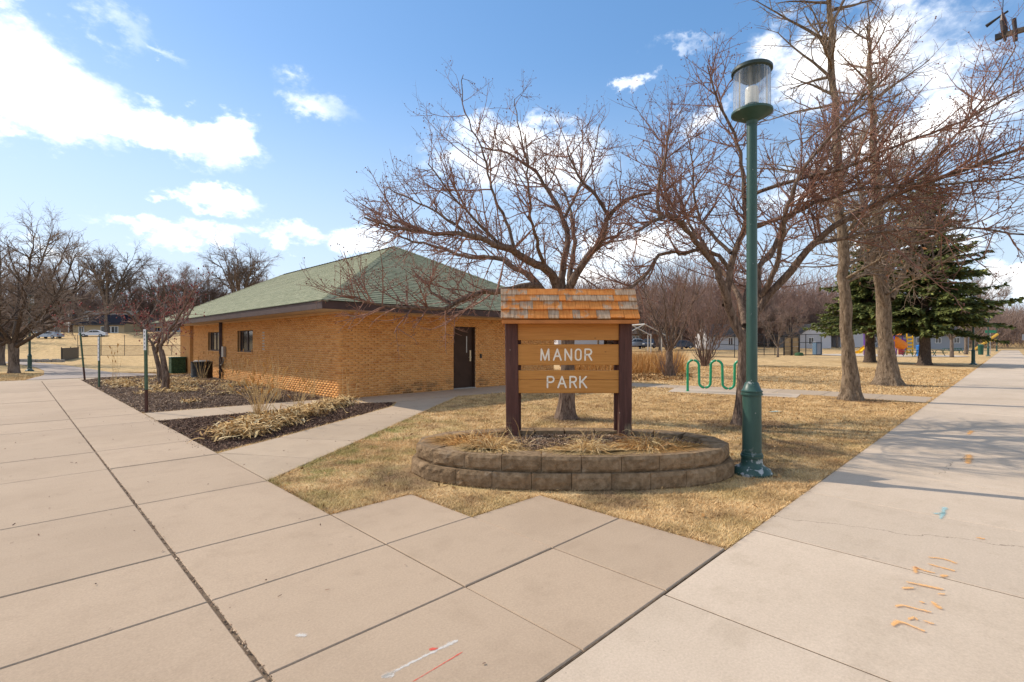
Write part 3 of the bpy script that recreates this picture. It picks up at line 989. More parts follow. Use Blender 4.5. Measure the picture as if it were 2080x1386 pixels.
def blades(name, d0, d1, dens, hgt, wid, seed, parent=None):
    rg = np.random.default_rng(seed)
    out = []
    # wedge seen by the camera plus a margin
    kmax = 1.12
    area = kmax * (d1 ** 2 - d0 ** 2)
    n = int(area * dens)
    d = np.sqrt(rg.uniform(d0 ** 2, d1 ** 2, n))
    l = rg.uniform(-1, 1, n) * kmax * d
    X, Y = (d + l) / S2, (d - l) / S2
    k = lawn_mask(X, Y)
    X, Y = X[k], Y[k]
    bare = np.array(sm(0.58, 0.75, 0.5 + 0.5 * np.sin(X * 1.7 + np.sin(Y * 2.3)) * np.sin(Y * 1.9 + np.sin(X * 1.3))))
    u, v = planter_uv(X, Y)
    ring = np.abs(u / PR) ** 2.3 + np.abs(v / PD) ** 2.3
    bare = np.maximum(bare * 0.45, 0.8 * sm(1.75, 1.05, ring))
    k = rg.uniform(0, 1, len(X)) > bare * 0.9
    X, Y = X[k], Y[k]
    n = len(X)
    Z = ground_z(X, Y)
    az_ = rg.uniform(0, 2 * np.pi, n)
    h = hgt * rg.uniform(0.35, 1.15, n)
    lean = rg.uniform(0.4, 2.4, n) * h
    w = wid * rg.uniform(0.6, 1.4, n)
    px, py = np.cos(az_), np.sin(az_)
    b0 = np.stack([X - py * w, Y + px * w, Z - 0.004], -1)
    b1 = np.stack([X + py * w, Y - px * w, Z - 0.004], -1)
    t0 = np.stack([X + px * lean, Y + py * lean, Z + h], -1)
    Vv = np.stack([b0, b1, t0], 1).reshape(-1, 3)
    Tt = np.arange(n * 3).reshape(-1, 3)
    o = mesh_np(name, Vv, [Tt], 'turf_blade', parent, attrs={'rnd': np.repeat(rg.uniform(0, 1, n), 3)})
    return o

o = blades('grass', 2.5, 8.0, 9500, 0.030, 0.0026, 21)
tag(o, 'short matted straw coloured grass around the stone planter', 'grass', kind='stuff')
o = blades('grass', 8.0, 15.0, 1900, 0.036, 0.0055, 22)
tag(o, 'short straw coloured grass around the bare tree trunks', 'grass', kind='stuff')
o = blades('grass', 15.0, 30.0, 260, 0.045, 0.014, 23)
tag(o, 'dormant grass beyond the cross path', 'grass', kind='stuff')

def edge_blades(segs, n_per_m, seed):
    rg = np.random.default_rng(seed)
    Xs, Ys = [], []
    for (a, b) in segs:
        a, b = np.array(a), np.array(b)
        n = int(np.linalg.norm(b - a) * n_per_m)
        t = rg.uniform(0, 1, n)
        clump = 0.5 + 0.5 * np.sin(t * np.linalg.norm(b - a) * 9 + rg.uniform(0, 6)) * np.sin(t * np.linalg.norm(b - a) * 3.7)
        k = rg.uniform(0, 1, n) < 0.35 + 0.65 * clump
        t = t[k]
        nn = np.array([-(b - a)[1], (b - a)[0]]) / np.linalg.norm(b - a)
        off = rg.uniform(0.0, 0.05, len(t))
        Xs.append(a[0] + (b - a)[0] * t + nn[0] * off)
        Ys.append(a[1] + (b - a)[1] * t + nn[1] * off)
    X, Y = np.concatenate(Xs), np.concatenate(Ys)
    n = len(X)
    az_ = rg.uniform(0, 2 * np.pi, n)
    h = rg.uniform(0.02, 0.055, n)
    lean = rg.uniform(0.5, 2.2, n) * h
    w = 0.0026 * rg.uniform(0.7, 1.5, n)
    px, py = np.cos(az_), np.sin(az_)
    Z = np.full(n, -0.012)
    Vv = np.stack([np.stack([X - py * w, Y + px * w, Z], -1), np.stack([X + py * w, Y - px * w, Z], -1), np.stack([X + px * lean, Y + py * lean, Z + h], -1)], 1).reshape(-1, 3)
    o = mesh_np('edge_grass', Vv, [np.arange(n * 3).reshape(-1, 3)], 'turf_blade', attrs={'rnd': np.repeat(rg.uniform(0, 1, n), 3)})
    return tag(o, 'straggling grass blades along the paving edges', 'grass', kind='stuff')
segs = [((3.83, YS), (14.0, YS)), ((14.0, YS), (60.0, YS)), ((3.81, 2.46), (3.81, 1.53)), ((3.81, 3.41), (3.81, 2.46)), ((2.9, 3.41), (3.81, 3.41)), ((2.9, 4.36), (2.9, 3.41)), ((2.04, 4.36), (2.9, 4.36)), ((2.04, 5.93), (2.04, 4.36))]
segs += [(ew_lo[i + 1], ew_lo[i]) for i in range(len(ew_lo) - 1)]
edge_blades(segs, 420, 77)
# ------------------------------------------------------------------ the brick park building
BX, BY, BX1, BY1 = 6.40, 13.15, 15.55, 33.8
WEND = 28.9
ZS = 2.43
B = empty('park_building', (0, 0, 0), label='low tan brick park building with green shingled hip roof', cat='building')
m = MB()
DX0, DX1, DZ = 10.40, 11.36, 2.12
# front wall in three pieces around the door opening, then the other walls
m.box(BX + 0.005, BY + 0.005, -0.05, DX0, BY + 0.25, ZS)
m.box(DX1, BY + 0.005, -0.05, BX1, BY + 0.25, ZS)
m.box(DX0, BY + 0.005, DZ, DX1, BY + 0.25, ZS)
WIN = [(20.2, 22.0), (24.45, 26.25)]
WZ0, WZ1 = 1.20, 2.06
ys = [BY + 0.25, WIN[0][0], WIN[0][1], WIN[1][0], WIN[1][1], WEND]
for i in range(5):
    if i % 2 == 0:
        m.box(BX + 0.005, ys[i], -0.05, BX + 0.25, ys[i + 1], ZS)
    else:
        m.box(BX + 0.005, ys[i], -0.05, BX + 0.25, ys[i + 1], WZ0)
        m.box(BX + 0.005, ys[i], WZ1, BX + 0.25, ys[i + 1], ZS)
m.box(BX1 - 0.25, BY + 0.25, -0.05, BX1, BY1, ZS)
m.box(BX + 0.25, WEND - 0.2, -0.05, BX1 - 0.25, WEND, ZS)
m.build('wall', 'mortar', B)
m = MB().box(BX + 0.05, 29.85, -0.05, BX + 0.45, 31.9, ZS)
m.build('porch_pier', 'brick_tan', B)
MB().box(BX + 0.55, WEND + 0.01, 0.0, BX + 1.1, WEND + 0.06, 2.1).build('porch_door', 'door_brown', B)
MB().box(BX + 0.3, WEND + 0.4, -0.05, BX + 0.5, 29.85, ZS).build('porch_screen', 'door_brown', B)

CH, BL, MJ = 0.0677, 0.203, 0.0095
bricks = []          # (corner, along-axis, length, rnd)
def courses(axis, a0, a1, holes):
    n = int(ZS / CH)
    for r in range(n):
        z = r * CH + 0.004
        s = a0 - (BL / 2 if r % 2 else 0)
        while s < a1 - 0.01:
            e = min(s + BL - MJ, a1)
            b0 = max(s, a0)
            segs = [(b0, e)]
            for (h0, h1, z0, z1) in holes:
                if z + CH * 0.5 > z0 and z + CH * 0.5 < z1:
                    ns = []
                    for (p, q) in segs:
                        if q <= h0 or p >= h1: ns.append((p, q))
                        else:
                            if p < h0: ns.append((p, h0))
                            if q > h1: ns.append((h1, q))
                    segs = ns
            for (p, q) in segs:
                if q - p > 0.015:
                    bricks.append((axis, p, q, z, z + CH - MJ))
            s += BL
courses('x', BX, BX1, [(DX0, DX1, -1, DZ)])
courses('y', BY + 0.052, WEND, [(w[0], w[1], WZ0 - 0.07, WZ1) for w in WIN] + [(17.67, 17.69, -1, 9)])

def brick_geo(bk, rn):
    axis, p, q, z0, z1 = bk
    o = rn.uniform(-0.0015, 0.0015)
    if axis == 'x':
        y0, y1 = BY + o, BY + 0.05
        vs = [(p, y0, z0), (q, y0, z0), (q, y0, z1), (p, y0, z1), (p, y1, z0), (q, y1, z0), (q, y1, z1), (p, y1, z1)]
    else:
        x0, x1 = BX + o, BX + 0.05
        vs = [(x0, q, z0), (x0, p, z0), (x0, p, z1), (x0, q, z1), (x1, q, z0), (x1, p, z0), (x1, p, z1), (x1, q, z1)]
    return vs
BF = np.array([(0, 1, 2, 3), (3, 2, 6, 7), (4, 5, 1, 0), (0, 3, 7, 4), (1, 5, 6, 2)])
def bdist(bk):
    c = (bk[1] + bk[2]) / 2
    x, y = (c, BY) if bk[0] == 'x' else (BX, c)
    d = (x + y) / S2
    # apparent area
    face = abs(y) if bk[0] == 'x' else abs(x)
    return -(bk[2] - bk[1]) * face / (x * x + y * y) ** 1.5 * (0.2 if bk[3] > 2.25 else 1)
bricks.sort(key=bdist)
rn = random.Random(5)
for bk in bricks[:300]:
    mesh_np('brick', brick_geo(bk, rn), [BF], 'brick', B, attrs={'rnd': [rn.random()] * 8, 'rnd2': [rn.random()] * 8})
VV, FF, RR, R2 = [], [], [], []
for i, bk in enumerate(bricks[300:]):
    VV += brick_geo(bk, rn)
    FF.append(BF + i * 8)
    RR += [rn.random()] * 8
    R2 += [rn.random()] * 8
o = mesh_np('brickwork', VV, [np.concatenate(FF)], 'brick', B, attrs={'rnd': RR, 'rnd2': R2})
o['kind'] = 'stuff'
# roof
OV = 0.87
ex0, ey0, ex1, ey1 = BX - OV, BY - OV, BX1 + OV, BY1 + OV
ze = 2.62
half = (ex1 - ex0) / 2
rx = (ex0 + ex1) / 2
zr_ = 5.46
ry0, ry1 = ey0 + half, ey1 - half
roof = MB()
roof.add([(ex0, ey0, ze), (ex1, ey0, ze), (ex1, ey1, ze), (ex0, ey1, ze), (rx, ry0, zr_), (rx, ry1, zr_)],
         [(0, 1, 4), (1, 2, 5, 4), (2, 3, 5), (3, 0, 4, 5), (3, 2, 1, 0)])
roof_o = roof.build('roof', 'shingle_butt', B)
NC = 44
def slope(a, b, c_, d_, name):
    """a,b eave ends; d_,c_ upper ends above a and b"""
    a, b, c_, d_ = (Vector(v) for v in (a, b, c_, d_))
    nrm = (b - a).cross(d_ - a).normalized()
    if nrm.z < 0: nrm = -nrm
    mb = MB()
    top = MB()
    for i in range(NC):
        t0, t1 = i / NC, min((i + 1.15) / NC, 1.0)
        n = max(4, int((b - a).length * (1 - t0) / 1.2))
        for s in range(n):
            u0, u1 = s / n, (s + 1) / n
            k0 = (0.015 if name == 'front' else 0.0085) + rnd.uniform(-0.0015, 0.0015)
            lo0 = a.lerp(d_, t0).lerp(b.lerp(c_, t0), u0); lo1 = a.lerp(d_, t0).lerp(b.lerp(c_, t0), u1)
            hi0 = a.lerp(d_, t1).lerp(b.lerp(c_, t1), u0); hi1 = a.lerp(d_, t1).lerp(b.lerp(c_, t1), u1)
            top.add([lo0 + nrm * k0, lo1 + nrm * k0, hi1 + nrm * 0.0025, hi0 + nrm * 0.0025], [(0, 1, 2, 3)])
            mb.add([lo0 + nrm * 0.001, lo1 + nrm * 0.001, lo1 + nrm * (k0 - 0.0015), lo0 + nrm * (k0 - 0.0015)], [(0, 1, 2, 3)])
    o1 = top.build('shingle_courses', 'shingle_green', roof_o)
    o2 = mb.build('shaded_shingle_edges', 'shingle_butt', roof_o)  # edge strips coloured dark as the shadow line under the course
    o1['kind'] = 'stuff'; o2['kind'] = 'stuff'
pk0, pk1 = (rx, ry0, zr_), (rx, ry1, zr_)
slope((ex0, ey0, ze), (ex1, ey0, ze), pk0, pk0, 'front')
slope((ex0, ey1, ze), (ex0, ey0, ze), pk0, pk1, 'left')
slope((ex1, ey0, ze), (ex1, ey1, ze), pk1, pk0, 'right')
slope((ex1, ey1, ze), (ex0, ey1, ze), pk1, pk1, 'back')
for (a, b) in (((ex0, ey0, ze), pk0), ((ex1, ey0, ze), pk0), ((ex0, ey1, ze), pk1), ((ex1, ey1, ze), pk1), (pk0, pk1)):
    a, b = Vector(a), Vector(b)
    n = int((b - a).length / 0.3)
    cap = MB()
    for i in range(n):
        p, q = a.lerp(b, i / n), a.lerp(b, (i + 1.1) / n)
        side = (b - a).cross(Vector((0, 0, 1))).normalized() * 0.13
        up = Vector((0, 0, 0.045))
        dn = Vector((0, 0, -0.02))
        cap.add([p - side + dn, p + up, p + side + dn, q - side + dn - up * .3, q + up * .6, q + side + dn - up * .3], [(0, 1, 4, 3), (1, 2, 5, 4), (0, 2, 1)])
    cap.build('hip_cap', 'shingle_green', roof_o)
# soffit and fascia
MB().box(ex0 + 0.03, ey0 + 0.03, ZS, ex1 - 0.03, ey1 - 0.03, ZS + 0.03).build('soffit', 'soffit', B)
for nm, (x0, y0, x1, y1) in (('f', (ex0 - 0.02, ey0 - 0.02, ex1 + 0.02, ey0 + 0.028)), ('l', (ex0 - 0.02, ey0 + 0.03, ex0 + 0.028, ey1)), ('r', (ex1 - 0.028, ey0 + 0.03, ex1 + 0.02, ey1)), ('b', (ex0 - 0.02, ey1, ex1 + 0.02, ey1 + 0.04))):
    MB().box(x0, y0, ZS - 0.012, x1, y1, ze + 0.004).build('fascia', 'fascia_brown', B)
MB().box(ex0 - 0.05, ey0 - 0.05, ze + 0.006, ex1 + 0.05, ey1 + 0.05, ze + 0.022).build('drip_edge', 'shingle_butt', B)
# door
d = MB().box(DX0 + 0.05, BY + 0.10, 0.035, DX1 - 0.05, BY + 0.145, DZ - 0.05, 0.004).build('door', 'door_brown', B)
MB().box(DX0, BY + 0.035, 0.0, DX0 + 0.05, BY + 0.2, DZ - 0.002).build('door_jamb', 'door_brown', d)
MB().box(DX1 - 0.05, BY + 0.035, 0.0, DX1, BY + 0.2, DZ - 0.002).build('door_jamb', 'door_brown', d)
MB().box(DX0 + 0.05, BY + 0.035, DZ - 0.05, DX1 - 0.05, BY + 0.2, DZ - 0.002).build('door_head', 'door_brown', d)
MB().box(DX0, BY - 0.03, 0.0, DX1, BY + 0.2, 0.03).build('threshold', 'metal_grey', d)
h = MB().box(DX1 - 0.19, BY + 0.085, 0.92, DX1 - 0.125, BY + 0.099, 1.30, 0.003)
h.tube([(DX1 - 0.16, BY + 0.09, 1.06), (DX1 - 0.16, BY + 0.03, 1.06), (DX1 - 0.27, BY + 0.03, 1.06)], 0.011)
h.build('lock_plate', 'metal_brass', d)
MB().box(DX1 - 0.335, BY + 0.096, 1.22, DX1 - 0.30, BY + 0.0995, 1.78).build('scrape_mark', 'metal_grey', d)
MB().box(DX1 + 0.2, BY - 0.035, 1.02, DX1 + 0.275, BY, 1.17, 0.008).build('card_reader', 'plastic_black', B)
# windows
for (y0, y1) in WIN:
    w = MB()
    for (a, b, c0, c1) in ((y0, y1, WZ0, WZ0 + 0.05), (y0, y1, WZ1 - 0.05, WZ1), (y0, y0 + 0.05, WZ0 + 0.05, WZ1 - 0.05), (y1 - 0.05, y1, WZ0 + 0.05, WZ1 - 0.05), ((y0 + y1) / 2 - 0.03, (y0 + y1) / 2 + 0.03, WZ0 + 0.05, WZ1 - 0.05)):
        w.box(BX + 0.10, a, c0, BX + 0.16, b, c1)
    wo_ = w.build('window', 'fascia_brown', B)
    MB().box(BX + 0.125, y0 + 0.05, WZ0 + 0.05, BX + 0.135, (y0 + y1) / 2 - 0.03, WZ1 - 0.05).build('pane', 'window_glass', wo_)
    MB().box(BX + 0.125, (y0 + y1) / 2 + 0.03, WZ0 + 0.05, BX + 0.135, y1 - 0.05, WZ1 - 0.05).build('pane', 'window_glass', wo_)
    MB().box(BX - 0.03, y0 - 0.03, WZ0 - 0.068, BX + 0.12, y1 + 0.03, WZ0 - 0.002, 0.004).build('sill', 'brick_tan', wo_)
# conduit pipes and meter box
MB().tube([(BX - 0.06, 24.15, 0.0), (BX - 0.06, 24.15, ZS)], 0.045, 10).build('conduit', 'fascia_brown', B, True)
MB().tube([(BX - 0.05, 23.98, 0.3), (BX - 0.05, 23.98, ZS)], 0.03, 8).build('conduit', 'fascia_brown', B, True)
mbx = MB().box(BX - 0.12, 23.5, 0.95, BX - 0.002, 23.75, 1.4, 0.01)
mbx.tube([(BX - 0.06, 23.62, 0.95), (BX - 0.06, 23.66, 0.8), (BX - 0.06, 23.9, 0.62), (BX - 0.06, 24.1, 0.6)], 0.025, 8)
mbx.build('meter_box', 'metal_grey', B)
MB().box(BX + 0.3, BY - 0.1, 2.28, BX + 0.42, BY - 0.002, 2.34).build('wall_light', 'sand_pale', B)
VE = MB()
for i in range(7):
    VE.box(BX - 0.008, 18.95, 1.30 + i * 0.1, BX + 0.0, 19.15, 1.35 + i * 0.1)
VE.build('wall_vent', 'sand_pale', B)

# air conditioner and green service box
AC = empty('air_conditioner', (5.62, 24.0, 0.05), label='round black air conditioner unit beside the brick wall', cat='air conditioner')
MB().box(-0.5, -0.5, -0.06, 0.5, 0.5, 0.04).build('pad', 'concrete_old', AC)
MB().lathe([(0.40, 0.04), (0.40, 0.12), (0.385, 0.14), (0.385, 0.66), (0.40, 0.68), (0.40, 0.72), (0.0, 0.72)], 28).build('casing', 'plastic_black', AC, True)
LV = MB()
for i in range(9):
    z = 0.17 + i * 0.055
    LV.lathe([(0.39, z), (0.405, z + 0.006), (0.405, z + 0.02), (0.39, z + 0.026)], 28)
LV.build('louvre', 'metal_dark', AC, True)
MB().lathe([(0.30, 0.722), (0.30, 0.76), (0.22, 0.78), (0.22, 0.75), (0.0, 0.75)], 24).build('fan_grille', 'metal_grey', AC, True)
GB = empty('litter_bin', (6.05, 30.6, -0.02), label='dark green wire litter bin by the porch pier', cat='litter bin')
MB().box(-0.32, -0.32, 0.0, 0.32, 0.32, 0.8, 0.02).build('body', 'hedge_green', GB)
MB().box(-0.34, -0.34, 0.802, 0.34, 0.34, 0.85, 0.01).build('lid', 'bench_green', GB)

# ------------------------------------------------------------------ the park sign (faces the camera side of the corner)
SG_D, SG_L = 6.85, 0.765
sgx, sgy = (SG_D + SG_L) / S2, (SG_D - SG_L) / S2
SG = empty('park_sign', (sgx, sgy, 0.0), R(-45), label='wooden park sign with shingled roof reading MANOR PARK', cat='sign')
# local x runs to the right, local y away from the camera
for sx in (-1, 1):
    x0 = sx * 0.775
    p = MB()
    lean = 0.012 if sx < 0 else -0.004
    k = 0.088
    secs = [0.05, 0.4, 0.9, 1.4, 1.845]
    ring = []
    for z in secs:
        off = lean * (1.845 - z)
        ring += [(x0 + off - k, -0.08, z), (x0 + off - k + 0.012, -0.092, z), (x0 + off + k - 0.012, -0.092, z), (x0 + off + k, -0.08, z), (x0 + off + k, 0.08, z), (x0 + off + k - 0.012, 0.092, z), (x0 + off - k + 0.012, 0.092, z), (x0 + off - k, 0.08, z)]
    fs = []
    for i in range(len(secs) - 1):
        for j in range(8):
            fs.append((i * 8 + j, i * 8 + (j + 1) % 8, i * 8 + 8 + (j + 1) % 8, i * 8 + 8 + j))
    fs += [tuple(range(8))[::-1], tuple(range(32, 40))]
    p.add(ring, fs)
    p.build('post', 'sign_post', SG)
    MB().box(x0 - sx * 0.135, 0.02, 0.35, x0 - sx * (k + 0.002), 0.06, 1.80).build('batten', 'sign_post', SG)
bx0, bx1 = -0.69, 0.69
boards = []
for (z0, z1, dx) in ((1.588, 1.835, 0.0), (1.250, 1.532, 0.0), (1.052, 1.178, 0.0), (0.868, 1.049, -0.002)):
    o = MB().box(bx0, -0.062 + dx, z0, bx1, -0.012 + dx, z1, 0.006).build('board', 'sign_board', SG)
    boards.append(o)
STROKES = {
    'M': [[(0, 0), (0.05, 1), (0.5, 0.02), (0.95, 1), (1, 0)]],
    'A': [[(0, 0), (0.5, 1), (1, 0)], [(0.2, 0.36), (0.8, 0.36)]],
    'N': [[(0, 0), (0, 1), (1, 0), (1, 1)]],
    'O': [[(0.5 + 0.5 * math.sin(a), 0.5 + (0.24 if math.cos(a) > 0 else -0.24) * 1 + 0.26 * math.cos(a)) for a in [i * math.pi / 12 for i in range(25)]]],
    'R': [[(0, 0), (0, 1), (0.6, 1), (0.88, 0.94), (1, 0.76), (0.88, 0.58), (0.6, 0.5), (0, 0.5)], [(0.5, 0.5), (1, 0)]],
    'P': [[(0, 0), (0, 1), (0.6, 1), (0.88, 0.94), (1, 0.75), (0.88, 0.56), (0.6, 0.48), (0, 0.48)]],
    'K': [[(0, 0), (0, 1)], [(0.95, 1), (0.05, 0.42)], [(0.3, 0.58), (1, 0)]]}
def ribbon(mb, pts, w, y0, y1):
    n = len(pts)
    closed = (Vector(pts[0]) - Vector(pts[-1])).length < 1e-4
    # one rounded bar per segment, with half-discs at its ends
    for i in range(n - 1):
        a, b = Vector(pts[i]), Vector(pts[i + 1])
        d_ = (b - a).normalized()
        out = []
        base = math.atan2(d_.y, d_.x)
        for k in range(7):
            t_ = base + math.pi / 2 + math.pi * k / 6
            out.append((a.x + w * math.cos(t_), a.y + w * math.sin(t_)))
        for k in range(7):
            t_ = base - math.pi / 2 + math.pi * k / 6
            out.append((b.x + w * math.cos(t_), b.y + w * math.sin(t_)))
        m0 = len(out)
        yy = y0 - 0.0004 * (i % 3)
        mb.add([(x, yy, z) for x, z in out] + [(x, y1, z) for x, z in out],
               [tuple(range(m0))[::-1]] + [(j, (j + 1) % m0, m0 + (j + 1) % m0, m0 + j) for j in range(m0)])
def letter(ch, x, z, w, h, parent, yf=-0.0655):
    mb = MB()
    for si, st in enumerate(STROKES[ch]):
        ribbon(mb, [(x + px * w, z + pz * h) for px, pz in st], 0.0108, yf - 0.0013 * si, -0.06)
    o = mb.build('letter', 'letter_cream', parent)
    o['label'] = 'cream routed letter ' + ch
u = SG_D / 1015.0 * 0.991        # metres per photo pixel at the board face
def lx(px): return (px - 1040) * u - SG_L
for ch, a, b in (('M', 1099, 1115), ('A', 1124.5, 1139.5), ('N', 1148, 1160.5), ('O', 1169, 1180), ('R', 1188.5, 1201.5)):
    letter(ch, lx(a), 1.318, lx(b) - lx(a), 0.146, boards[1])
for ch, a, b in (('P', 1112, 1125), ('A', 1133.5, 1149.5), ('R', 1158, 1170.5), ('K', 1178, 1191)):
    letter(ch, lx(a), 0.946, lx(b) - lx(a), 0.146, boards[2], -0.0685)
# shingled roof
rt = 0.90
zrdg, zeav, ov = 2.262, 1.865, 0.265
roof2 = MB()
roof2.add([(-rt + 0.02, -ov + 0.01, zeav - 0.02), (rt - 0.02, -ov + 0.01, zeav - 0.02), (rt - 0.02, ov - 0.01, zeav - 0.02), (-rt + 0.02, ov - 0.01, zeav - 0.02), (-rt + 0.02, 0, zrdg - 0.02), (rt - 0.02, 0, zrdg - 0.02)],
          [(0, 1, 5, 4), (2, 3, 4, 5), (1, 2, 5), (3, 0, 4), (3, 2, 1, 0)])
roof2_o = roof2.build('roof_deck', 'cedar_trim', SG)
MB().box(-rt, -ov - 0.03, zeav - 0.062, rt, -ov + 0.012, zeav - 0.012, 0.004).build('eave_board', 'cedar_trim', SG)
MB().box(-rt, ov - 0.012, zeav - 0.062, rt, ov + 0.03, zeav - 0.012, 0.004).build('eave_board', 'cedar_trim', SG)
rs = random.Random(11)
sl = Vector((0, ov, zrdg - zeav))
for side in (-1, 1):
    for row in range(3):
        x = -rt - 0.015
        while x < rt - 0.02:
            w_ = min(rs.choice([0.10, 0.125, 0.15, 0.18, 0.09, 0.14]), rt + 0.015 - x)
            if rt + 0.015 - (x + w_) < 0.05: w_ = rt + 0.015 - x
            t0 = row / 3.25 - 0.02 + rs.uniform(-0.012, 0.008)
            t1 = t0 + 0.46
            th = 0.022 + rs.uniform(-0.003, 0.004)
            nrm = Vector((0, -(zrdg - zeav), ov)).normalized() * 1.0
            def P(xx, t, k):
                v = Vector((xx, -ov, zeav)) + Vector((0, ov, zrdg - zeav)) * t + Vector((0, -abs(nrm.y), abs(nrm.z))) * k
                return (v.x, v.y * (-side), v.z) if side > 0 else (v.x, v.y, v.z)
            g_ = 0.0016
            a, b = x + g_, x + w_ - g_
            lift = 0.018
            sk = rs.uniform(-0.008, 0.008)
            vs = [P(a, t0, lift), P(b, t0 + sk, lift), P(b, t0 + sk, lift + th), P(a, t0, lift + th), P(a, t1, 0.002), P(b, t1, 0.002), P(b, t1, 0.006), P(a, t1, 0.006)]
            MB().add(vs, [(0, 1, 2, 3), (3, 2, 6, 7), (0, 3, 7, 4), (1, 5, 6, 2), (0, 4, 5, 1), (4, 7, 6, 5)]).build('shingle', 'cedar_shingle', roof2_o)
            x += w_
x = -rt - 0.02
for w_ in (0.36, 0.42, 0.40, 0.38, 0.28):
    a, b = x + 0.001, x + w_ - 0.001
    z0 = zrdg + 0.012 + rs.uniform(0, 0.006)
    for side in (-1, 1):
        vs = []
        for xx in (a, b):
            vs += [(xx, 0, z0 + 0.014), (xx, 0, z0 - 0.002), (xx, side * 0.062, z0 - 0.083), (xx, side * 0.075, z0 - 0.072)]
        MB().add(vs, [(0, 1, 2, 3), (4, 7, 6, 5), (0, 3, 7, 4), (3, 2, 6, 7), (1, 5, 6, 2)]).build('ridge_board', 'cedar_shingle', roof2_o)
    x += w_

# ------------------------------------------------------------------ stone block planter
PLN = empty('stone_planter', (PL_C[0], PL_C[1], 0.0), R(-45), label='oval planter of two courses of split-face tan blocks under the park sign', cat='planter')
def oval(s, a, b, e=2.3):
    c_, s_ = math.cos(s), math.sin(s)
    return (a * math.copysign(abs(c_) ** (2 / e), c_), b * math.copysign(abs(s_) ** (2 / e), s_))
def ring_points(a, b, n):
    fine = [oval(2 * math.pi * i / 2000 + 1e-5, a, b) for i in range(2001)]
    ln = [0.0]
    for i in range(2000):
        ln.append(ln[-1] + math.hypot(fine[i + 1][0] - fine[i][0], fine[i + 1][1] - fine[i][1]))
    return fine, ln
def at_len(fine, ln, s):
    s = s % ln[-1]
    i = int(np.searchsorted(ln, s)) - 1
    i = max(0, min(i, len(fine) - 2))
    f = (s - ln[i]) / max(ln[i + 1] - ln[i], 1e-9)
    return (fine[i][0] * (1 - f) + fine[i + 1][0] * f, fine[i][1] * (1 - f) + fine[i + 1][1] * f)
rb = random.Random(3)
def block(course, s0, s1, fine, ln, z0, z1, depth):
    g_ = 0.0035
    a = Vector(at_len(fine, ln, s0 + g_)); b = Vector(at_len(fine, ln, s1 - g_))
    t_ = (b - a).normalized()
    n_ = Vector((t_.y, -t_.x))          # outward for counter-clockwise travel
    taper = 0.0
    # inner corners pulled in on tight bends
    a2 = Vector(at_len(fine, ln, s0 - 0.15)); b2 = Vector(at_len(fine, ln, s1 + 0.15))
    bend = ((b2 - b).normalized() - (a - a2).normalized()).length
    taper = min(bend * 0.16, 0.15)
    NX, NZ = 8, 5
    mb = MB()
    vs, fs = [], []
    ph = rb.uniform(0, 100)
    for i in range(NX + 1):
        for j in range(NZ + 1):
            u_, v_ = i / NX, j / NZ
            p = a.lerp(b, u_)
            edge = min(u_, 1 - u_, v_, 1 - v_) * 4
            bul = 0.026 * min(edge, 1.0) ** 0.6
            q = mnoise.fractal(Vector((p.x * 16 + ph, p.y * 16, v_ * 3.0)), 0.8, 2.0, 3) * 0.011 * min(edge * 2, 1)
            o_ = p + n_ * (bul + q - 0.012)
            vs.append((o_.x, o_.y, z0 + (z1 - z0) * v_))
    for i in range(NX):
        for j in range(NZ):
            fs.append((i * (NZ + 1) + j, (i + 1) * (NZ + 1) + j, (i + 1) * (NZ + 1) + j + 1, i * (NZ + 1) + j + 1))
    ia, ib = a - n_ * depth + t_ * taper, b - n_ * depth - t_ * taper
    k = len(vs)
    vs += [(ia.x, ia.y, z0), (ia.x, ia.y, z1), (ib.x, ib.y, z0), (ib.x, ib.y, z1)]
    top = [i * (NZ + 1) + NZ for i in range(NX + 1)]
    fs.append(tuple(top + [k + 3, k + 1]))
    fs.append(tuple(list(range(NZ + 1))[::-1] + [k, k + 1]))
    fs.append(tuple([NX * (NZ + 1) + j for j in range(NZ + 1)] + [k + 3, k + 2]))
    fs.append((k, k + 2, k + 3, k + 1))
    mb.add(vs, fs)
    mb.build('block', 'block_face', PLN, False)
for course, (a_, b_, z0, z1, off) in enumerate(((PR, PD, -0.03, 0.165, 0.0), (PR - 0.055, PD - 0.055, 0.167, 0.337, 0.22))):
    fine, ln = ring_points(a_, b_, 0)
    n = round(ln[-1] / 0.425)
    w_ = ln[-1] / n
    for i in range(n):
        block(course, i * w_ + off, (i + 1) * w_ + off, fine, ln, z0, z1, 0.27)
# soil and mulch inside
poly = [oval(2 * math.pi * i / 60, PR - 0.20, PD - 0.20) for i in range(60)]
m = MB()
m.add([(0, 0, 0.30)] + [(x * 0.6, y * 0.6, 0.295) for x, y in poly] + [(x, y, 0.262) for x, y in poly],
      [(0, 1 + i, 1 + (i + 1) % 60) for i in range(60)] + [(1 + i, 61 + i, 61 + (i + 1) % 60, 1 + (i + 1) % 60) for i in range(60)])
soil = m.build('planter_soil', 'mulch_bed')
soil.location = (PL_C[0], PL_C[1], 0)
soil.rotation_euler = (0, 0, R(-45))
tag(soil, 'dark mulch soil filling the oval block planter', 'soil', kind='structure')
Xc, Yc, rg = scatter(poly, 3800, 9)
e_ = (np.abs(Xc / (PR - 0.28)) ** 2.3 + np.abs(Yc / (PD - 0.28)) ** 2.3)
k = e_ < 1.0
Xc, Yc, e_ = Xc[k], Yc[k], e_[k]
o = chips('mulch_chips', Xc, Yc, 0.30 - 0.03 * e_, rg, 'mulch_chip_grey', soil, L=(0.02, 0.06), W=(0.006, 0.016))
o['kind'] = 'stuff'

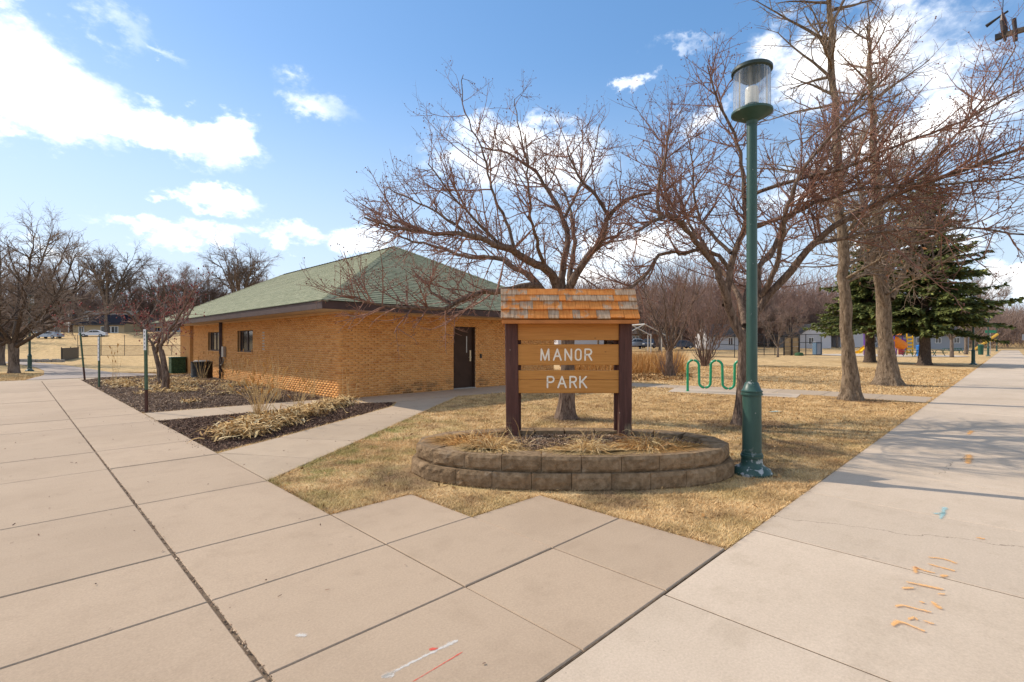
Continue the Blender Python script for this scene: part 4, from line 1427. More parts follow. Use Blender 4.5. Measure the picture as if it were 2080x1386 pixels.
# ------------------------------------------------------------------ lamp posts
def make_lamp(label):
    L_ = empty('lamp_post', (0, 0, 0), label=label, cat='lamp post', group='green park lamp posts')
    MB().lathe([(0.0, 0.0), (0.225, 0.0), (0.225, 0.035), (0.215, 0.045), (0.20, 0.075), (0.15, 0.10), (0.122, 0.13), (0.118, 0.20), (0.126, 0.205), (0.126, 0.235), (0.116, 0.24), (0.118, 0.255), (0.112, 0.265)], 28).build('base', 'lamp_green', L_, True)
    MB().lathe([(0.108, 0.262), (0.105, 0.95)], 28).build('lower_column', 'lamp_green', L_, True)
    MB().lathe([(0.105, 0.945), (0.122, 0.95), (0.122, 0.968), (0.113, 0.972), (0.113, 0.985), (0.120, 0.99), (0.120, 1.0), (0.104, 1.01), (0.075, 1.095), (0.066, 1.10), (0.063, 1.105)], 28).build('collar', 'lamp_green', L_, True)
    MB().lathe([(0.062, 1.09), (0.057, 4.20)], 20).build('pole', 'lamp_green', L_, True)
    MB().box(0.035, -0.06, 0.45, 0.112, 0.06, 0.72, 0.004).build('hatch', 'lamp_green', L_)
    MB().lathe([(0.0, 4.17), (0.06, 4.18), (0.065, 4.22), (0.215, 4.30), (0.23, 4.31), (0.23, 4.335), (0.21, 4.345), (0.08, 4.36), (0.08, 4.42), (0.0, 4.42)], 32).build('lamp_tray', 'lamp_green', L_, True)
    g_ = MB()
    for (r_, flip) in ((0.205, 0),):
        vs = [(r_ * math.cos(2 * math.pi * j / 36), r_ * math.sin(2 * math.pi * j / 36), z) for z in (4.34, 4.80) for j in range(36)]
        g_.add(vs, [(j, (j + 1) % 36, 36 + (j + 1) % 36, 36 + j) for j in range(36)])
    g_.build('glass', 'lamp_glass', L_, True)
    MB().lathe([(0.0, 4.42), (0.075, 4.42), (0.075, 4.60), (0.07, 4.62), (0.0, 4.62)], 20).build('lamp_lens', 'lens_white', L_, True)
    r_ = MB()
    for j in range(3):
        a = 2 * math.pi * j / 3 + 0.5
        r_.tube([(0.17 * math.cos(a), 0.17 * math.sin(a), 4.33), (0.17 * math.cos(a), 0.17 * math.sin(a), 4.84)], 0.008, 6)
    r_.build('rods', 'metal_brass', L_)
    MB().lathe([(0.0, 4.70), (0.10, 4.705), (0.196, 4.79), (0.215, 4.80), (0.228, 4.81), (0.228, 4.84), (0.215, 4.855), (0.14, 4.89), (0.0, 4.905)], 32).build('cap', 'cap_grey', L_, True)
    return L_
lamp = make_lamp('near green lamp post with clear glass drum beside the planter')
lamp.location = (6.26, 2.20, -0.02)
for (x, y, lab) in ((0.79, 44.5, 'green lamp post left of the trail before the brick house'), (48.7, 1.95, 'green lamp post under the right edge of the spruce'),
                    (80.7, 1.95, 'second farthest green lamp post along the sidewalk'), (128.0, 1.95, 'farthest green lamp post beside the yellow gate')):
    c_ = copy_tree(lamp)
    c_.location = (x, y, gz(x, y) + 0.01)
    c_['label'] = lab

# ------------------------------------------------------------------ bike rack
RK = empty('bike_rack', (15.34, 7.36, 0.0), math.atan2(-0.968, 0.25), label='bright green wave shaped tubular bike rack on concrete pad', cat='bike rack')
pts = [(0, 0, -0.02), (0, 0, 0.3), (0, 0, 0.83)]
x = 0.0
hp = 0.345 / 2
up = True
for k in range(5):
    cx_ = x + hp
    zc = 0.83 if up else 0.31
    for i in range(1, 10):
        a = math.pi - math.pi * i / 9 if up else math.pi + math.pi * i / 9
        pts.append((cx_ + hp * math.cos(a), 0, zc + hp * math.sin(a)))
    x += 2 * hp
    up = not up
pts += [(x, 0, 0.3), (x, 0, -0.02)]
MB().tube(pts, 0.039, 14).build('wave_tube', 'rack_green', RK, True)
for xx in (0, x):
    MB().lathe([(0.07, 0.002), (0.07, 0.012), (0.035, 0.014)], 16, (xx, 0, 0)).build('foot_plate', 'rack_green', RK, True)

# ------------------------------------------------------------------ marker posts by the plaza edge
def marker(x, y, h, plate, lean, label, rz=0.0, mats=('post_green', 'post_rust')):
    m_ = empty('sign_post', (x, y, -0.02), 0, label=label, cat='post', group='narrow sign posts beside the plaza', rot=(lean[0], lean[1], rz))
    def chan(z0, z1, mt, nm):
        q = MB()
        q.box(-0.03, -0.004, z0, 0.03, 0.004, z1)
        q.box(-0.03, 0.0045, z0, -0.022, 0.035, z1)
        q.box(0.022, 0.0045, z0, 0.03, 0.035, z1)
        q.build(nm, mt, m_)
    chan(0.0, h * 0.28, mats[1], 'lower_channel')
    chan(h * 0.28, h, mats[0], 'channel')
    if plate:
        z0, z1 = plate
        pl = MB().box(-0.037, -0.010, z0, 0.037, -0.005, z1).build('plate', 'plate_white', m_)
        n_ = 5
        for i in range(n_):
            zc = z1 - (i + 0.7) * (z1 - z0) / (n_ + 0.5)
            q = MB()
            q.box(-0.015, -0.0118, zc - 0.022, -0.006, -0.0105, zc + 0.022)
            q.box(0.004, -0.0118, zc - 0.02, 0.013, -0.0105, zc + 0.018)
            q.box(-0.0055, -0.0122, zc - 0.006, 0.0035, -0.0108, zc + 0.004)
            q.build('mark', 'plate_ink', pl)
    return m_
marker(2.12, 13.74, 1.86, (1.41, 1.88), (R(-0.3), R(-1.2)), 'nearest narrow post with white lettered strip at the walk corner', R(-60))
marker(2.14, 22.6, 1.80, (0.95, 1.78), (0, 0), 'middle upright green post with pale strip at the plaza edge', R(-60), ('post_green', 'post_green'))
marker(2.14, 27.5, 2.02, None, (R(2), R(-4.5)), 'farthest bare green post leaning left at the plaza end', R(-60), ('post_green', 'post_rust'))
# ------------------------------------------------------------------ bare trees
def tubes_np(polys, sides):
    """polys: list of (points list, radii list). returns V,F"""
    groups = {}
    for P, r in polys:
        groups.setdefault(len(P), []).append((P, r))
    Vs, Fs, base = [], [], 0
    for n, lst in groups.items():
        P = np.array([p for p, _ in lst], dtype=np.float64)
        r = np.array([q for _, q in lst], dtype=np.float64)
        mN = len(lst)
        Tg = np.empty_like(P)
        Tg[:, 1:-1] = P[:, 2:] - P[:, :-2]
        Tg[:, 0] = P[:, 1] - P[:, 0]
        Tg[:, -1] = P[:, -1] - P[:, -2]
        Tg /= np.linalg.norm(Tg, axis=2, keepdims=True) + 1e-9
        ref = np.where(np.abs(Tg[:, :1, 2:3]) > 0.8, np.array([1.0, 0.15, 0.1]), np.array([0.1, 0.05, 1.0]))
        U = np.cross(Tg, np.broadcast_to(ref, Tg.shape))
        U /= np.linalg.norm(U, axis=2, keepdims=True) + 1e-9
        W = np.cross(Tg, U)
        a = 2 * np.pi * np.arange(sides) / sides
        ring = P[:, :, None, :] + r[:, :, None, None] * (U[:, :, None, :] * np.cos(a)[None, None, :, None] + W[:, :, None, :] * np.sin(a)[None, None, :, None])
        Vs.append(ring.reshape(-1, 3))
        i, s, k = np.meshgrid(np.arange(mN), np.arange(n - 1), np.arange(sides), indexing='ij')
        b = base + (i * n + s) * sides
        k2 = (k + 1) % sides
        Fs.append(np.stack([b + k, b + k2, b + sides + k2, b + sides + k], -1).reshape(-1, 4))
        base += mN * n * sides
    return np.concatenate(Vs), np.concatenate(Fs)

def catmull(P, step):
    P = [Vector(p) for p in P]
    out = []
    n = len(P)
    for i in range(n - 1):
        p0, p1, p2, p3 = P[max(i - 1, 0)], P[i], P[i + 1], P[min(i + 2, n - 1)]
        k = max(2, int((p2 - p1).length / step))
        for j in range(k):
            t = j / k
            out.append(0.5 * ((2 * p1) + (p2 - p0) * t + (2 * p0 - 5 * p1 + 4 * p2 - p3) * t * t + (3 * p1 - p0 - 3 * p2 + p3) * t ** 3))
    out.append(P[-1])
    return out

class Tree:
    """recursive bare tree. levels: list of dicts dens, len, ang, up, gnarl, r, seg"""
    def __init__(self, seed, levels, tips=0.0):
        self.rg = random.Random(seed)
        self.lv = levels
        self.thick, self.fine, self.tips = [], [], []
        self.tipchance = tips

    def limb(self, pts, r0, r1, spawn=0, t0=0.15, fine=False, step=0.16, jitter=0.012, dens=1.0, power=0.85):
        P = catmull(pts, step)
        rg = self.rg
        P = [p + Vector((rg.gauss(0, jitter), rg.gauss(0, jitter), rg.gauss(0, jitter))) if 0 < i < len(P) - 1 else p for i, p in enumerate(P)]
        n = len(P)
        rr_ = [r0 + (r1 - r0) * (i / (n - 1)) ** power for i in range(n)]
        rr_ = [q * (1 + rg.uniform(-0.05, 0.07)) for q in rr_]
        (self.fine if fine else self.thick).append((P, rr_))
        if spawn is not None:
            self.kids(P, rr_, spawn, t0, dens)
        return P

    def kids(self, P, rr_, lev, t0=0.1, dens=1.0):
        if lev >= len(self.lv):
            return
        rg, L = self.rg, self.lv[lev]
        total = sum((P[i + 1] - P[i]).length for i in range(len(P) - 1))
        n = total * L['dens'] * dens
        n = int(n) + (1 if rg.random() < n - int(n) else 0)
        for _ in range(n):
            t = t0 + (1 - t0) * rg.random() ** L.get('bias', 0.9)
            s = t * (len(P) - 1)
            i = min(int(s), len(P) - 2)
            f = s - i
            p = P[i].lerp(P[i + 1], f)
            d = (P[i + 1] - P[i]).normalized()
            a = math.radians(rg.gauss(L['ang'], L.get('angv', 14)))
            o = Vector((rg.gauss(0, 1), rg.gauss(0, 1), rg.gauss(0, 1) * L.get('flat', 1.0) + L.get('lift', 0.35)))
            o = (o - d * o.dot(d))
            if o.length < 1e-4: continue
            o.normalize()
            dd = d * math.cos(a) + o * math.sin(a)
            ln = L['len'] * rg.uniform(0.45, 1.3) * (1.0 - L.get('short', 0.45) * t)
            r = min(L['r'] * rg.uniform(0.8, 1.2), rr_[i] * 0.75)
            self.grow(p, dd, ln, r, lev)

    def grow(self, p, d, ln, r, lev):
        rg, L = self.rg, self.lv[lev]
        n = max(2, int(round(ln / L['seg'])))
        st = ln / n
        P = [p.copy()]
        d = d.normalized()
        for i in range(n):
            d = d + Vector((rg.gauss(0, 1), rg.gauss(0, 1), rg.gauss(0, 1))) * L['gnarl'] + Vector((0, 0, L['up']))
            d.normalize()
            P.append(P[-1] + d * st)
        re = L.get('rend', 0.35)
        rr_ = [r * (1 - (1 - re) * (i / n)) for i in range(n + 1)]
        (self.thick if r > 0.03 else self.fine).append((P, rr_))
        self.kids(P, rr_, lev + 1, 0.08)
        if lev + 1 >= len(self.lv) and rg.random() < self.tipchance:
            self.tips.append(P[-1])

    def meshes(self, root, barkmat, twigmat, thick_sides=10, fine_sides=3, tipmat=None, tipname='buds', tipsize=0.012):
        V_, F_ = tubes_np(self.thick, thick_sides)
        o1 = mesh_np('trunk', V_, [F_], barkmat, root, smooth=True)
        V_, F_ = tubes_np(self.fine, fine_sides)
        o2 = mesh_np('crown', V_, [F_], twigmat, root, smooth=False)
        if tipmat and self.tips:
            C = np.array([list(t) for t in self.tips])
            n = len(C)
            rg = np.random.default_rng(3)
            s = tipsize * rg.uniform(0.6, 1.4, n)[:, None]
            C = C + rg.normal(0, tipsize * 0.6, (n, 3))
            off = np.array([(1, 0, 0), (-0.5, 0.87, 0), (-0.5, -0.87, 0), (0, 0, 1.1), (0, 0, -1.1)])
            Vv = (C[:, None, :] + s[:, None, :] * off[None]).reshape(-1, 3)
            b = np.arange(n)[:, None] * 5
            fs = np.concatenate([b + np.array(f)[None] for f in ((0, 1, 3), (1, 2, 3), (2, 0, 3), (1, 0, 4), (2, 1, 4), (0, 2, 4))])
            o3 = mesh_np(tipname, Vv, [fs], tipmat, root)
            o3['kind'] = 'stuff'
        return o1

def trunk_mesh(name, prof, mat, parent, sides=22, flute=0.10, seed=1, lobes=5):
    """prof: (x,y,z,radius) rings; fluted towards the ground"""
    vs, fs = [], []
    n = len(prof)
    for i, (x, y, z, r) in enumerate(prof):
        fl = flute * max(0.15, 1 - z / 0.9)
        for j in range(sides):
            a = 2 * math.pi * j / sides
            q = 1 + fl * math.sin(lobes * a + seed + 0.8 * z) + 0.5 * fl * math.sin((lobes + 4) * a + 2.1 * seed) + 0.08 * mnoise.noise(Vector((math.cos(a) * 2 + seed, math.sin(a) * 2, z * 2.5)))
            vs.append((x + r * q * math.cos(a), y + r * q * math.sin(a), z))
    for i in range(n - 1):
        for j in range(sides):
            fs.append((i * sides + j, i * sides + (j + 1) % sides, (i + 1) * sides + (j + 1) % sides, (i + 1) * sides + j))
    return MB().add(vs, fs).build(name, mat, parent, True)

def smooth_prof(keys, step=0.09):
    out = []
    for i in range(len(keys) - 1):
        a, b = keys[i], keys[i + 1]
        k = max(1, int((b[2] - a[2]) / step))
        for j in range(k):
            f = j / k
            out.append(tuple(a[q] * (1 - f) + b[q] * f for q in range(4)))
    out.append(keys[-1])
    return out

CRAB = [dict(dens=6.8, len=1.55, ang=50, angv=20, up=0.045, gnarl=0.09, r=0.018, seg=0.16, lift=0.2, rend=0.3, short=0.5),
        dict(dens=6.0, len=0.66, ang=46, angv=18, up=0.05, gnarl=0.10, r=0.0095, seg=0.13, lift=0.3, rend=0.4),
        dict(dens=9.5, len=0.14, ang=58, angv=18, up=0.03, gnarl=0.16, r=0.0058, seg=0.09, lift=0.2, rend=0.55, short=0.2)]

def crab(base, limbs, trunk_keys, seed, label, levels=CRAB, tips=0.5, tipmat='bud_red', tipname='buds', tipsize=0.011, extra=None, z=0.0, group='bare crabapple trees'):
    t_ = empty('crabapple_tree', (base[0], base[1], z), R(-45), label=label, cat='tree', group=group)
    T_ = Tree(seed, levels, tips)
    for (pts, r0, r1, kw) in limbs:
        T_.limb(pts, r0 * 0.76, r1 * 0.9, **kw)
    T_.meshes(t_, 'bark_crab', 'twig_crab', tipmat=tipmat, tipname=tipname, tipsize=tipsize)
    trunk_mesh('trunk_base', smooth_prof(trunk_keys), 'bark_crab', t_, seed=seed, flute=0.16)
    return t_

# crabapple behind the sign; local x to the right of the view, y away from it. Limb outlines follow the photograph,
# their spread in depth is free.
k1 = 10.28 / 1015
def A1(px, py, dep): return ((px - 1148) * k1 * (1 + dep / 10.28), dep, 1.55 + (697 - py) * k1 * (1 + dep / 10.28))
def poly1(lst): return [A1(*q) for q in lst]
L1 = [
 (poly1([(1149, 640, 0), (1153, 585, 0), (1185, 524, -0.2), (1217, 484, -0.4), (1233, 431, -0.5), (1262, 405, -0.7), (1310, 390, -0.9)]), 0.135, 0.03, {}),
 (poly1([(1230, 440, -0.5), (1201, 395, -0.6), (1165, 355, -0.7), (1140, 300, -0.8)]), 0.055, 0.015, {}),
 (poly1([(1145, 645, 0), (1128, 575, 0), (1104, 545, -0.3), (1068, 530, -0.7), (1031, 508, -1.1), (999, 500, -1.4), (930, 476, -1.8), (854, 471, -2.1), (761, 459, -2.4), (700, 439, -2.6)]), 0.15, 0.016, {}),
 (poly1([(1147, 640, 0), (1140, 565, 0.1), (1151, 496, 0.2), (1145, 443, 0.3), (1100, 362, 0.3), (1072, 334, 0.3), (1031, 310, 0.2), (979, 298, 0.0)]), 0.12, 0.016, {}),
 (poly1([(1031, 508, -1.1), (1019, 463, -1.0), (991, 395, -0.9), (971, 314, -0.8), (930, 210, -0.7), (932, 150, -0.6)]), 0.045, 0.007, dict(dens=0.55)),
 (poly1([(1142, 660, 0), (1088, 582, -0.2), (1015, 588, -0.5), (963, 593, -0.7), (922, 611, -0.9), (890, 624, -1.0), (842, 624, -1.2), (761, 619, -1.4), (690, 600, -1.6)]), 0.12, 0.014, dict(t0=0.35)),
 (poly1([(905, 620, -1.0), (885, 605, -0.9), (862, 592, -0.9), (856, 575, -0.9)]), 0.045, 0.02, {}),
 (poly1([(1140, 650, 0), (1084, 564, 0.3), (1060, 548, 0.6), (1015, 522, 0.9), (963, 520, 1.2), (898, 500, 1.6), (830, 480, 1.9), (770, 450, 2.1)]), 0.11, 0.014, {}),
 (poly1([(1149, 630, 0), (1160, 560, 0.5), (1175, 490, 1.1), (1170, 420, 1.6), (1150, 370, 2.0), (1120, 310, 2.2)]), 0.10, 0.012, dict(dens=0.55)),
 (poly1([(1150, 630, 0), (1170, 560, 0.6), (1215, 510, 1.2), (1265, 480, 1.8), (1300, 440, 2.2)]), 0.09, 0.012, {}),
 (poly1([(1104, 545, -0.3), (1080, 500, -0.9), (1060, 440, -1.4), (1050, 390, -1.7), (1045, 330, -1.8), (1040, 270, -1.9)]), 0.06, 0.010, dict(dens=0.55)),
 (poly1([(999, 500, -1.4), (940, 440, -1.6), (890, 390, -1.8), (840, 330, -2.0)]), 0.04, 0.010, {}),
 (poly1([(930, 476, -1.8), (860, 430, -1.9), (800, 400, -2.0), (760, 380, -2.0)]), 0.032, 0.010, {}),
 (poly1([(1145, 443, 0.3), (1180, 380, 0.5), (1210, 320, 0.8), (1225, 250, 1.0)]), 0.045, 0.010, dict(dens=0.55)),
 (poly1([(1072, 334, 0.3), (1060, 280, 0.3), (1046, 200, 0.3)]), 0.03, 0.008, dict(dens=0.55)),
]
crab((8.06, 6.48), L1, [(0.02, 0, -0.05, 0.27), (0.0, 0, 0.1, 0.21), (0.01, 0, 0.35, 0.165), (0.03, 0, 0.9, 0.14), (0.03, 0, 1.6, 0.135), (0.0, 0, 2.2, 0.15), (0.0, 0, 2.55, 0.12)], 31,
     'wide bare crabapple tree growing behind the park sign', tips=0.6, z=-0.02)

k2 = 9.53 / 1015
def A2(px, py, dep): return ((px - 1503) * k2 * (1 + dep / 9.53), dep, 1.55 + (697 - py) * k2 * (1 + dep / 9.53))
def poly2(lst): return [A2(*q) for q in lst]
L2 = [
 (poly2([(1511, 700, 0), (1483, 640, 0), (1470, 605, -0.1), (1450, 560, -0.2), (1444, 540, -0.2), (1418, 518, -0.3), (1386, 486, -0.5), (1360, 464, -0.6), (1338, 447, -0.7), (1318, 438, -0.8), (1290, 441, -0.9), (1262, 453, -1.0), (1225, 470, -1.1)]), 0.115, 0.022, dict(t0=0.4)),
 (poly2([(1290, 441, -0.9), (1286, 410, -0.9), (1285, 380, -0.9), (1290, 330, -1.0), (1300, 260, -1.0)]), 0.05, 0.010, {}),
 (poly2([(1472, 618, 0), (1479, 590, 0.1), (1487, 553, 0.1), (1492, 510, 0.1), (1511, 466, 0.0), (1510, 400, 0.0), (1504, 330, 0.0), (1490, 270, 0.0), (1450, 200, -0.1), (1425, 130, -0.2)]), 0.10, 0.012, {}),
 (poly2([(1485, 551, 0.1), (1472, 527, 0.1), (1453, 514, 0.1), (1416, 505, 0.0), (1381, 513, -0.1), (1360, 511, -0.2), (1318, 517, -0.3), (1297, 547, -0.4), (1266, 573, -0.5), (1236, 588, -0.6)]), 0.055, 0.030, dict(t0=0.35, dens=0.6)),
 (poly2([(1487, 512, 0.1), (1468, 486, 0.3), (1444, 447, 0.5), (1431, 438, 0.6), (1409, 430, 0.7), (1388, 386, 0.9), (1375, 320, 1.0)]), 0.05, 0.012, {}),
 (poly2([(1444, 447, 0.5), (1425, 400, 0.4), (1418, 330, 0.3), (1400, 260, 0.2)]), 0.035, 0.009, {}),
 (poly2([(1511, 700, 0), (1530, 640, 0), (1562, 592, -0.1), (1585, 551, -0.3), (1610, 509, -0.5), (1650, 458, -0.8), (1740, 395, -1.3), (1840, 345, -1.7), (1960, 295, -2.0), (2060, 255, -2.2)]), 0.115, 0.014, dict(t0=0.3)),
 (poly2([(1540, 620, 0), (1550, 539, 0.2), (1578, 518, 0.3), (1610, 456, 0.5), (1650, 424, 0.8), (1720, 330, 1.2), (1790, 230, 1.5), (1840, 140, 1.7)]), 0.08, 0.012, dict(t0=0.25)),
 (poly2([(1512, 466, 0.0), (1560, 440, -0.5), (1650, 392, -1.0), (1720, 375, -1.5), (1800, 372, -1.9), (1900, 360, -2.2), (2010, 350, -2.4)]), 0.055, 0.010, {}),
 (poly2([(1545, 600, 0), (1552, 540, -0.4), (1545, 470, -0.8), (1540, 420, -1.0), (1570, 330, -1.2), (1640, 230, -1.5), (1700, 150, -1.7)]), 0.07, 0.012, {}),
 (poly2([(1509, 400, 0.0), (1560, 370, -0.6), (1640, 340, -1.2), (1730, 290, -1.7), (1850, 230, -2.1), (1960, 150, -2.4)]), 0.05, 0.010, {}),
 (poly2([(1512, 660, 0), (1520, 590, 0.6), (1500, 520, 1.3), (1470, 440, 1.9), (1450, 350, 2.4)]), 0.085, 0.012, {}),
 (poly2([(1511, 680, 0), (1540, 600, 0.6), (1600, 540, 1.4), (1670, 480, 2.1), (1750, 420, 2.6)]), 0.085, 0.012, {}),
 (poly2([(1620, 495, -0.6), (1700, 470, -1.3), (1800, 460, -1.9), (1900, 470, -2.3), (1990, 500, -2.6)]), 0.04, 0.009, {}),
 (poly2([(1740, 395, -1.3), (1830, 300, -1.5), (1900, 200, -1.6), (1960, 90, -1.7)]), 0.035, 0.009, {}),
 (poly2([(1360, 464, -0.6), (1330, 400, -0.4), (1340, 320, -0.2), (1360, 240, 0.0)]), 0.035, 0.009, {}),
]
crab((9.83, 3.65), L2, [(-0.02, 0, -0.05, 0.18), (-0.01, 0, 0.12, 0.13), (0.01, 0, 0.4, 0.112), (0.04, 0, 0.9, 0.108), (0.075, 0, 1.45, 0.12), (0.08, 0, 1.68, 0.095)], 57,
     'bare crabapple tree right behind the near lamp post', tips=0.5, z=-0.02)

# two small crabapples with red fruit in the mulch bed
BERRY = [dict(dens=3.8, len=0.95, ang=50, up=0.06, gnarl=0.15, r=0.016, seg=0.16, lift=0.4, rend=0.35),
         dict(dens=4.8, len=0.45, ang=48, up=0.03, gnarl=0.16, r=0.008, seg=0.13, lift=0.2, rend=0.4),
         dict(dens=7.5, len=0.15, ang=55, up=0.0, gnarl=0.18, r=0.005, seg=0.08, lift=0.0, rend=0.6)]
def mk(base_px, d_, lst):
    k_ = d_ / 1015
    return [((px - base_px) * k_ * (1 + dep / d_), dep, 1.55 + (697 - py) * k_ * (1 + dep / d_)) for px, py, dep in lst]
q = lambda lst: mk(328, 17.9, lst)
crab((3.77, 21.5), [
    (q([(327, 783, 0), (322, 740, 0), (312, 705, 0), (290, 670, 0), (265, 640, 0.2), (245, 612, 0.4)]), 0.085, 0.016, dict(t0=0.3)),
    (q([(318, 715, 0), (340, 690, -0.4), (362, 675, -0.8), (385, 650, -1.2)]), 0.08, 0.015, {}),
    (q([(292, 672, 0), (275, 635, -0.4), (240, 640, -0.9), (205, 650, -1.3), (175, 652, -1.6)]), 0.06, 0.012, {}),
    (q([(290, 670, 0), (298, 630, 0.4), (300, 595, 0.7), (290, 570, 0.9)]), 0.06, 0.012, {}),
    (q([(300, 685, 0), (262, 660, 0.8), (225, 640, 1.4), (200, 620, 1.8)]), 0.06, 0.012, {}),
    (q([(310, 700, 0), (325, 650, 0.8), (335, 610, 1.3), (340, 580, 1.6)]), 0.06, 0.012, {})],
    [(0, 0, -0.05, 0.11), (0, 0, 0.15, 0.085), (-0.1, 0, 0.75, 0.075), (-0.28, 0, 1.4, 0.06)], 71, 'left small crabapple with red fruit in the mulch bed', BERRY, 0.9, 'berry_red', 'berries', 0.024,
    group='small crabapples with red fruit')
q = lambda lst: mk(345, 15.3, lst)
crab((3.41, 18.2), [
    (q([(334, 798, 0), (338, 760, 0), (327, 712, 0), (331, 695, 0), (352, 675, -0.2), (375, 655, -0.4), (400, 630, -0.6), (425, 600, -0.8), (445, 585, -1.0)]), 0.095, 0.012, dict(t0=0.4)),
    (q([(335, 690, 0), (350, 665, 0.3), (352, 630, 0.5), (345, 590, 0.7), (348, 560, 0.8)]), 0.05, 0.012, {}),
    (q([(329, 702, 0), (310, 660, 0.5), (300, 620, 0.8), (305, 585, 1.0)]), 0.05, 0.012, {}),
    (q([(352, 675, -0.2), (365, 640, 0.4), (360, 600, 0.9)]), 0.045, 0.012, {}),
    (q([(375, 655, -0.4), (385, 670, -0.9), (400, 690, -1.2), (410, 700, -1.4)]), 0.03, 0.01, {})],
    [(-0.12, 0, -0.05, 0.13), (-0.15, 0, 0.15, 0.10), (-0.12, 0, 0.55, 0.085), (-0.24, 0, 1.2, 0.075), (-0.27, 0, 1.35, 0.065)], 73, 'right small crabapple with red fruit and a bent trunk near the wall', BERRY, 0.9, 'berry_red', 'berries', 0.021,
    group='small crabapples with red fruit')

# ------------------------------------------------------------------ tall straight trees beyond the cross path
def tall_tree(x, y, h, r0, lean, seed, label, fork=None, leaves=160, first=3.0, lw=1.0):
    t_ = empty('oak_tree', (x, y, gz(x, y)), R(-45), label=label, cat='tree', group='tall bare trees by the sidewalk')
    lv = [dict(dens=4.6, len=3.2 * lw, ang=66, angv=16, up=0.03, gnarl=0.085, r=0.042, seg=0.34, lift=0.1, flat=0.35, rend=0.25, short=0.6, bias=1.0),
          dict(dens=3.4, len=1.25, ang=46, angv=14, up=0.03, gnarl=0.12, r=0.017, seg=0.25, lift=0.1, rend=0.35),
          dict(dens=4.6, len=0.55, ang=46, up=0.01, gnarl=0.14, r=0.0095, seg=0.18, lift=0.1, rend=0.45),
          dict(dens=4.4, len=0.24, ang=48, up=0.0, gnarl=0.15, r=0.006, seg=0.12, lift=0.0, rend=0.6)]
    T_ = Tree(seed, lv, 0.05)
    pts = [(lean[0] * z / h * 1.0, lean[1] * z / h, z) for z in (1.2, 3, 5, 7, 9, 11, h)]
    T_.limb(pts, r0 * 0.92, 0.03, spawn=0, t0=(first - 1.2) / (h - 1.2), step=0.4, jitter=0.02, power=1.1)
    for f in (fork or []):
        T_.limb(f[0], f[1], 0.02, spawn=0, t0=0.2, step=0.35, jitter=0.02)
    T_.meshes(t_, 'bark_oak', 'twig_oak', thick_sides=14)
    trunk_mesh('trunk_base', smooth_prof([(0, 0, -0.08, r0 * 2.1), (0, 0, 0.08, r0 * 1.75), (0, 0, 0.3, r0 * 1.4), (0, 0, 0.75, r0 * 1.15), (lean[0] * 1.3 / h, 0, 1.35, r0 * 0.95)]), 'bark_oak', t_, 26, 0.09, seed, 6)
    # a few rust coloured leaves still hanging
    rg = np.random.default_rng(seed)
    ends = [P[-1] for P, _ in T_.fine if P[-1].z < 6.5]
    idx = rg.integers(0, len(ends), leaves)
    C = np.array([list(ends[i]) for i in idx]) + rg.normal(0, 0.05, (leaves, 3))
    D = rg.normal(0, 1, (leaves, 3)); D /= np.linalg.norm(D, axis=1, keepdims=True)
    E_ = np.cross(D, rg.normal(0, 1, (leaves, 3))); E_ /= np.linalg.norm(E_, axis=1, keepdims=True)
    s = rg.uniform(0.03, 0.06, leaves)[:, None]
    Nn = np.cross(D, E_)
    Vv = np.stack([C - D * s, C + E_ * s * 0.5 + Nn * s * .25, C + D * s, C - E_ * s * 0.5 + Nn * s * .25], 1).reshape(-1, 3)
    b = np.arange(leaves)[:, None] * 4
    o_ = mesh_np('leaves', Vv, [np.concatenate([b + np.array([[0, 1, 2]]), b + np.array([[0, 2, 3]])])], 'leaf_rust', t_)
    o_['kind'] = 'stuff'
    return t_
tall_tree(16.23, 3.12, 14.0, 0.165, (-0.75, 0.0), 91, 'nearer tall straight bare tree beside the sidewalk', first=2.9)
k4 = 18.5 / 1015
tall_tree(22.93, 3.25, 13.5, 0.27, (-0.6, 0.2), 93, 'thicker tall bare tree standing behind the nearer one', first=3.0, lw=1.15,
          fork=[([(0.0, 0, 2.6), (-0.5, -0.2, 3.6), (-0.9, -0.4, 5.0), (-1.3, -0.4, 7.0), (-1.5, -0.3, 9.5)], 0.13), ([(0.1, 0, 3.2), (0.9, 0.3, 4.4), (1.5, 0.5, 6.2), (1.9, 0.5, 8.5)], 0.13)])

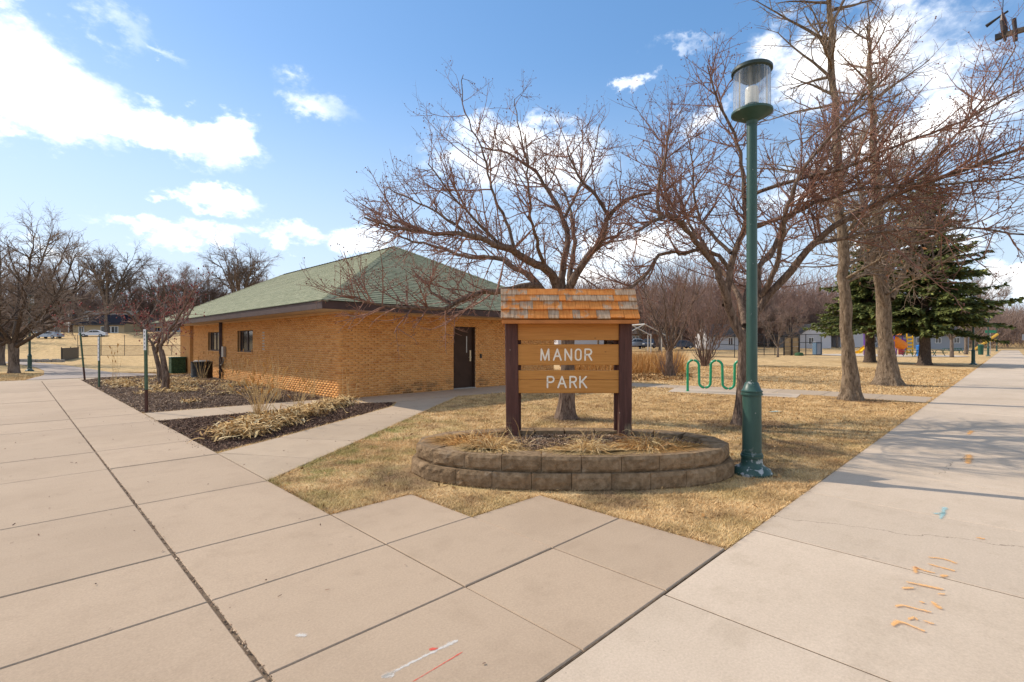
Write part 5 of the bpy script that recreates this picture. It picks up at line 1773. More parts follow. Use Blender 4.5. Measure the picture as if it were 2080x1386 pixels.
# ------------------------------------------------------------------ spruces
def spruce(x, y, h, rad_, skirt, seed, label, density=1.0, rz=0.0):
    t_ = empty('spruce_tree', (x, y, gz(x, y)), rz, label=label, cat='tree', group='dark spruces by the sidewalk')
    rg = np.random.default_rng(seed)
    trunk_mesh('trunk', smooth_prof([(0, 0, -0.1, 0.55), (0, 0, 0.2, 0.38), (0, 0, 1.5, 0.31), (0, 0, h * 0.6, 0.16), (0, 0, h * 0.98, 0.03)], 0.5), 'bark_dark', t_, 14, 0.08, seed)
    Q, RN, br = [], [], []
    z = skirt
    while z < h - 0.3:
        f = (z - skirt) / (h - skirt)
        R_ = rad_ * (1 - f) ** 0.85 * (0.85 + 0.15 * math.sin(z * 2.1 + seed)) + 0.15
        nb = int((11 if f < 0.6 else 8) * density)
        a0 = rg.uniform(0, 6.28)
        for i in range(nb):
            a = a0 + 2 * math.pi * i / nb + rg.normal(0, 0.22)
            ln = R_ * rg.uniform(0.5, 1.15)
            zb = max(z + rg.normal(0, 0.28), skirt - 0.2)
            tilt = max((0.35 * f - 0.14) + rg.normal(0, 0.10), -0.22)
            n_ = max(3, int(ln / 0.22))
            ca, sa = math.cos(a), math.sin(a)
            pts = []
            for k in range(n_ + 1):
                t = k / n_
                rr2 = ln * t
                zz = zb + ln * (tilt * t - 0.16 * t * t + 0.14 * t ** 3.0)
                pts.append((rr2 * ca, rr2 * sa, zz))
            br.append(([Vector(p) for p in pts], [0.035 * (1 - 0.8 * k / n_) for k in range(n_ + 1)]))
            # sprays of needles along the bough
            ns = int(ln * 38 * density) + 4
            t = rg.uniform(0.12, 1.0, ns) ** 0.75
            P = np.array(pts)
            si = np.minimum((t * n_).astype(int), n_ - 1)
            fr = (t * n_ - si)[:, None]
            C = P[si] * (1 - fr) + P[si + 1] * fr
            side = rg.choice([-1, 1], ns)
            sw = rg.uniform(0.35, 1.1, ns) * side
            L_ = rg.uniform(0.22, 0.5, ns) * (0.65 + 0.5 * (1 - t)) * min(1.0, 0.5 + ln / 3)
            dx = np.cos(a + sw); dy = np.sin(a + sw)
            dz = rg.normal(-0.32, 0.34, ns)
            D = np.stack([dx, dy, dz], -1)
            Wd = np.stack([-dy, dx, rg.normal(0, 0.5, ns)], -1) * (rg.uniform(0.05, 0.10, ns))[:, None]
            e = C + D * L_[:, None]
            m_ = C + D * (L_ * 0.5)[:, None]
            up = np.array([0, 0, 0.03])
            Q.append(np.stack([C, m_ - Wd, e, m_ + Wd, m_ + up + D * 0.02], 1))
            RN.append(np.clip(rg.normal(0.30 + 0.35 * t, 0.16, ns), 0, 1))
        z += rg.uniform(0.19, 0.28)
    Q = np.concatenate(Q); RN = np.concatenate(RN)
    n = len(Q)
    b = np.arange(n)[:, None] * 5
    fs = np.concatenate([b + np.array([f_]) for f_ in ((0, 1, 4), (1, 2, 4), (2, 3, 4), (3, 0, 4))])
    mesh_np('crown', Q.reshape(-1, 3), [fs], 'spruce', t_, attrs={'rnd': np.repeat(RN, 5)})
    V_, F_ = tubes_np(br, 4)
    mesh_np('boughs', V_, [F_], 'bark_dark', t_)['kind'] = 'stuff'
    return t_
spruce(45.2, 4.3, 13.6, 5.0, 2.8, 5, 'larger dark spruce with bare lower trunk beside the sidewalk')
spruce(46.5, 7.7, 10.0, 4.4, 3.0, 8, 'smaller olive green spruce left of the larger one')

# ------------------------------------------------------------------ shrubs by the tall grass
def shrub(x, y, h, w, n, seed, label, trunk=None, sprouts=40, mat='twig_shrub', lean=0.0):
    t_ = empty('shrub', (x, y, gz(x, y)), R(-45), label=label, cat='shrub', group='leafless shrubs near the tall grass')
    lv = [dict(dens=3.0, len=h * 0.36, ang=32, angv=12, up=0.09, gnarl=0.09, r=0.02, seg=0.25, lift=0.3, rend=0.35),
          dict(dens=4.0, len=h * 0.16, ang=36, up=0.05, gnarl=0.12, r=0.010, seg=0.2, lift=0.2, rend=0.45),
          dict(dens=4.2, len=0.28, ang=40, up=0.02, gnarl=0.14, r=0.007, seg=0.14, lift=0.1, rend=0.6)]
    T_ = Tree(seed, lv, 0)
    rg = random.Random(seed)
    for i in range(n):
        a = 2 * math.pi * i / n + rg.uniform(-0.3, 0.3)
        s = w * rg.uniform(0.5, 1.0)
        z0 = trunk if trunk else 0.0
        hh = h * rg.uniform(0.8, 1.05)
        c_, s_ = math.cos(a), math.sin(a)
        T_.limb([(0.05 * c_, 0.05 * s_, z0), (s * 0.28 * c_, s * 0.28 * s_, z0 + (hh - z0) * 0.22), (s * 0.6 * c_, s * 0.6 * s_, z0 + (hh - z0) * 0.55), (s * c_, s * s_, hh)], 0.06 if trunk else 0.035, 0.008, t0=0.25, step=0.22, jitter=0.03)
    for i in range(sprouts):
        a = rg.uniform(0, 6.28)
        s = rg.uniform(0.3, 0.9)
        hh = rg.uniform(0.6, 1.7)
        b_ = rg.uniform(0.02, 0.3)
        T_.fine.append(([Vector((b_ * math.cos(a), b_ * math.sin(a), -0.02)), Vector((s * .6 * math.cos(a), s * .6 * math.sin(a), hh * .5)), Vector((s * math.cos(a + .1), s * math.sin(a + .1), hh))], [0.014, 0.01, 0.005]))
    T_.meshes(t_, 'bark_crab', mat, thick_sides=8)
    if trunk:
        trunk_mesh('trunk_base', smooth_prof([(0, 0, -0.05, 0.24), (0, 0, 0.2, 0.17), (0, 0, trunk, 0.14), (0, 0, trunk + 0.12, 0.10)]), 'bark_crab', t_, 16, 0.12, seed)
    return t_
shrub(21.2, 11.05, 5.2, 2.0, 9, 3, 'tall leafless shrub with a short trunk and sprouts right of the sign', 1.15, 46)
shrub(30.0, 13.3, 5.6, 2.6, 16, 4, 'dense reddish vase shaped shrub behind the bike rack', None, 70, 'twig_far_red')

# ------------------------------------------------------------------ trees in the distance: a few shapes, copied
def far_tree(seed, h, spread, kind='round', twig='twig_far', rt=0.036, name='bare_tree'):
    t_ = empty(name, (0, 0, 0))
    k = h / 14.0
    if kind == 'elm':
        lv = [dict(dens=0.95 / k, len=4.2 * k, ang=34, angv=10, up=0.015, gnarl=0.09, r=0.11 * k, seg=0.7 * k, lift=0.25, rend=0.3),
              dict(dens=2.2 / k, len=2.0 * k, ang=40, up=0.01, gnarl=0.12, r=0.05 * k, seg=0.5 * k, lift=0.1, rend=0.4),
              dict(dens=4.5 / k, len=0.95 * k, ang=44, up=0.0, gnarl=0.13, r=0.030 * k, seg=0.35 * k, lift=0.0, rend=0.5)]
        nl, z0 = 9, h * 0.30
    else:
        lv = [dict(dens=1.15 / k, len=3.3 * k, ang=40, angv=12, up=0.05, gnarl=0.09, r=0.08 * k, seg=0.6 * k, lift=0.3, rend=0.3),
              dict(dens=2.6 / k, len=1.6 * k, ang=40, up=0.03, gnarl=0.12, r=0.045 * k, seg=0.45 * k, lift=0.2, rend=0.4),
              dict(dens=4.4 / k, len=0.85 * k, ang=42, up=0.01, gnarl=0.13, r=rt, seg=0.35 * k, lift=0.1, rend=0.6),
              dict(dens=3.0 / k, len=0.55 * k, ang=42, up=0.0, gnarl=0.13, r=rt * 0.8, seg=0.3 * k, lift=0.1, rend=0.7)]
        nl, z0 = 7, h * 0.2
    T_ = Tree(seed, lv, 0)
    rg = random.Random(seed)
    r0 = 0.26 * k * (1.5 if kind == 'elm' else 1)
    for i in range(nl):
        a = 2 * math.pi * i / nl + rg.uniform(-0.3, 0.3)
        s = spread * rg.uniform(0.45, 1.0) if i else 0.4
        hh = h * rg.uniform(0.78, 1.0)
        c_, s_ = math.cos(a), math.sin(a)
        if kind == 'elm':
            P = [(0, 0, z0 * 0.85), (s * .18 * c_, s * .18 * s_, z0 * 1.35), (s * .45 * c_, s * .45 * s_, hh * 0.66), (s * .8 * c_, s * .8 * s_, hh * 0.88), (s * c_, s * s_, hh * 0.9)]
        else:
            P = [(0, 0, z0 * rg.uniform(0.8, 1.3)), (s * .3 * c_, s * .3 * s_, hh * .42), (s * .65 * c_, s * .65 * s_, hh * .68), (s * c_, s * s_, hh * 0.92)]
        T_.limb(P, r0 * 0.55, 0.03, t0=0.25, step=0.7 * k, jitter=0.05)
    T_.thick.append(([Vector((0, 0, z)) for z in (-0.3, 0.4, z0 * 0.6, z0, z0 * 1.3)], [r0 * 1.35, r0 * 1.05, r0 * 0.95, r0 * 0.9, r0 * 0.6]))
    T_.meshes(t_, 'bark_far', twig, thick_sides=7)
    return t_

def put(proto, used, x, y, s, rz, label, group):
    o = proto if not used else copy_tree(proto)
    o.location = (x, y, gz(x, y))
    o.scale = (s, s, s)
    o.rotation_euler = (0, 0, rz)
    tag(o, label, 'tree', group)
    return o
def at(px, d_):
    l_ = (px - 1040) / 1015 * d_
    return ((d_ + l_) / S2, (d_ - l_) / S2)
elm = far_tree(201, 21, 9.5, 'elm')
rd1 = far_tree(202, 15, 6.0, 'round')
rd2 = far_tree(203, 14, 5.0, 'round', 'twig_far_red')
rd3 = far_tree(204, 12, 6.2, 'round', 'twig_far')
GL, GR = 'bare trees beyond the ball field', 'bare trees behind the playground'
nu = {}
def P_(proto, px, d_, s, label, group):
    x, y = at(px, d_)
    put(proto, nu.get(proto.name_full), x, y, s, rnd.uniform(0, 6.28), label, group)
    nu[proto.name_full] = True
P_(elm, 218, 112, 0.92, 'large vase shaped bare elm above the navy house', GL)
P_(elm, 488, 105, 0.90, 'bare elm with heavy upright limbs just above the roof line', GL)
P_(rd3, 116, 100, 0.42, 'small bare tree on the slope beside the parked silver car', GL)
for i, (px, d_, pr, s) in enumerate(((-60, 95, rd1, 1.2), (40, 120, rd1, 1.2), (95, 128, rd2, 1.2), (150, 132, rd3, 1.45), (285, 125, rd3, 1.4), (330, 118, rd1, 1.1), (375, 122, rd2, 1.15), (415, 126, rd1, 1.1), (455, 130, rd3, 1.35), (530, 124, rd2, 1.05), (580, 120, rd3, 1.1))):
    P_(pr, px, d_, s, ['brown twiggy tree out past the left frame side of the slope', 'bare tree rising behind the far brick ranch house', 'bare tree crown between the brick house and the elm', 'bare tree behind the peak of the navy house', 'rounded bare tree right of the elm above the red fruited crabapple', 'bare tree crown left of the roof end', 'reddish bare tree seen over the left eave', 'bare treetop at the low end of the roof', 'bushy bare tree behind the heavy limbed elm', 'bare treetop right of the heavy limbed elm', 'faint bare treetop touching the green roof slope'][i], GL)
for i, (px, d_, pr, s) in enumerate(((1215, 92, rd1, 0.75), (1262, 84, rd3, 0.85), (1300, 90, rd2, 0.8), (1340, 78, rd2, 0.72), (1385, 88, rd1, 0.80), (1425, 82, rd2, 0.76), (1468, 92, rd3, 0.85), (1515, 86, rd2, 0.70), (1560, 95, rd1, 0.72), (1605, 90, rd2, 0.68), (1650, 98, rd3, 0.78), (1700, 95, rd1, 0.7), (1750, 100, rd3, 0.75), (1830, 105, rd2, 0.75), (1920, 110, rd1, 0.7))):
    P_(pr, px, d_, s, ['bare tree just left of the sign roof edge', 'bare tree showing over the sign roof', 'reddish bare tree right of the sign roof', 'reddish bare tree above the pale shelter frame', 'bare tree behind the tall shrub', 'reddish bare tree behind the dense shrub', 'bare tree above the white cottage', 'reddish bare tree behind the lamp pole', 'bare tree left of the fenced court', 'reddish bare tree above the tan court panels', 'bare tree right of the fenced court', 'bare tree behind the nearer tall trunk', 'bare tree behind the thicker trunk', 'reddish bare tree hidden behind the spruces', 'bare tree behind the larger spruce'][i], GR)
P_(rd3, 1580, 55, 0.48, 'small bare tree with several stems in front of the fenced court', GR)
sw_row = [(72, 4.6, rd3, 0.78, 'nearest rounded bare tree beyond the spruce by the sidewalk'), (92, 4.4, rd1, 0.75, 'second bare tree along the far sidewalk'), (112, 4.5, rd3, 0.85, 'third bare tree along the far sidewalk'), (138, 5.0, rd1, 0.85, 'last bare tree at the end of the sidewalk'), (175, -8, rd3, 1.0, 'bare tree on the far hill at the right edge')]
for (x, y, pr, s, lab) in sw_row:
    put(pr, True, x, y, s, rnd.uniform(0, 6.28), lab, 'bare trees along the far sidewalk')
# woods on the skyline, too far off to count
def woods(label, px0, px1, d0, d1, n, h, seed, mat):
    rg = random.Random(seed)
    L_ = []
    for _ in range(n):
        x, y = at(rg.uniform(px0, px1), rg.uniform(d0, d1))
        z = gz(x, y)
        hh = h * rg.uniform(0.5, 1.0) * (0.75 + 0.35 * math.sin(x * 0.31 + y * 0.17))
        for q_ in range(9):
            a = rg.uniform(0, 6.28)
            s0 = rg.uniform(0.0, 0.6)
            b0 = Vector((x + rg.gauss(0, 0.9), y + rg.gauss(0, 0.9), z + hh * s0))
            ln = hh * (1 - s0) * rg.uniform(0.5, 1.0)
            t0 = Vector((rg.gauss(0, 0.45), rg.gauss(0, 0.45), 1.0)).normalized()
            L_.append(([b0, b0 + t0 * ln * 0.5, b0 + (t0 + Vector((rg.gauss(0, .18), rg.gauss(0, .18), 0))) * ln], [0.055, 0.04, 0.018]))
    V_, F_ = tubes_np(L_, 3)
    o_ = mesh_np('far_woods', V_, [F_], mat)
    tag(o_, label, 'woods', kind='stuff')
woods('brown leafless woods on the skyline behind the left houses', -120, 640, 124, 165, 3200, 16, 1, 'twig_far')
woods('reddish brown leafless woods behind the white houses on the right', 1130, 1800, 100, 135, 4600, 19, 2, 'twig_far_red')
woods('grey brown leafless woods beyond the end of the sidewalk', 1800, 2200, 115, 190, 2000, 11, 3, 'twig_far')
# the two big trees at the left edge
SIDE = [dict(dens=2.4, len=2.6, ang=52, angv=14, up=0.05, gnarl=0.10, r=0.055, seg=0.4, lift=0.3, rend=0.3),
        dict(dens=3.6, len=1.35, ang=44, up=0.03, gnarl=0.12, r=0.022, seg=0.28, lift=0.2, rend=0.4),
        dict(dens=4.2, len=0.6, ang=44, up=0.01, gnarl=0.14, r=0.013, seg=0.22, lift=0.1, rend=0.5),
        dict(dens=3.0, len=0.3, ang=44, up=0.0, gnarl=0.14, r=0.010, seg=0.18, lift=0.1, rend=0.6)]
def side_tree(x, y, h, sp_, seed, label, r0=0.25):
    t_ = empty('maple_tree', (x, y, gz(x, y)), R(-45), label=label, cat='tree', group='big bare trees at the left edge')
    T_ = Tree(seed, SIDE, 0)
    rg = random.Random(seed)
    for i in range(8):
        a = 2 * math.pi * i / 8 + rg.uniform(-.25, .25)
        s = sp_ * rg.uniform(0.6, 1.0)
        hh = h * rg.uniform(0.55, 1.0)
        c_, s_ = math.cos(a), math.sin(a)
        T_.limb([(0.05 * c_, 0.05 * s_, 1.7), (s * .3 * c_, s * .3 * s_, 1.9 + hh * .16), (s * .65 * c_, s * .65 * s_, hh * .6), (s * c_, s * s_, hh)], r0 * 0.55, 0.02, t0=0.2, step=0.4, jitter=0.03)
    T_.limb([(0.15, 0, 1.6), (1.6, -0.4, 2.2), (3.6, -0.8, 3.0), (5.4, -1.0, 3.6)], 0.14, 0.02, t0=0.25, step=0.4)
    T_.meshes(t_, 'bark_dark', 'twig_oak', thick_sides=9)
    trunk_mesh('trunk_base', smooth_prof([(0, 0, -0.1, r0 * 1.3), (0, 0, 0.2, r0 * 1.02), (0, 0, 1.0, r0 * 0.95), (0, 0, 1.8, r0 * 1.05), (0, 0, 2.1, r0 * 0.8)]), 'bark_far', t_, 18, 0.08, seed)
side_tree(0.06, 42.3, 7.9, 4.6, 61, 'nearer big bare tree left of the lamp post')
side_tree(-0.75, 57.8, 11.5, 5.6, 62, 'farther big bare tree at the very left edge', 0.36)
# ------------------------------------------------------------------ dry plants
def strands(name, P0, D, L, W, droop, rg, mat, parent=None, segs=4, curl=0.2):
    """curved tapering strips starting at P0 in direction D"""
    n = len(P0)
    side = np.stack([-D[:, 1], D[:, 0], rg.normal(0, 0.25, n)], -1)
    side /= np.linalg.norm(side, axis=1, keepdims=True) + 1e-9
    p = P0.copy()
    d = D / (np.linalg.norm(D, axis=1, keepdims=True) + 1e-9)
    rows = []
    for k in range(segs + 1):
        w = W * (1 - 0.85 * (k / segs) ** 1.6)
        rows.append(np.stack([p - side * w[:, None], p + side * w[:, None]], 1))
        d = d + rg.normal(0, curl, (n, 3)) * 0.5
        d[:, 2] -= droop
        d /= np.linalg.norm(d, axis=1, keepdims=True) + 1e-9
        p = p + d * (L / segs)[:, None]
    V_ = np.stack(rows, 1)            # n, segs+1, 2, 3
    b = (np.arange(n) * (segs + 1) * 2)[:, None]
    F_ = np.concatenate([b + np.array([[2 * k, 2 * k + 1, 2 * k + 3, 2 * k + 2]]) for k in range(segs)])
    return mesh_np(name, V_.reshape(-1, 3), [F_], mat, parent, attrs={'rnd': np.repeat(rg.uniform(0, 1, n), (segs + 1) * 2)})

def clamp_above(o, z):
    me = o.data
    n = len(me.vertices)
    a = np.empty(n * 3, dtype=np.float32)
    me.vertices.foreach_get('co', a)
    a = a.reshape(-1, 3)
    rg = np.random.default_rng(1)
    lowv = a[:, 2] < z
    a[lowv, 2] = z + rg.uniform(0, 0.02, lowv.sum())
    me.vertices.foreach_set('co', a.ravel())
    me.update()

def straw_clump(x, y, z, r, h, n, seed, label, mat, L=(0.16, 0.46), name='grass_clump', group=None, flop=None, w=0.0027, stretch=1.0, floor=0.0, inside=None):
    t_ = empty(name, (x, y, z), R(-45), label=label, cat='dry grass', group=group)
    rg = np.random.default_rng(seed)
    a = rg.uniform(0, 2 * np.pi, n)
    q = np.sqrt(rg.uniform(0, 1, n)) * r
    P0 = np.stack([q * np.cos(a) * stretch, q * np.sin(a), np.zeros(n)], -1)
    D = np.stack([np.cos(a) * rg.uniform(0.2, 1.1, n), np.sin(a) * rg.uniform(0.2, 1.1, n), rg.uniform(0.3, 1.1, n)], -1)
    if flop is not None:
        D += np.array([flop[0], flop[1], 0])
    o = strands('blades', P0, D, rg.uniform(L[0], L[1], n), np.full(n, w) * rg.uniform(0.6, 1.5, n), h, rg, mat, t_, 5, 0.25)
    clamp_above(o, floor)
    if inside is not None:      # keep the blades on the bed: over the block tops, never through the wall
        n_ = len(o.data.vertices)
        a_ = np.empty(n_ * 3, dtype=np.float32)
        o.data.vertices.foreach_get('co', a_)
        a_ = a_.reshape(-1, 3)
        U, W = a_[:, 0] + inside[0], a_[:, 1] + inside[1]
        e_ = (np.abs(U / (PR - 0.12)) ** 2.3 + np.abs(W / (PD - 0.12)) ** 2.3) ** (1 / 2.3)
        k_ = np.where(e_ > 1, 1 / np.maximum(e_, 1e-6), 1.0)
        a_[:, 0] = U * k_ - inside[0]
        a_[:, 1] = W * k_ - inside[1]
        on = (np.abs(U / (PR - 0.36)) ** 2.3 + np.abs(W / (PD - 0.36)) ** 2.3) > 1
        a_[on, 2] = np.maximum(a_[on, 2], 0.053)
        o.data.vertices.foreach_set('co', a_.ravel())
        o.data.update()
    o['kind'] = 'stuff'
    return t_
def pl(u_, v_):      # planter local -> world
    c_, s_ = math.cos(R(-45)), math.sin(R(-45))
    return PL_C[0] + u_ * c_ - v_ * s_, PL_C[1] + u_ * s_ + v_ * c_
for i, (u_, v_, r_, n_, fl, st, lab) in enumerate((
        (-1.30, 0.0, 0.16, 420, (-0.25, 0.0), 1.5, 'flat straw tuft at the left end of the planter'),
        (-0.98, -0.38, 0.14, 640, (0.0, -0.2), 1.2, 'rounded golden straw clump left of the left sign post'),
        (0.02, -0.52, 0.13, 420, (-0.5, 0.0), 1.4, 'straw clump at the middle of the planter front'),
        (0.26, -0.55, 0.12, 360, (0.3, -0.2), 1.4, 'small straw clump right of the planter middle'),
        (0.98, -0.30, 0.18, 560, (0.15, 0.1), 1.7, 'wide reddish straw mat right of the right sign post'),
        (0.72, -0.42, 0.14, 360, (-0.4, -0.2), 1.6, 'low straw mat in front of the right sign post'))):
    x, y = pl(u_, v_)
    straw_clump(x, y, 0.29, r_ * 1.3, 0.5, int(n_ * 3.2), 40 + i, lab, 'straw_orange' if i in (0, 4) else 'straw', group='dry grass clumps in the planter', flop=fl, stretch=st, inside=(u_, v_))
for (u_, v_, h_, lab) in ((-0.62, -0.12, 0.42, 'tall dry blades bending at the left sign post'), (0.85, -0.1, 0.32, 'dry blades bending at the right sign post')):
    x, y = pl(u_, v_)
    straw_clump(x, y, 0.29, 0.06, 0.16, 14, int(h_ * 100), lab, 'straw', L=(h_ * 0.8, h_ * 1.3), group='dry grass clumps in the planter', w=0.003)

# heap of dead hosta leaves in the triangular bed
def leaf_heap(pts, n, seed, label, name='dead_leaves', L=(0.12, 0.34), W=(0.005, 0.020), mat='straw', group=None, h=0.10):
    t_ = empty(name, (0, 0, 0), label=label, cat='dead leaves', group=group)
    rg = np.random.default_rng(seed)
    pts = np.array(pts)
    idx = rg.integers(0, len(pts), n)
    C = pts[idx]
    a = rg.uniform(0, 2 * np.pi, n)
    P0 = np.stack([C[:, 0] + rg.normal(0, 1, n) * C[:, 2], C[:, 1] + rg.normal(0, 1, n) * C[:, 2], rg.uniform(0.05, 0.05 + h, n)], -1)
    D = np.stack([np.cos(a), np.sin(a), rg.uniform(-0.1, 0.75, n)], -1)
    o = strands('leaves', P0, D, rg.uniform(L[0], L[1], n), rg.uniform(W[0], W[1], n), 0.30, rg, mat, t_, 4, 0.5)
    clamp_above(o, 0.035)
    o['kind'] = 'stuff'
    return t_
hp_ = []
for i in range(26):
    f = i / 25
    hp_.append((2.75 + f * 3.05 + 0.1 * math.sin(i * 2.1), 9.25 + f * 2.45 + 0.12 * math.cos(i * 1.7), 0.17 - 0.05 * f))
leaf_heap(hp_, 4200, 6, 'long heap of dead straw coloured hosta leaves on the dark mulch', h=0.16)
leaf_heap([(2.62, 9.0, 0.16), (2.85, 9.3, 0.2), (3.1, 9.55, 0.2), (3.35, 9.75, 0.2)], 1600, 7, 'near end of dead leaf heap spilling toward the plaza', h=0.13, group=None)
hb = [(rnd.uniform(2.6, 6.1), rnd.uniform(14.2, 26), rnd.uniform(0.12, 0.3)) for _ in range(46)]
leaf_heap(hb, 5200, 8, 'scattered tan leaf litter over the long mulch bed', L=(0.10, 0.28), h=0.12)
leaf_heap([(3.5 + 0.3 * math.cos(i), 18.1 + 0.3 * math.sin(i), 0.25) for i in range(6)], 500, 9, 'tan leaves heaped at the foot of the bent crabapple', h=0.14)
# stalks with seed heads
def stalks(x, y, n, h, spread, seed, label, head=True):
    t_ = empty('dry_stalks', (x, y, 0.04), R(-45), label=label, cat='dry stalks', group='dry stalks in the mulch beds')
    rg = np.random.default_rng(seed)
    a = rg.uniform(0, 2 * np.pi, n)
    P0 = np.stack([rg.normal(0, 0.08, n), rg.normal(0, 0.08, n), np.zeros(n)], -1)
    D = np.stack([np.cos(a) * spread * rg.uniform(0.2, 1.2, n), np.sin(a) * spread * rg.uniform(0.2, 1.2, n), np.ones(n)], -1)
    polys = []
    tips = []
    for i in range(n):
        L_ = h * rg.uniform(0.55, 1.15)
        d_ = Vector(D[i]).normalized()
        p = Vector(P0[i])
        P = [p.copy()]
        for k in range(5):
            d_ = (d_ + Vector(rg.normal(0, 0.06, 3)) + Vector((0, 0, -0.03))).normalized()
            p = p + d_ * L_ / 5
            P.append(p.copy())
        polys.append((P, [0.0045, 0.004, 0.0036, 0.003, 0.0026, 0.002]))
        tips.append((P[-2], P[-1]))
    V_, F_ = tubes_np(polys, 3)
    s_ = mesh_np('stems', V_, [F_], 'straw', t_, attrs={'rnd': rg.uniform(0.3, 1, len(V_))})
    if head:
        hs_ = []
        for (p, q_) in tips:
            if rg.uniform() < 0.55:
                d_ = (q_ - p).normalized()
                hs_.append(([q_ - d_ * 0.02, q_ + d_ * 0.03, q_ + d_ * 0.08, q_ + d_ * 0.11], [0.004, 0.016, 0.012, 0.002]))
        if hs_:
            V_, F_ = tubes_np(hs_, 5)
            mesh_np('seed_heads', V_, [F_], 'straw_orange', t_, attrs={'rnd': rg.uniform(0.2, 0.8, len(V_))})['kind'] = 'stuff'
for (x, y, n, h, sp2, sd2, lab) in ((3.5, 10.6, 60, 1.0, 0.55, 1, 'pale arching stalk clump behind the dead leaf heap'), (5.0, 13.9, 26, 1.15, 0.4, 2, 'seed headed stalks before the brick wall near the corner'), (5.9, 13.75, 18, 1.0, 0.35, 3, 'few stalks at the very corner of the brick wall'),
                                  (6.25, 12.35, 8, 0.8, 0.3, 4, 'couple of plumed stalks crossing the wall corner'), (4.6, 16.4, 26, 1.1, 0.4, 5, 'upright stalks in the middle of the long bed'), (5.6, 18.6, 22, 1.2, 0.35, 6, 'stalks below the nearer window'),
                                  (3.0, 25.5, 14, 1.3, 0.25, 7, 'thin stems at the far end of the long bed'), (4.4, 25.8, 14, 1.2, 0.3, 8, 'thin stems between the crabapple and the bin'), (5.2, 22.2, 18, 1.0, 0.4, 10, 'stalks leaning before the air conditioner'), (4.6, 11.4, 24, 0.6, 0.6, 12, 'short broken stalks at the upper end of the leaf heap')):
    stalks(x, y, n, h, sp2, sd2, lab)

# tall orange prairie grass right of the sign
t_ = empty('prairie_grass', (0, 0, 0), label='patch of tall orange prairie grass right of the sign', cat='tall grass')
rg = np.random.default_rng(15)
n = 9000
d_ = rg.uniform(24.5, 34, n)
pxs = rg.uniform(1150, 1392, n) - (d_ - 24.5) * 1.5
l_ = (pxs - 1040) / 1015 * d_
X, Y = (d_ + l_) / S2, (d_ - l_) / S2
P0 = np.stack([X, Y, ground_z(X, Y)], -1)
a = rg.uniform(0, 2 * np.pi, n)
D = np.stack([np.cos(a) * 0.35, np.sin(a) * 0.35, np.ones(n)], -1)
o = strands('blades', P0, D, rg.uniform(0.6, 1.25, n), rg.uniform(0.006, 0.013, n), 0.12, rg, 'straw_orange', t_, 3, 0.15)
o['kind'] = 'stuff'
# brown leaves swept along the path
rg = np.random.default_rng(17)
n = 1500
d_ = rg.uniform(20.6, 24.5, n)
l_ = rg.uniform(0.20, 0.36, n) * d_
X, Y = (d_ + l_) / S2, (d_ - l_) / S2
k = lawn_mask(X, Y)
X, Y = X[k], Y[k]
o = chips('leaf_drift', X, Y, ground_z(X, Y) + 0.03, rg, 'leaf_litter', L=(0.07, 0.15), W=(0.04, 0.09), tilt=0.7)
tag(o, 'drift of brown fallen leaves in front of the prairie grass', 'leaves', kind='stuff')
rg = np.random.default_rng(18)
n = 900
d_ = np.sqrt(rg.uniform(4.2 ** 2, 16 ** 2, n)); l_ = rg.uniform(-0.5, 0.9, n) * d_
X, Y = (d_ + l_) / S2, (d_ - l_) / S2
k = lawn_mask(X, Y)
X, Y = X[k], Y[k]
o = chips('fallen_leaves', X, Y, ground_z(X, Y) + 0.018, rg, 'leaf_litter', L=(0.03, 0.07), W=(0.015, 0.035), tilt=0.4)
tag(o, 'small brown leaves and twigs lying in the lawn', 'leaves', kind='stuff')

# ------------------------------------------------------------------ spray paint on the paving
def G0(px, py):
    dd = 1015 * 1.55 / (py - 697)
    ll = (px - 1040) / 1015 * dd
    return ((dd + ll) / S2, (dd - ll) / S2)
def mark(strokes, w, mat, label, z=0.0025, name='paint_mark', group=None):
    root = empty(name, (strokes[0][0][0], strokes[0][0][1], z), label=label, cat='paint mark', group=group)
    ox, oy = strokes[0][0]
    for st in strokes:
        P = catmull([(p[0], p[1], 0) for p in st], 0.02)
        n = len(P)
        V_, F_, E_ = [], [], []
        for i, p in enumerate(P):
            dv = (P[min(i + 1, n - 1)] - P[max(i - 1, 0)]).normalized()
            s = Vector((-dv.y, dv.x, 0))
            ww = w * 1.5 * (0.75 + 0.5 * mnoise.noise(p * 9)) * (0.55 if i in (0, n - 1) else 1)
            for k, e in ((-1.6, 0.0), (0, 1.0), (1.6, 0.0)):
                q_ = p + s * ww * k
                V_.append((q_.x - ox, q_.y - oy, 0)); E_.append(e)
            if i:
                for k in (0, 1):
                    F_.append(((i - 1) * 3 + k, (i - 1) * 3 + k + 1, i * 3 + k + 1, i * 3 + k))
        mesh_np('stroke', V_, [np.array(F_)], mat, root, attrs={'edge': E_})
    return root
def Z3(x, y): return G0(1480 + x / 2.635, 860 + y / 2.635)
GO = 'sprayed utility marks'
def zs(*L_): return [[Z3(*p) for p in st] for st in L_]
mark(zs([(880, 1085), (905, 1062), (945, 1072), (1052, 1115)]), 0.012, 'paint_orange', 'lowest orange sprayed figure on the sidewalk', group=GO)
mark(zs([(962, 1052), (992, 1040), (1012, 1055)], [(1040, 1058), (1100, 1075)], [(895, 982), (930, 975), (1000, 993), (1085, 1012)]), 0.011, 'paint_orange', 'second lowest orange sprayed figure on the sidewalk', group=GO)
mark(zs([(1085, 955), (1110, 975), (1140, 996)], [(1020, 955), (1050, 962)]), 0.012, 'paint_orange', 'small orange dash right of the sprayed figures', group=GO)
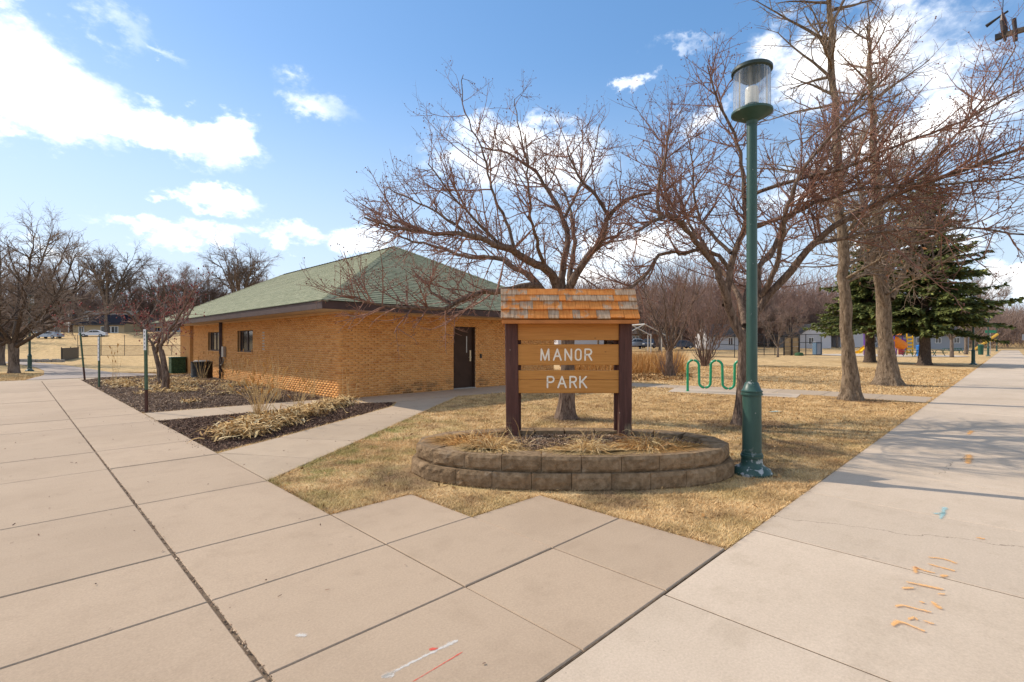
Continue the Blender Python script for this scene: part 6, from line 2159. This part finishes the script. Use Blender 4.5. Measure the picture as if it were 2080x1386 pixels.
mark(zs([(930, 885), (990, 880)], [(950, 850), (1040, 868), (1150, 890)], [(1120, 915), (1157, 914)]), 0.011, 'paint_orange', 'middle orange sprayed figure on the sidewalk', group=GO)
mark(zs([(997, 768), (1002, 802)], [(995, 770), (1050, 790), (1105, 802)], [(1065, 752), (1120, 768), (1212, 792)], [(1140, 822), (1168, 814)], [(1070, 718), (1150, 727), (1222, 752)]), 0.013, 'paint_orange', 'topmost orange sprayed figure crossing the sidewalk joint', group=GO)
mark(zs([(1325, 612), (1372, 620)]), 0.022, 'paint_orange', 'short orange dash beyond the sprayed figures', group=GO)
mark(zs([(1288, 168), (1280, 216)], [(1300, 40), (1285, 60)]), 0.03, 'paint_orange', 'orange sprayed strokes among the branch shadows', group=GO)
mark(zs([(1158, 450), (1135, 512)], [(1100, 485), (1160, 480)]), 0.018, 'paint_blue', 'pale blue sprayed cross on the sidewalk', group=GO)
mark([[G0(775, 1378), G0(850, 1340), G0(930, 1301)]], 0.009, 'paint_white', 'white chalky streak on the near plaza slab', group=GO)
mark([[G0(872, 1321), G0(880, 1319), G0(890, 1318)]], 0.012, 'paint_red', 'red sprayed dot on the near plaza slab', group=GO)
mark([[G0(838, 1386), G0(890, 1355), G0(940, 1325)]], 0.004, 'paint_red', 'thin red sprayed line on the near plaza slab', group=GO)
mark([[G0(776, 1377), G0(790, 1372), G0(800, 1374)]], 0.022, 'paint_white', 'pale round smear at the bottom of the plaza', group=GO)
mark([[G0(600, 1292), G0(612, 1291), G0(622, 1293)]], 0.013, 'paint_white', 'small white fleck on the plaza left of centre', group=GO)
mark([[G0(1565, 838), G0(1582, 836)]], 0.06, 'paint_blue', 'pale blue sprayed patch on the lawn right of the lamp', z=0.012, group=GO)

# ------------------------------------------------------------------ utility pole hardware at the upper right
UP = empty('utility_pole', (19.4, -1.6, 0), label='wooden utility pole crossarm with insulators at the upper right corner', cat='utility pole')
MB().tube([(0, 0, -0.3), (0, 0, 5), (0, 0, 12)], [0.17, 0.15, 0.12], 14).build('pole', 'pole_wood', UP, True)
arm0 = Vector((0.0, -0.9, 9.98)); arm1 = Vector((-0.2, 1.83, 9.98))
ca = MB()
dv = (arm1 - arm0).normalized(); sv = Vector((dv.y, -dv.x, 0)) * 0.05; uv = Vector((0, 0, 0.06))
ca.add([arm0 - sv - uv, arm0 + sv - uv, arm0 + sv + uv, arm0 - sv + uv, arm1 - sv - uv, arm1 + sv - uv, arm1 + sv + uv, arm1 - sv + uv], [(0, 1, 2, 3), (7, 6, 5, 4), (0, 4, 5, 1), (1, 5, 6, 2), (2, 6, 7, 3), (3, 7, 4, 0)])
ca.build('crossarm', 'pole_wood', UP)
e1 = arm1
MB().tube([e1 + Vector((0, -0.1, -0.18)), e1 + Vector((0, -0.1, 0.02)), e1 + Vector((0, -0.09, 0.12)), e1 + Vector((0, -0.06, 0.42)), e1 + Vector((0, -0.05, 0.60))], [0.03, 0.05, 0.075, 0.07, 0.03], 10).build('cutout', 'porcelain', UP)
MB().tube([e1 + Vector((-0.05, -0.30, -0.28)), e1 + Vector((-0.05, -0.30, -0.05)), e1 + Vector((-0.04, -0.27, 0.34))], [0.05, 0.045, 0.05], 10).build('arrester', 'porcelain', UP)
hw = MB()
hw.tube([e1 + Vector((0.05, 0.28, 0.42)), e1 + Vector((0.0, 0.05, 0.52)), e1 + Vector((0, -0.16, 0.62))], [0.05, 0.03, 0.03], 8)
hw.build('switch_blade', 'metal_dark', UP)
hw = MB()
hw.box(e1.x - 0.07, e1.y - 0.04, e1.z - 0.07, e1.x + 0.07, e1.y + 0.10, e1.z + 0.065)
hw.build('bracket', 'metal_dark', UP)
wr = MB()
wr.tube([e1 + Vector((0, -0.05, 0.60)), e1 + Vector((0.02, -0.08, 1.4)), e1 + Vector((0.05, -0.4, 2.3))], 0.011, 5)
wr.tube([(0.05, 1.3, 9.6), (-0.02, 1.28, 8.4), (0.0, 1.2, 12.0)], 0.008, 5)
wr.build('wires', 'metal_dark', UP)

# ------------------------------------------------------------------ far things
def house(px, d_, w, dep, hw_, hr, wallm, roofm, label, face=0.0, wins=((0.2, 0.9, 1.0, 1.1),), door=None, gable=False, trim='trim_white', chim=False, z=None):
    x, y = at(px, d_)
    H = empty('house', (x, y, gz(x, y) if z is None else z), R(-45) + face, label=label, cat='house', group='houses beyond the park')
    wl_ = MB()
    if gable:      # gable faces the viewer
        wl_.extrude([(-w / 2, -0.8), (w / 2, -0.8), (w / 2, hw_), (0, hw_ + hr), (-w / 2, hw_)], 'y', 0, dep)
    else:
        wl_.extrude([(0, -0.8), (dep, -0.8), (dep, hw_), (dep / 2, hw_ + hr), (0, hw_)], 'x', -w / 2, w / 2)
    wl_.build('wall', wallm, H)
    rf = MB()
    if gable:
        for s in (-1, 1):
            rf.add([(0, -0.4, hw_ + hr + 0.12), (s * (w / 2 + 0.4), -0.4, hw_ - 0.4 * hr / (w / 2) + 0.12), (s * (w / 2 + 0.4), dep + 0.4, hw_ - 0.4 * hr / (w / 2) + 0.12), (0, dep + 0.4, hw_ + hr + 0.12),
                    (0, -0.4, hw_ + hr), (s * (w / 2 + 0.4), -0.4, hw_ - 0.4 * hr / (w / 2)), (s * (w / 2 + 0.4), dep + 0.4, hw_ - 0.4 * hr / (w / 2)), (0, dep + 0.4, hw_ + hr)],
                   [(0, 1, 2, 3), (4, 7, 6, 5), (0, 4, 5, 1), (1, 5, 6, 2), (2, 6, 7, 3)])
    else:
        k_ = hr / (dep / 2) * 0.5
        for (y0, y1) in ((-0.5, dep / 2), (dep + 0.5, dep / 2)):
            rf.add([(-w / 2 - 0.4, y0, hw_ - k_ + 0.12), (w / 2 + 0.4, y0, hw_ - k_ + 0.12), (w / 2 + 0.4, y1, hw_ + hr + 0.12), (-w / 2 - 0.4, y1, hw_ + hr + 0.12),
                    (-w / 2 - 0.4, y0, hw_ - k_), (w / 2 + 0.4, y0, hw_ - k_), (w / 2 + 0.4, y1, hw_ + hr), (-w / 2 - 0.4, y1, hw_ + hr)],
                   [(0, 1, 2, 3), (4, 7, 6, 5), (0, 4, 5, 1), (1, 5, 6, 2), (0, 3, 7, 4)])
    ro = rf.build('roof', roofm, H)
    if chim:
        MB().box(w * 0.2, dep * 0.4, hw_, w * 0.2 + 0.7, dep * 0.4 + 0.6, hw_ + hr + 0.7).build('chimney', 'brick_far', ro)
    for (fx, z0, ww, hh) in wins:
        cx_ = -w / 2 + fx * w
        f = MB()
        for (a, b, c0, c1) in ((cx_, cx_ + ww, z0, z0 + 0.1), (cx_, cx_ + ww, z0 + hh - 0.1, z0 + hh), (cx_, cx_ + 0.1, z0 + 0.1, z0 + hh - 0.1), (cx_ + ww - 0.1, cx_ + ww, z0 + 0.1, z0 + hh - 0.1), (cx_ + ww / 2 - 0.04, cx_ + ww / 2 + 0.04, z0 + 0.1, z0 + hh - 0.1)):
            f.box(a, -0.08, c0, b, -0.003, c1)
        fo = f.build('window', trim, H)
        MB().box(cx_ + 0.1, -0.04, z0 + 0.1, cx_ + ww - 0.1, -0.006, z0 + hh - 0.1).build('pane', 'window_glass', fo)
    if door:
        cx_ = -w / 2 + door * w
        MB().box(cx_, -0.05, 0, cx_ + 1.0, -0.004, 2.1).build('door', 'fascia_brown', H)
    return H
house(84, 112, 12.0, 8, 2.7, 1.7, 'brick_far', 'roof_brown', 'long brick ranch house behind the lamp post on the left', wins=((0.35, 0.9, 1.8, 1.2), (0.75, 0.9, 1.3, 1.2)), door=0.62, z=2.9)
nh = house(200, 112, 11.5, 8, 2.9, 3.0, 'siding_tan', 'roof_dark', 'two storey house with navy upper floor on the left slope', wins=((0.12, 0.9, 1.2, 1.4), (0.55, 0.8, 2.2, 1.5), (0.75, 0.8, 1.6, 1.5)), z=3.0)
MB().box(-5.9, -0.35, 2.95, 5.9, 7.6, 4.9).build('upper_floor', 'siding_navy', nh)
f = MB().box(-3.4, -0.42, 3.5, -1.9, -0.354, 4.6)
fo = f.build('window', 'trim_white', nh)
MB().box(-3.25, -0.46, 3.65, -2.05, -0.424, 4.45).build('pane', 'window_glass', fo)
MB().tube([(-6.2, -0.5, 0), (-6.2, -0.5, 5.2)], 0.10, 6).build('downpipe', 'trim_white', nh)
house(330, 120, 10, 8, 2.6, 1.6, 'siding_grey', 'roof_dark', 'low grey house half hidden behind the red fruited crabapples', wins=((0.3, 0.9, 1.6, 1.2), (0.7, 0.9, 1.3, 1.2)), z=3.4)
house(1475, 86, 5.6, 7, 2.6, 1.9, 'siding_white', 'roof_dark', 'white cottage with dark shutters behind the bike rack', wins=((0.55, 0.9, 0.9, 1.3),), z=0.3)
house(1655, 92, 6.0, 7, 2.6, 2.0, 'siding_white', 'roof_dark', 'white gabled house behind the fenced court', gable=True, wins=((0.3, 0.9, 1.0, 1.3),), z=0.4)
house(1735, 98, 5.5, 7, 2.6, 1.8, 'siding_white', 'roof_brown', 'pale house left of the playground', gable=True, wins=((0.3, 0.9, 1.0, 1.2),), z=0.5)
house(1795, 100, 9.0, 7, 2.5, 1.8, 'siding_grey', 'roof_dark', 'grey house behind the play structure', wins=((0.2, 0.9, 1.2, 1.2), (0.6, 0.9, 1.2, 1.2)), z=0.6)
house(1905, 105, 13, 8, 2.8, 2.2, 'siding_grey', 'roof_dark', 'long blue grey house seen under the spruce boughs', wins=((0.15, 0.9, 1.3, 1.2), (0.45, 0.9, 1.3, 1.2), (0.75, 0.9, 1.3, 1.2)), z=0.6)
house(1320, 100, 12, 8, 2.6, 1.8, 'brick_far', 'roof_brown', 'brown house right of the sign behind the parking strip', wins=((0.2, 0.9, 1.4, 1.2), (0.7, 0.9, 1.4, 1.2)), z=0.9)
house(1180, 98, 9, 8, 2.6, 1.8, 'siding_white', 'roof_dark', 'white house glimpsed through the sign gap', wins=((0.2, 0.9, 1.4, 1.2),), z=0.6)

def car(px, d_, rz, paintm, label, z=None, L_=4.5):
    x, y = at(px, d_)
    C_ = empty('parked_car', (x, y, (gz(x, y) if z is None else z)), R(-45) + rz, label=label, cat='car', group='cars parked beyond the park')
    k_ = L_ / 4.5
    prof = [(-2.25, 0.32), (-2.25, 0.62), (-2.1, 0.78), (-1.05, 0.92), (-0.35, 1.38), (0.15, 1.46), (0.85, 1.42), (1.65, 1.02), (2.15, 0.95), (2.25, 0.70), (2.25, 0.34)]
    b = MB()
    n = len(prof)
    vs = []
    for yy, s in ((-0.86, 1.0), (-0.80, 1.0), (0.80, 1.0), (0.86, 1.0)):
        for (px_, pz_) in prof:
            ins_ = 0.16 * max(0.0, (pz_ - 0.92) / 0.5)
            vs.append((px_ * k_, math.copysign(abs(yy) - ins_, yy), pz_ if abs(yy) < 0.85 else min(pz_, pz_ * 0.97 + 0.01)))
    fs = []
    for i in range(3):
        for j in range(n):
            fs.append((i * n + j, i * n + (j + 1) % n, (i + 1) * n + (j + 1) % n, (i + 1) * n + j))
    fs += [tuple(range(n))[::-1], tuple(range(3 * n, 4 * n))]
    b.add(vs, fs).build('body', paintm, C_, True)
    for s in (-1, 1):
        w = MB()
        def yy(z_): return s * (0.875 - 0.16 * max(0, (z_ - 0.92) / 0.5))
        w.add([(-0.85 * k_, yy(0.95), 0.95), (-0.28 * k_, yy(1.33), 1.33), (0.05 * k_, yy(1.36), 1.36), (0.05 * k_, yy(0.95), 0.95)], [(0, 1, 2, 3)])
        w.add([(0.10 * k_, yy(0.95), 0.95), (0.10 * k_, yy(1.36), 1.36), (0.80 * k_, yy(1.32), 1.32), (1.35 * k_, yy(1.0), 1.0)], [(0, 1, 2, 3)])
        w.build('side_window', 'window_glass', C_)
        for xx in (-1.42, 1.38):
            tw = MB()
            tw.tube([(xx * k_, s * 0.70, 0.31), (xx * k_, s * 0.885, 0.31)], 0.31, 16)
            wo2 = tw.build('wheel', 'rubber', C_, True)
            rm = MB()
            rm.tube([(xx * k_, s * 0.87, 0.31), (xx * k_, s * 0.895, 0.31)], 0.19, 12)
            rm.build('rim', 'galvanised', wo2, True)
        MB().box(-2.27 * k_, s * 0.62 - 0.16, 0.60, -2.2 * k_, s * 0.62 + 0.16, 0.74).build('headlight', 'lens_white', C_)
        MB().box(2.2 * k_, s * 0.62 - 0.16, 0.72, 2.268 * k_, s * 0.62 + 0.16, 0.86).build('tail_light', 'play_red', C_)
    ws = MB()
    ws.add([(-1.06 * k_, -0.66, 0.945), (-1.06 * k_, 0.66, 0.945), (-0.36 * k_, 0.56, 1.395), (-0.36 * k_, -0.56, 1.395)], [(0, 1, 2, 3)])
    ws.build('windscreen', 'window_glass', C_)
    return C_
car(100, 99, 0.0, 'car_silver', 'silver sedan parked on the slope before the brick house')
car(190, 104, R(25), 'car_white', 'white car parked before the navy house')
car(1318, 78, R(70), 'car_dark', 'dark car with pale headlights just right of the sign', z=0.75)
car(1288, 80, 0.2, 'car_silver', 'silver car partly hidden behind the sign roof edge', z=0.8)
car(1382, 84, 0.1, 'car_dark', 'dark car behind the tall leafless shrub', z=0.6)

def fence(name, pts, h, post, label, rails=(0.05, 1.0), mesh=True, postm='metal_dark', group=None, r=0.035, top=None, mat='chain_link'):
    x, y = pts[0]
    F0 = empty(name, (x, y, gz(x, y)), label=label, cat='fence', group=group)
    z0 = gz(x, y)
    for i in range(len(pts) - 1):
        a, b = Vector(pts[i]), Vector(pts[i + 1])
        n = max(1, round((b - a).length / post))
        P = [a.lerp(b, k / n) for k in range(n + 1)]
        for k in range(n + (1 if i == len(pts) - 2 else 0)):
            zz = gz(P[k].x, P[k].y) - z0
            MB().tube([(P[k].x - x, P[k].y - y, zz - 0.2), (P[k].x - x, P[k].y - y, zz + h)], r, 6).build('post', postm, F0)
        for f in rails:
            MB().tube([(p.x - x, p.y - y, gz(p.x, p.y) - z0 + h * f) for p in P], r * 0.75, 5).build('rail', postm, F0)
        if mesh:
            m_ = MB()
            for k in range(n):
                za, zb = gz(P[k].x, P[k].y) - z0, gz(P[k + 1].x, P[k + 1].y) - z0
                m_.add([(P[k].x - x, P[k].y - y, za), (P[k + 1].x - x, P[k + 1].y - y, zb), (P[k + 1].x - x, P[k + 1].y - y, zb + h * rails[-1]), (P[k].x - x, P[k].y - y, za + h * rails[-1])], [(0, 1, 2, 3)])
            m_.build('mesh', mat, F0)
    return F0
# dark slatted fence at the trail
S0, S1 = Vector((3.5, 66.3)), Vector((5.7, 80.0))
SF = empty('slat_fence', (S0.x, S0.y, gz(S0.x, S0.y)), label='dark upright slat fence panel at the trail bend', cat='fence')
nS = 34
for i in range(nS):
    p, p2 = S0.lerp(S1, i / nS), S0.lerp(S1, (i + 0.82) / nS)
    zz = gz(p.x, p.y) - gz(S0.x, S0.y)
    n2 = Vector((-(S1 - S0).y, (S1 - S0).x)).normalized() * 0.02
    MB().prism([tuple(p - S0 - n2), tuple(p2 - S0 - n2), tuple(p2 - S0 + n2), tuple(p - S0 + n2)], zz, zz + 1.3).build('slat', 'siding_grey' if False else 'metal_dark', SF)
for f in (0.0, 0.5, 1.0):
    p = S0.lerp(S1, f) - S0
    zz = gz(*S0.lerp(S1, f)) - gz(S0.x, S0.y)
    MB().tube([(p.x - 0.06, p.y, zz - 0.2), (p.x - 0.06, p.y, zz + 1.38)], 0.05, 8).build('post', 'metal_dark', SF)
FL = [at(160, 71), at(262, 72), at(345, 73), at(440, 75)]
fence('field_fence', [at(158, 71), at(300, 72)], 3.0, 3.6, 'tall chain link fence with dark posts across the ball field', rails=(0.02, 0.48))
fence('field_fence', [at(302, 72.2), at(440, 74)], 1.45, 3.4, 'low chain link fence right of the crabapple trunks', rails=(0.02, 0.98))
# fenced court on the right
fence('court_fence', [at(1448, 44), at(1492, 46), at(1530, 62)], 2.4, 3.0, 'chain link fence between the bike rack and the court', rails=(0.03, 0.5, 0.98))
CT = fence('court_enclosure', [at(1530, 62.5), at(1574, 63), at(1668, 63)], 2.7, 1.85, 'black fenced ball court with tan windscreen panels', rails=(0.03, 0.6, 0.98), r=0.05)
x, y = at(1530, 62.5)
pa = MB()
for (a, b) in ((1594, 1607), (1610, 1622)):
    p0, p1 = at(a, 62.8), at(b, 62.8)
    for k in range(4):
        z0 = 0.05 + k * 0.55
        m_ = MB().add([(p0[0] - x, p0[1] - y, z0), (p1[0] - x, p1[1] - y, z0), (p1[0] - x, p1[1] - y, z0 + 0.5), (p0[0] - x, p0[1] - y, z0 + 0.5)], [(0, 1, 2, 3)])
        m_.add([(p0[0] - x + 0.05, p0[1] - y + 0.05, z0), (p1[0] - x + 0.05, p1[1] - y + 0.05, z0), (p1[0] - x + 0.05, p1[1] - y + 0.05, z0 + 0.5), (p0[0] - x + 0.05, p0[1] - y + 0.05, z0 + 0.5)], [(3, 2, 1, 0)])
        m_.build('panel', 'panel_tan', CT)
for px in (1592.5, 1608.5, 1623.5):
    p0 = at(px, 62.7)
    MB().box(p0[0] - x - 0.07, p0[1] - y - 0.07, -0.1, p0[0] - x + 0.07, p0[1] - y + 0.07, 2.75).build('frame_post', 'metal_dark', CT)
x, y = at(1623, 61)
gt = empty('tarp_mound', (x, y, gz(x, y)), R(-45), label='green tarp covered mound before the fenced court', cat='tarp')
MB().lathe([(0.5, 0.0), (0.47, 0.25), (0.36, 0.38), (0.0, 0.42)], 14).build('tarp', 'tarp_green', gt, True)
x, y = at(1660, 64.5)
bl = empty('cabin', (x, y, gz(x, y)), R(-45), label='small blue grey cabin at the right end of the fenced court', cat='cabin')
MB().box(-0.4, -0.4, 0.0, 0.4, 0.4, 1.6, 0.03).build('cabin_body', 'siding_blue', bl)
MB().box(-0.43, -0.43, 1.602, 0.43, 0.43, 1.72, 0.03).build('cabin_roof', 'siding_grey', bl)
MB().box(-0.28, -0.42, 0.08, 0.28, -0.402, 1.5).build('cabin_door', 'siding_grey', bl)
# pale shelter frame
x, y = at(1308, 48)
SH = empty('shelter_frame', (x, y, gz(x, y)), R(-45) + 0.25, label='pale steel gabled shelter frame behind the prairie grass', cat='shelter')
for (a, b) in ((-1.7, 0), (1.9, 0), (1.9, 2.6), (-1.7, 2.6), (1.2, 0.8)):
    MB().tube([(a, b, -0.1), (a, b, 2.35)], 0.055, 8).build('post', 'steel_pale', SH)
for b in (0, 2.6):
    MB().tube([(-2.1, b, 2.2), (0.1, b, 3.25), (2.3, b, 2.2)], 0.055, 8).build('rafter', 'steel_pale', SH)
MB().tube([(0.1, -0.2, 3.25), (0.1, 2.8, 3.25)], 0.07, 8).build('ridge_beam', 'steel_pale', SH)
# playground
x, y = at(1800, 62)
SF2 = MB().lathe([(0.0, 0.0), (7.5, 0.0), (7.6, 0.02)], 40)
so = SF2.build('play_surface', 'sand_pale')
so.location = (x, y, gz(x, y) + 0.03)
tag(so, 'pale sand surface under the playground', 'sand', kind='structure')
PS = empty('play_structure', (x, y, gz(x, y) + 0.03), R(-45), label='orange and yellow playground structure with purple posts behind the trunks', cat='playground')
zoo = 62 / 1015
def qx(px): return (px - 1800) * zoo
for i, (px, b, h_, mt) in enumerate(((1757, 0.0, 1.9, 'play_purple'), (1770, 0.0, 3.0, 'play_purple'), (1770, 1.3, 3.0, 'play_purple'), (1816, 0, 3.0, 'play_blue'), (1833, 0, 2.5, 'play_purple'), (1838, 1.4, 2.5, 'play_purple'), (1816, 1.4, 3.0, 'play_blue'), (1842, 0, 3.2, 'play_yellow'), (1854, 0, 2.6, 'play_yellow'))):
    MB().tube([(qx(px), b, 0), (qx(px), b, h_)], 0.07, 8).build('post', mt, PS)
sl_ = MB()
sp0, sp1 = qx(1741), qx(1760)
prof = [(sp1 + 0.5, 1.15), (sp1, 1.05), (sp1 - 0.45, 0.72), (sp0 + 0.35, 0.32), (sp0, 0.24)]
for i in range(len(prof) - 1):
    (x0, z0), (x1, z1) = prof[i], prof[i + 1]
    sl_.add([(x0, -0.3, z0), (x0, 0.3, z0), (x1, 0.3, z1), (x1, -0.3, z1), (x0, -0.36, z0 + 0.25), (x1, -0.36, z1 + 0.25), (x0, 0.36, z0 + 0.25), (x1, 0.36, z1 + 0.25)], [(0, 1, 2, 3), (0, 3, 5, 4), (1, 6, 7, 2)])
sl_.build('slide', 'play_yellow', PS)
MB().tube([(qx(1812), 0.6, 1.9), (qx(1822), 0.5, 1.75), (qx(1832), 0.2, 1.3), (qx(1838), 0.0, 0.9)], [0.62, 0.66, 0.62, 0.5], 14).build('tube_slide', 'play_orange', PS, True)
MB().box(qx(1814), 0.1, 1.2, qx(1834), 1.5, 1.3).build('deck', 'play_blue', PS)
MB().box(qx(1834), -0.05, 0.6, qx(1840), 0.05, 2.0).build('panel', 'play_purple', PS)
MB().box(qx(1822), -0.3, 0.1, qx(1834), -0.2, 0.75).build('panel', 'play_red', PS)
for k in range(5):
    MB().tube([(qx(1842), 0, 0.4 + k * 0.45), (qx(1854), 0.05, 0.4 + k * 0.45)], 0.11, 8).build('climber_rung', 'play_yellow', PS)
MB().add([(qx(1812), -0.1, 2.5), (qx(1836), -0.1, 2.5), (qx(1836), 1.6, 2.5), (qx(1812), 1.6, 2.5), (qx(1824), 0.75, 3.2)], [(0, 1, 4), (1, 2, 4), (2, 3, 4), (3, 0, 4), (3, 2, 1, 0)]).build('canopy', 'play_orange', PS)

def table(px, d_, label, rz=0.0):
    x, y = at(px, d_)
    t_ = empty('picnic_table', (x, y, gz(x, y)), R(-45) + rz, label=label, cat='picnic table', group='green picnic tables')
    MB().box(-0.95, -0.38, 0.72, 0.95, 0.38, 0.77).build('table_top', 'bench_green', t_)
    for s in (-1, 1):
        MB().box(-0.95, s * 0.68 - 0.13, 0.42, 0.95, s * 0.68 + 0.13, 0.46).build('seat', 'bench_green', t_)
        MB().tube([(s * 0.65, -0.72, 0.0), (s * 0.65, -0.3, 0.72)], 0.035, 6).build('leg', 'bench_green', t_)
        MB().tube([(s * 0.65, 0.72, 0.0), (s * 0.65, 0.3, 0.72)], 0.035, 6).build('leg', 'bench_green', t_)
        MB().tube([(s * 0.65, -0.74, 0.40), (s * 0.65, 0.74, 0.40)], 0.03, 6).build('brace', 'bench_green', t_)
table(1856, 56, 'green picnic table just left of the big spruce trunk')
table(1898, 58, 'green picnic table partly behind the big spruce trunk', 0.2)
table(1932, 72, 'green picnic table under the right spruce boughs')
table(1952, 76, 'green picnic table left of the lamp under the spruce', 0.3)
def bin_(px, d_, mt, label, h_=0.95):
    x, y = at(px, d_)
    b_ = empty('park_bin', (x, y, gz(x, y)), R(-45), label=label, cat='bin', group='park bins')
    MB().lathe([(0.26, 0.0), (0.30, h_ * 0.9), (0.31, h_ * 0.92)], 14).build('barrel', mt, b_, True)
    MB().lathe([(0.33, h_ * 0.92), (0.33, h_ * 0.97), (0.2, h_ * 1.05), (0.0, h_ * 1.08)], 14).build('lid', mt, b_, True)
bin_(1867, 58, 'bin_blue', 'blue recycling barrel at the picnic table', 1.25)
bin_(1992, 66, 'bench_green', 'dark green barrel bin between the far lamps', 1.3)
# far end of the sidewalk
x, y = 126.0, 4.0
YG = empty('road_gate', (x, y, gz(x, y)), label='yellow diagonal gate arm at the far end of the sidewalk', cat='gate')
MB().tube([(0, 0, 0), (0, 0, 1.2)], 0.12, 8).build('post', 'gate_yellow', YG)
MB().tube([(-0.3, 0.9, 0.3), (1.5, -2.2, 3.2)], 0.22, 6).build('arm', 'gate_yellow', YG)
MB().tube([(0, 0.2, 1.2), (1.2, -2.0, 2.2)], 0.14, 6).build('brace', 'gate_yellow', YG)
def roadsign(x, y, h, mt, w, hh, label, pole='galvanised'):
    s_ = empty('road_sign', (x, y, gz(x, y)), R(-45), label=label, cat='road sign', group='small road signs far down the sidewalk')
    MB().tube([(0, 0, 0), (0, 0, h)], 0.04, 6).build('pole', pole, s_)
    MB().box(-w / 2, -0.06, h - hh, w / 2, -0.045, h).build('plate', mt, s_)
roadsign(118, -1.6, 3.0, 'siding_grey', 1.2, 1.0, 'pale blue grey road sign at the right edge beyond the sidewalk')
roadsign(100, 2.2, 3.4, 'street_green', 1.6, 0.4, 'small green street name sign beyond the spruce')
# retaining stones at the trail
x, y = at(72, 47)
RS = empty('stone_edge', (x, y, gz(x, y)), R(-45), label='low grey stone edging near the lamp on the left', cat='stone edging')
for i in range(9):
    MB().box(-2.0 + i * 0.5, rnd.uniform(-.06, .06), -0.1, -1.55 + i * 0.5, 0.4, 0.28 + rnd.uniform(-0.05, 0.05), 0.03).build('stone', 'stone_grey', RS)
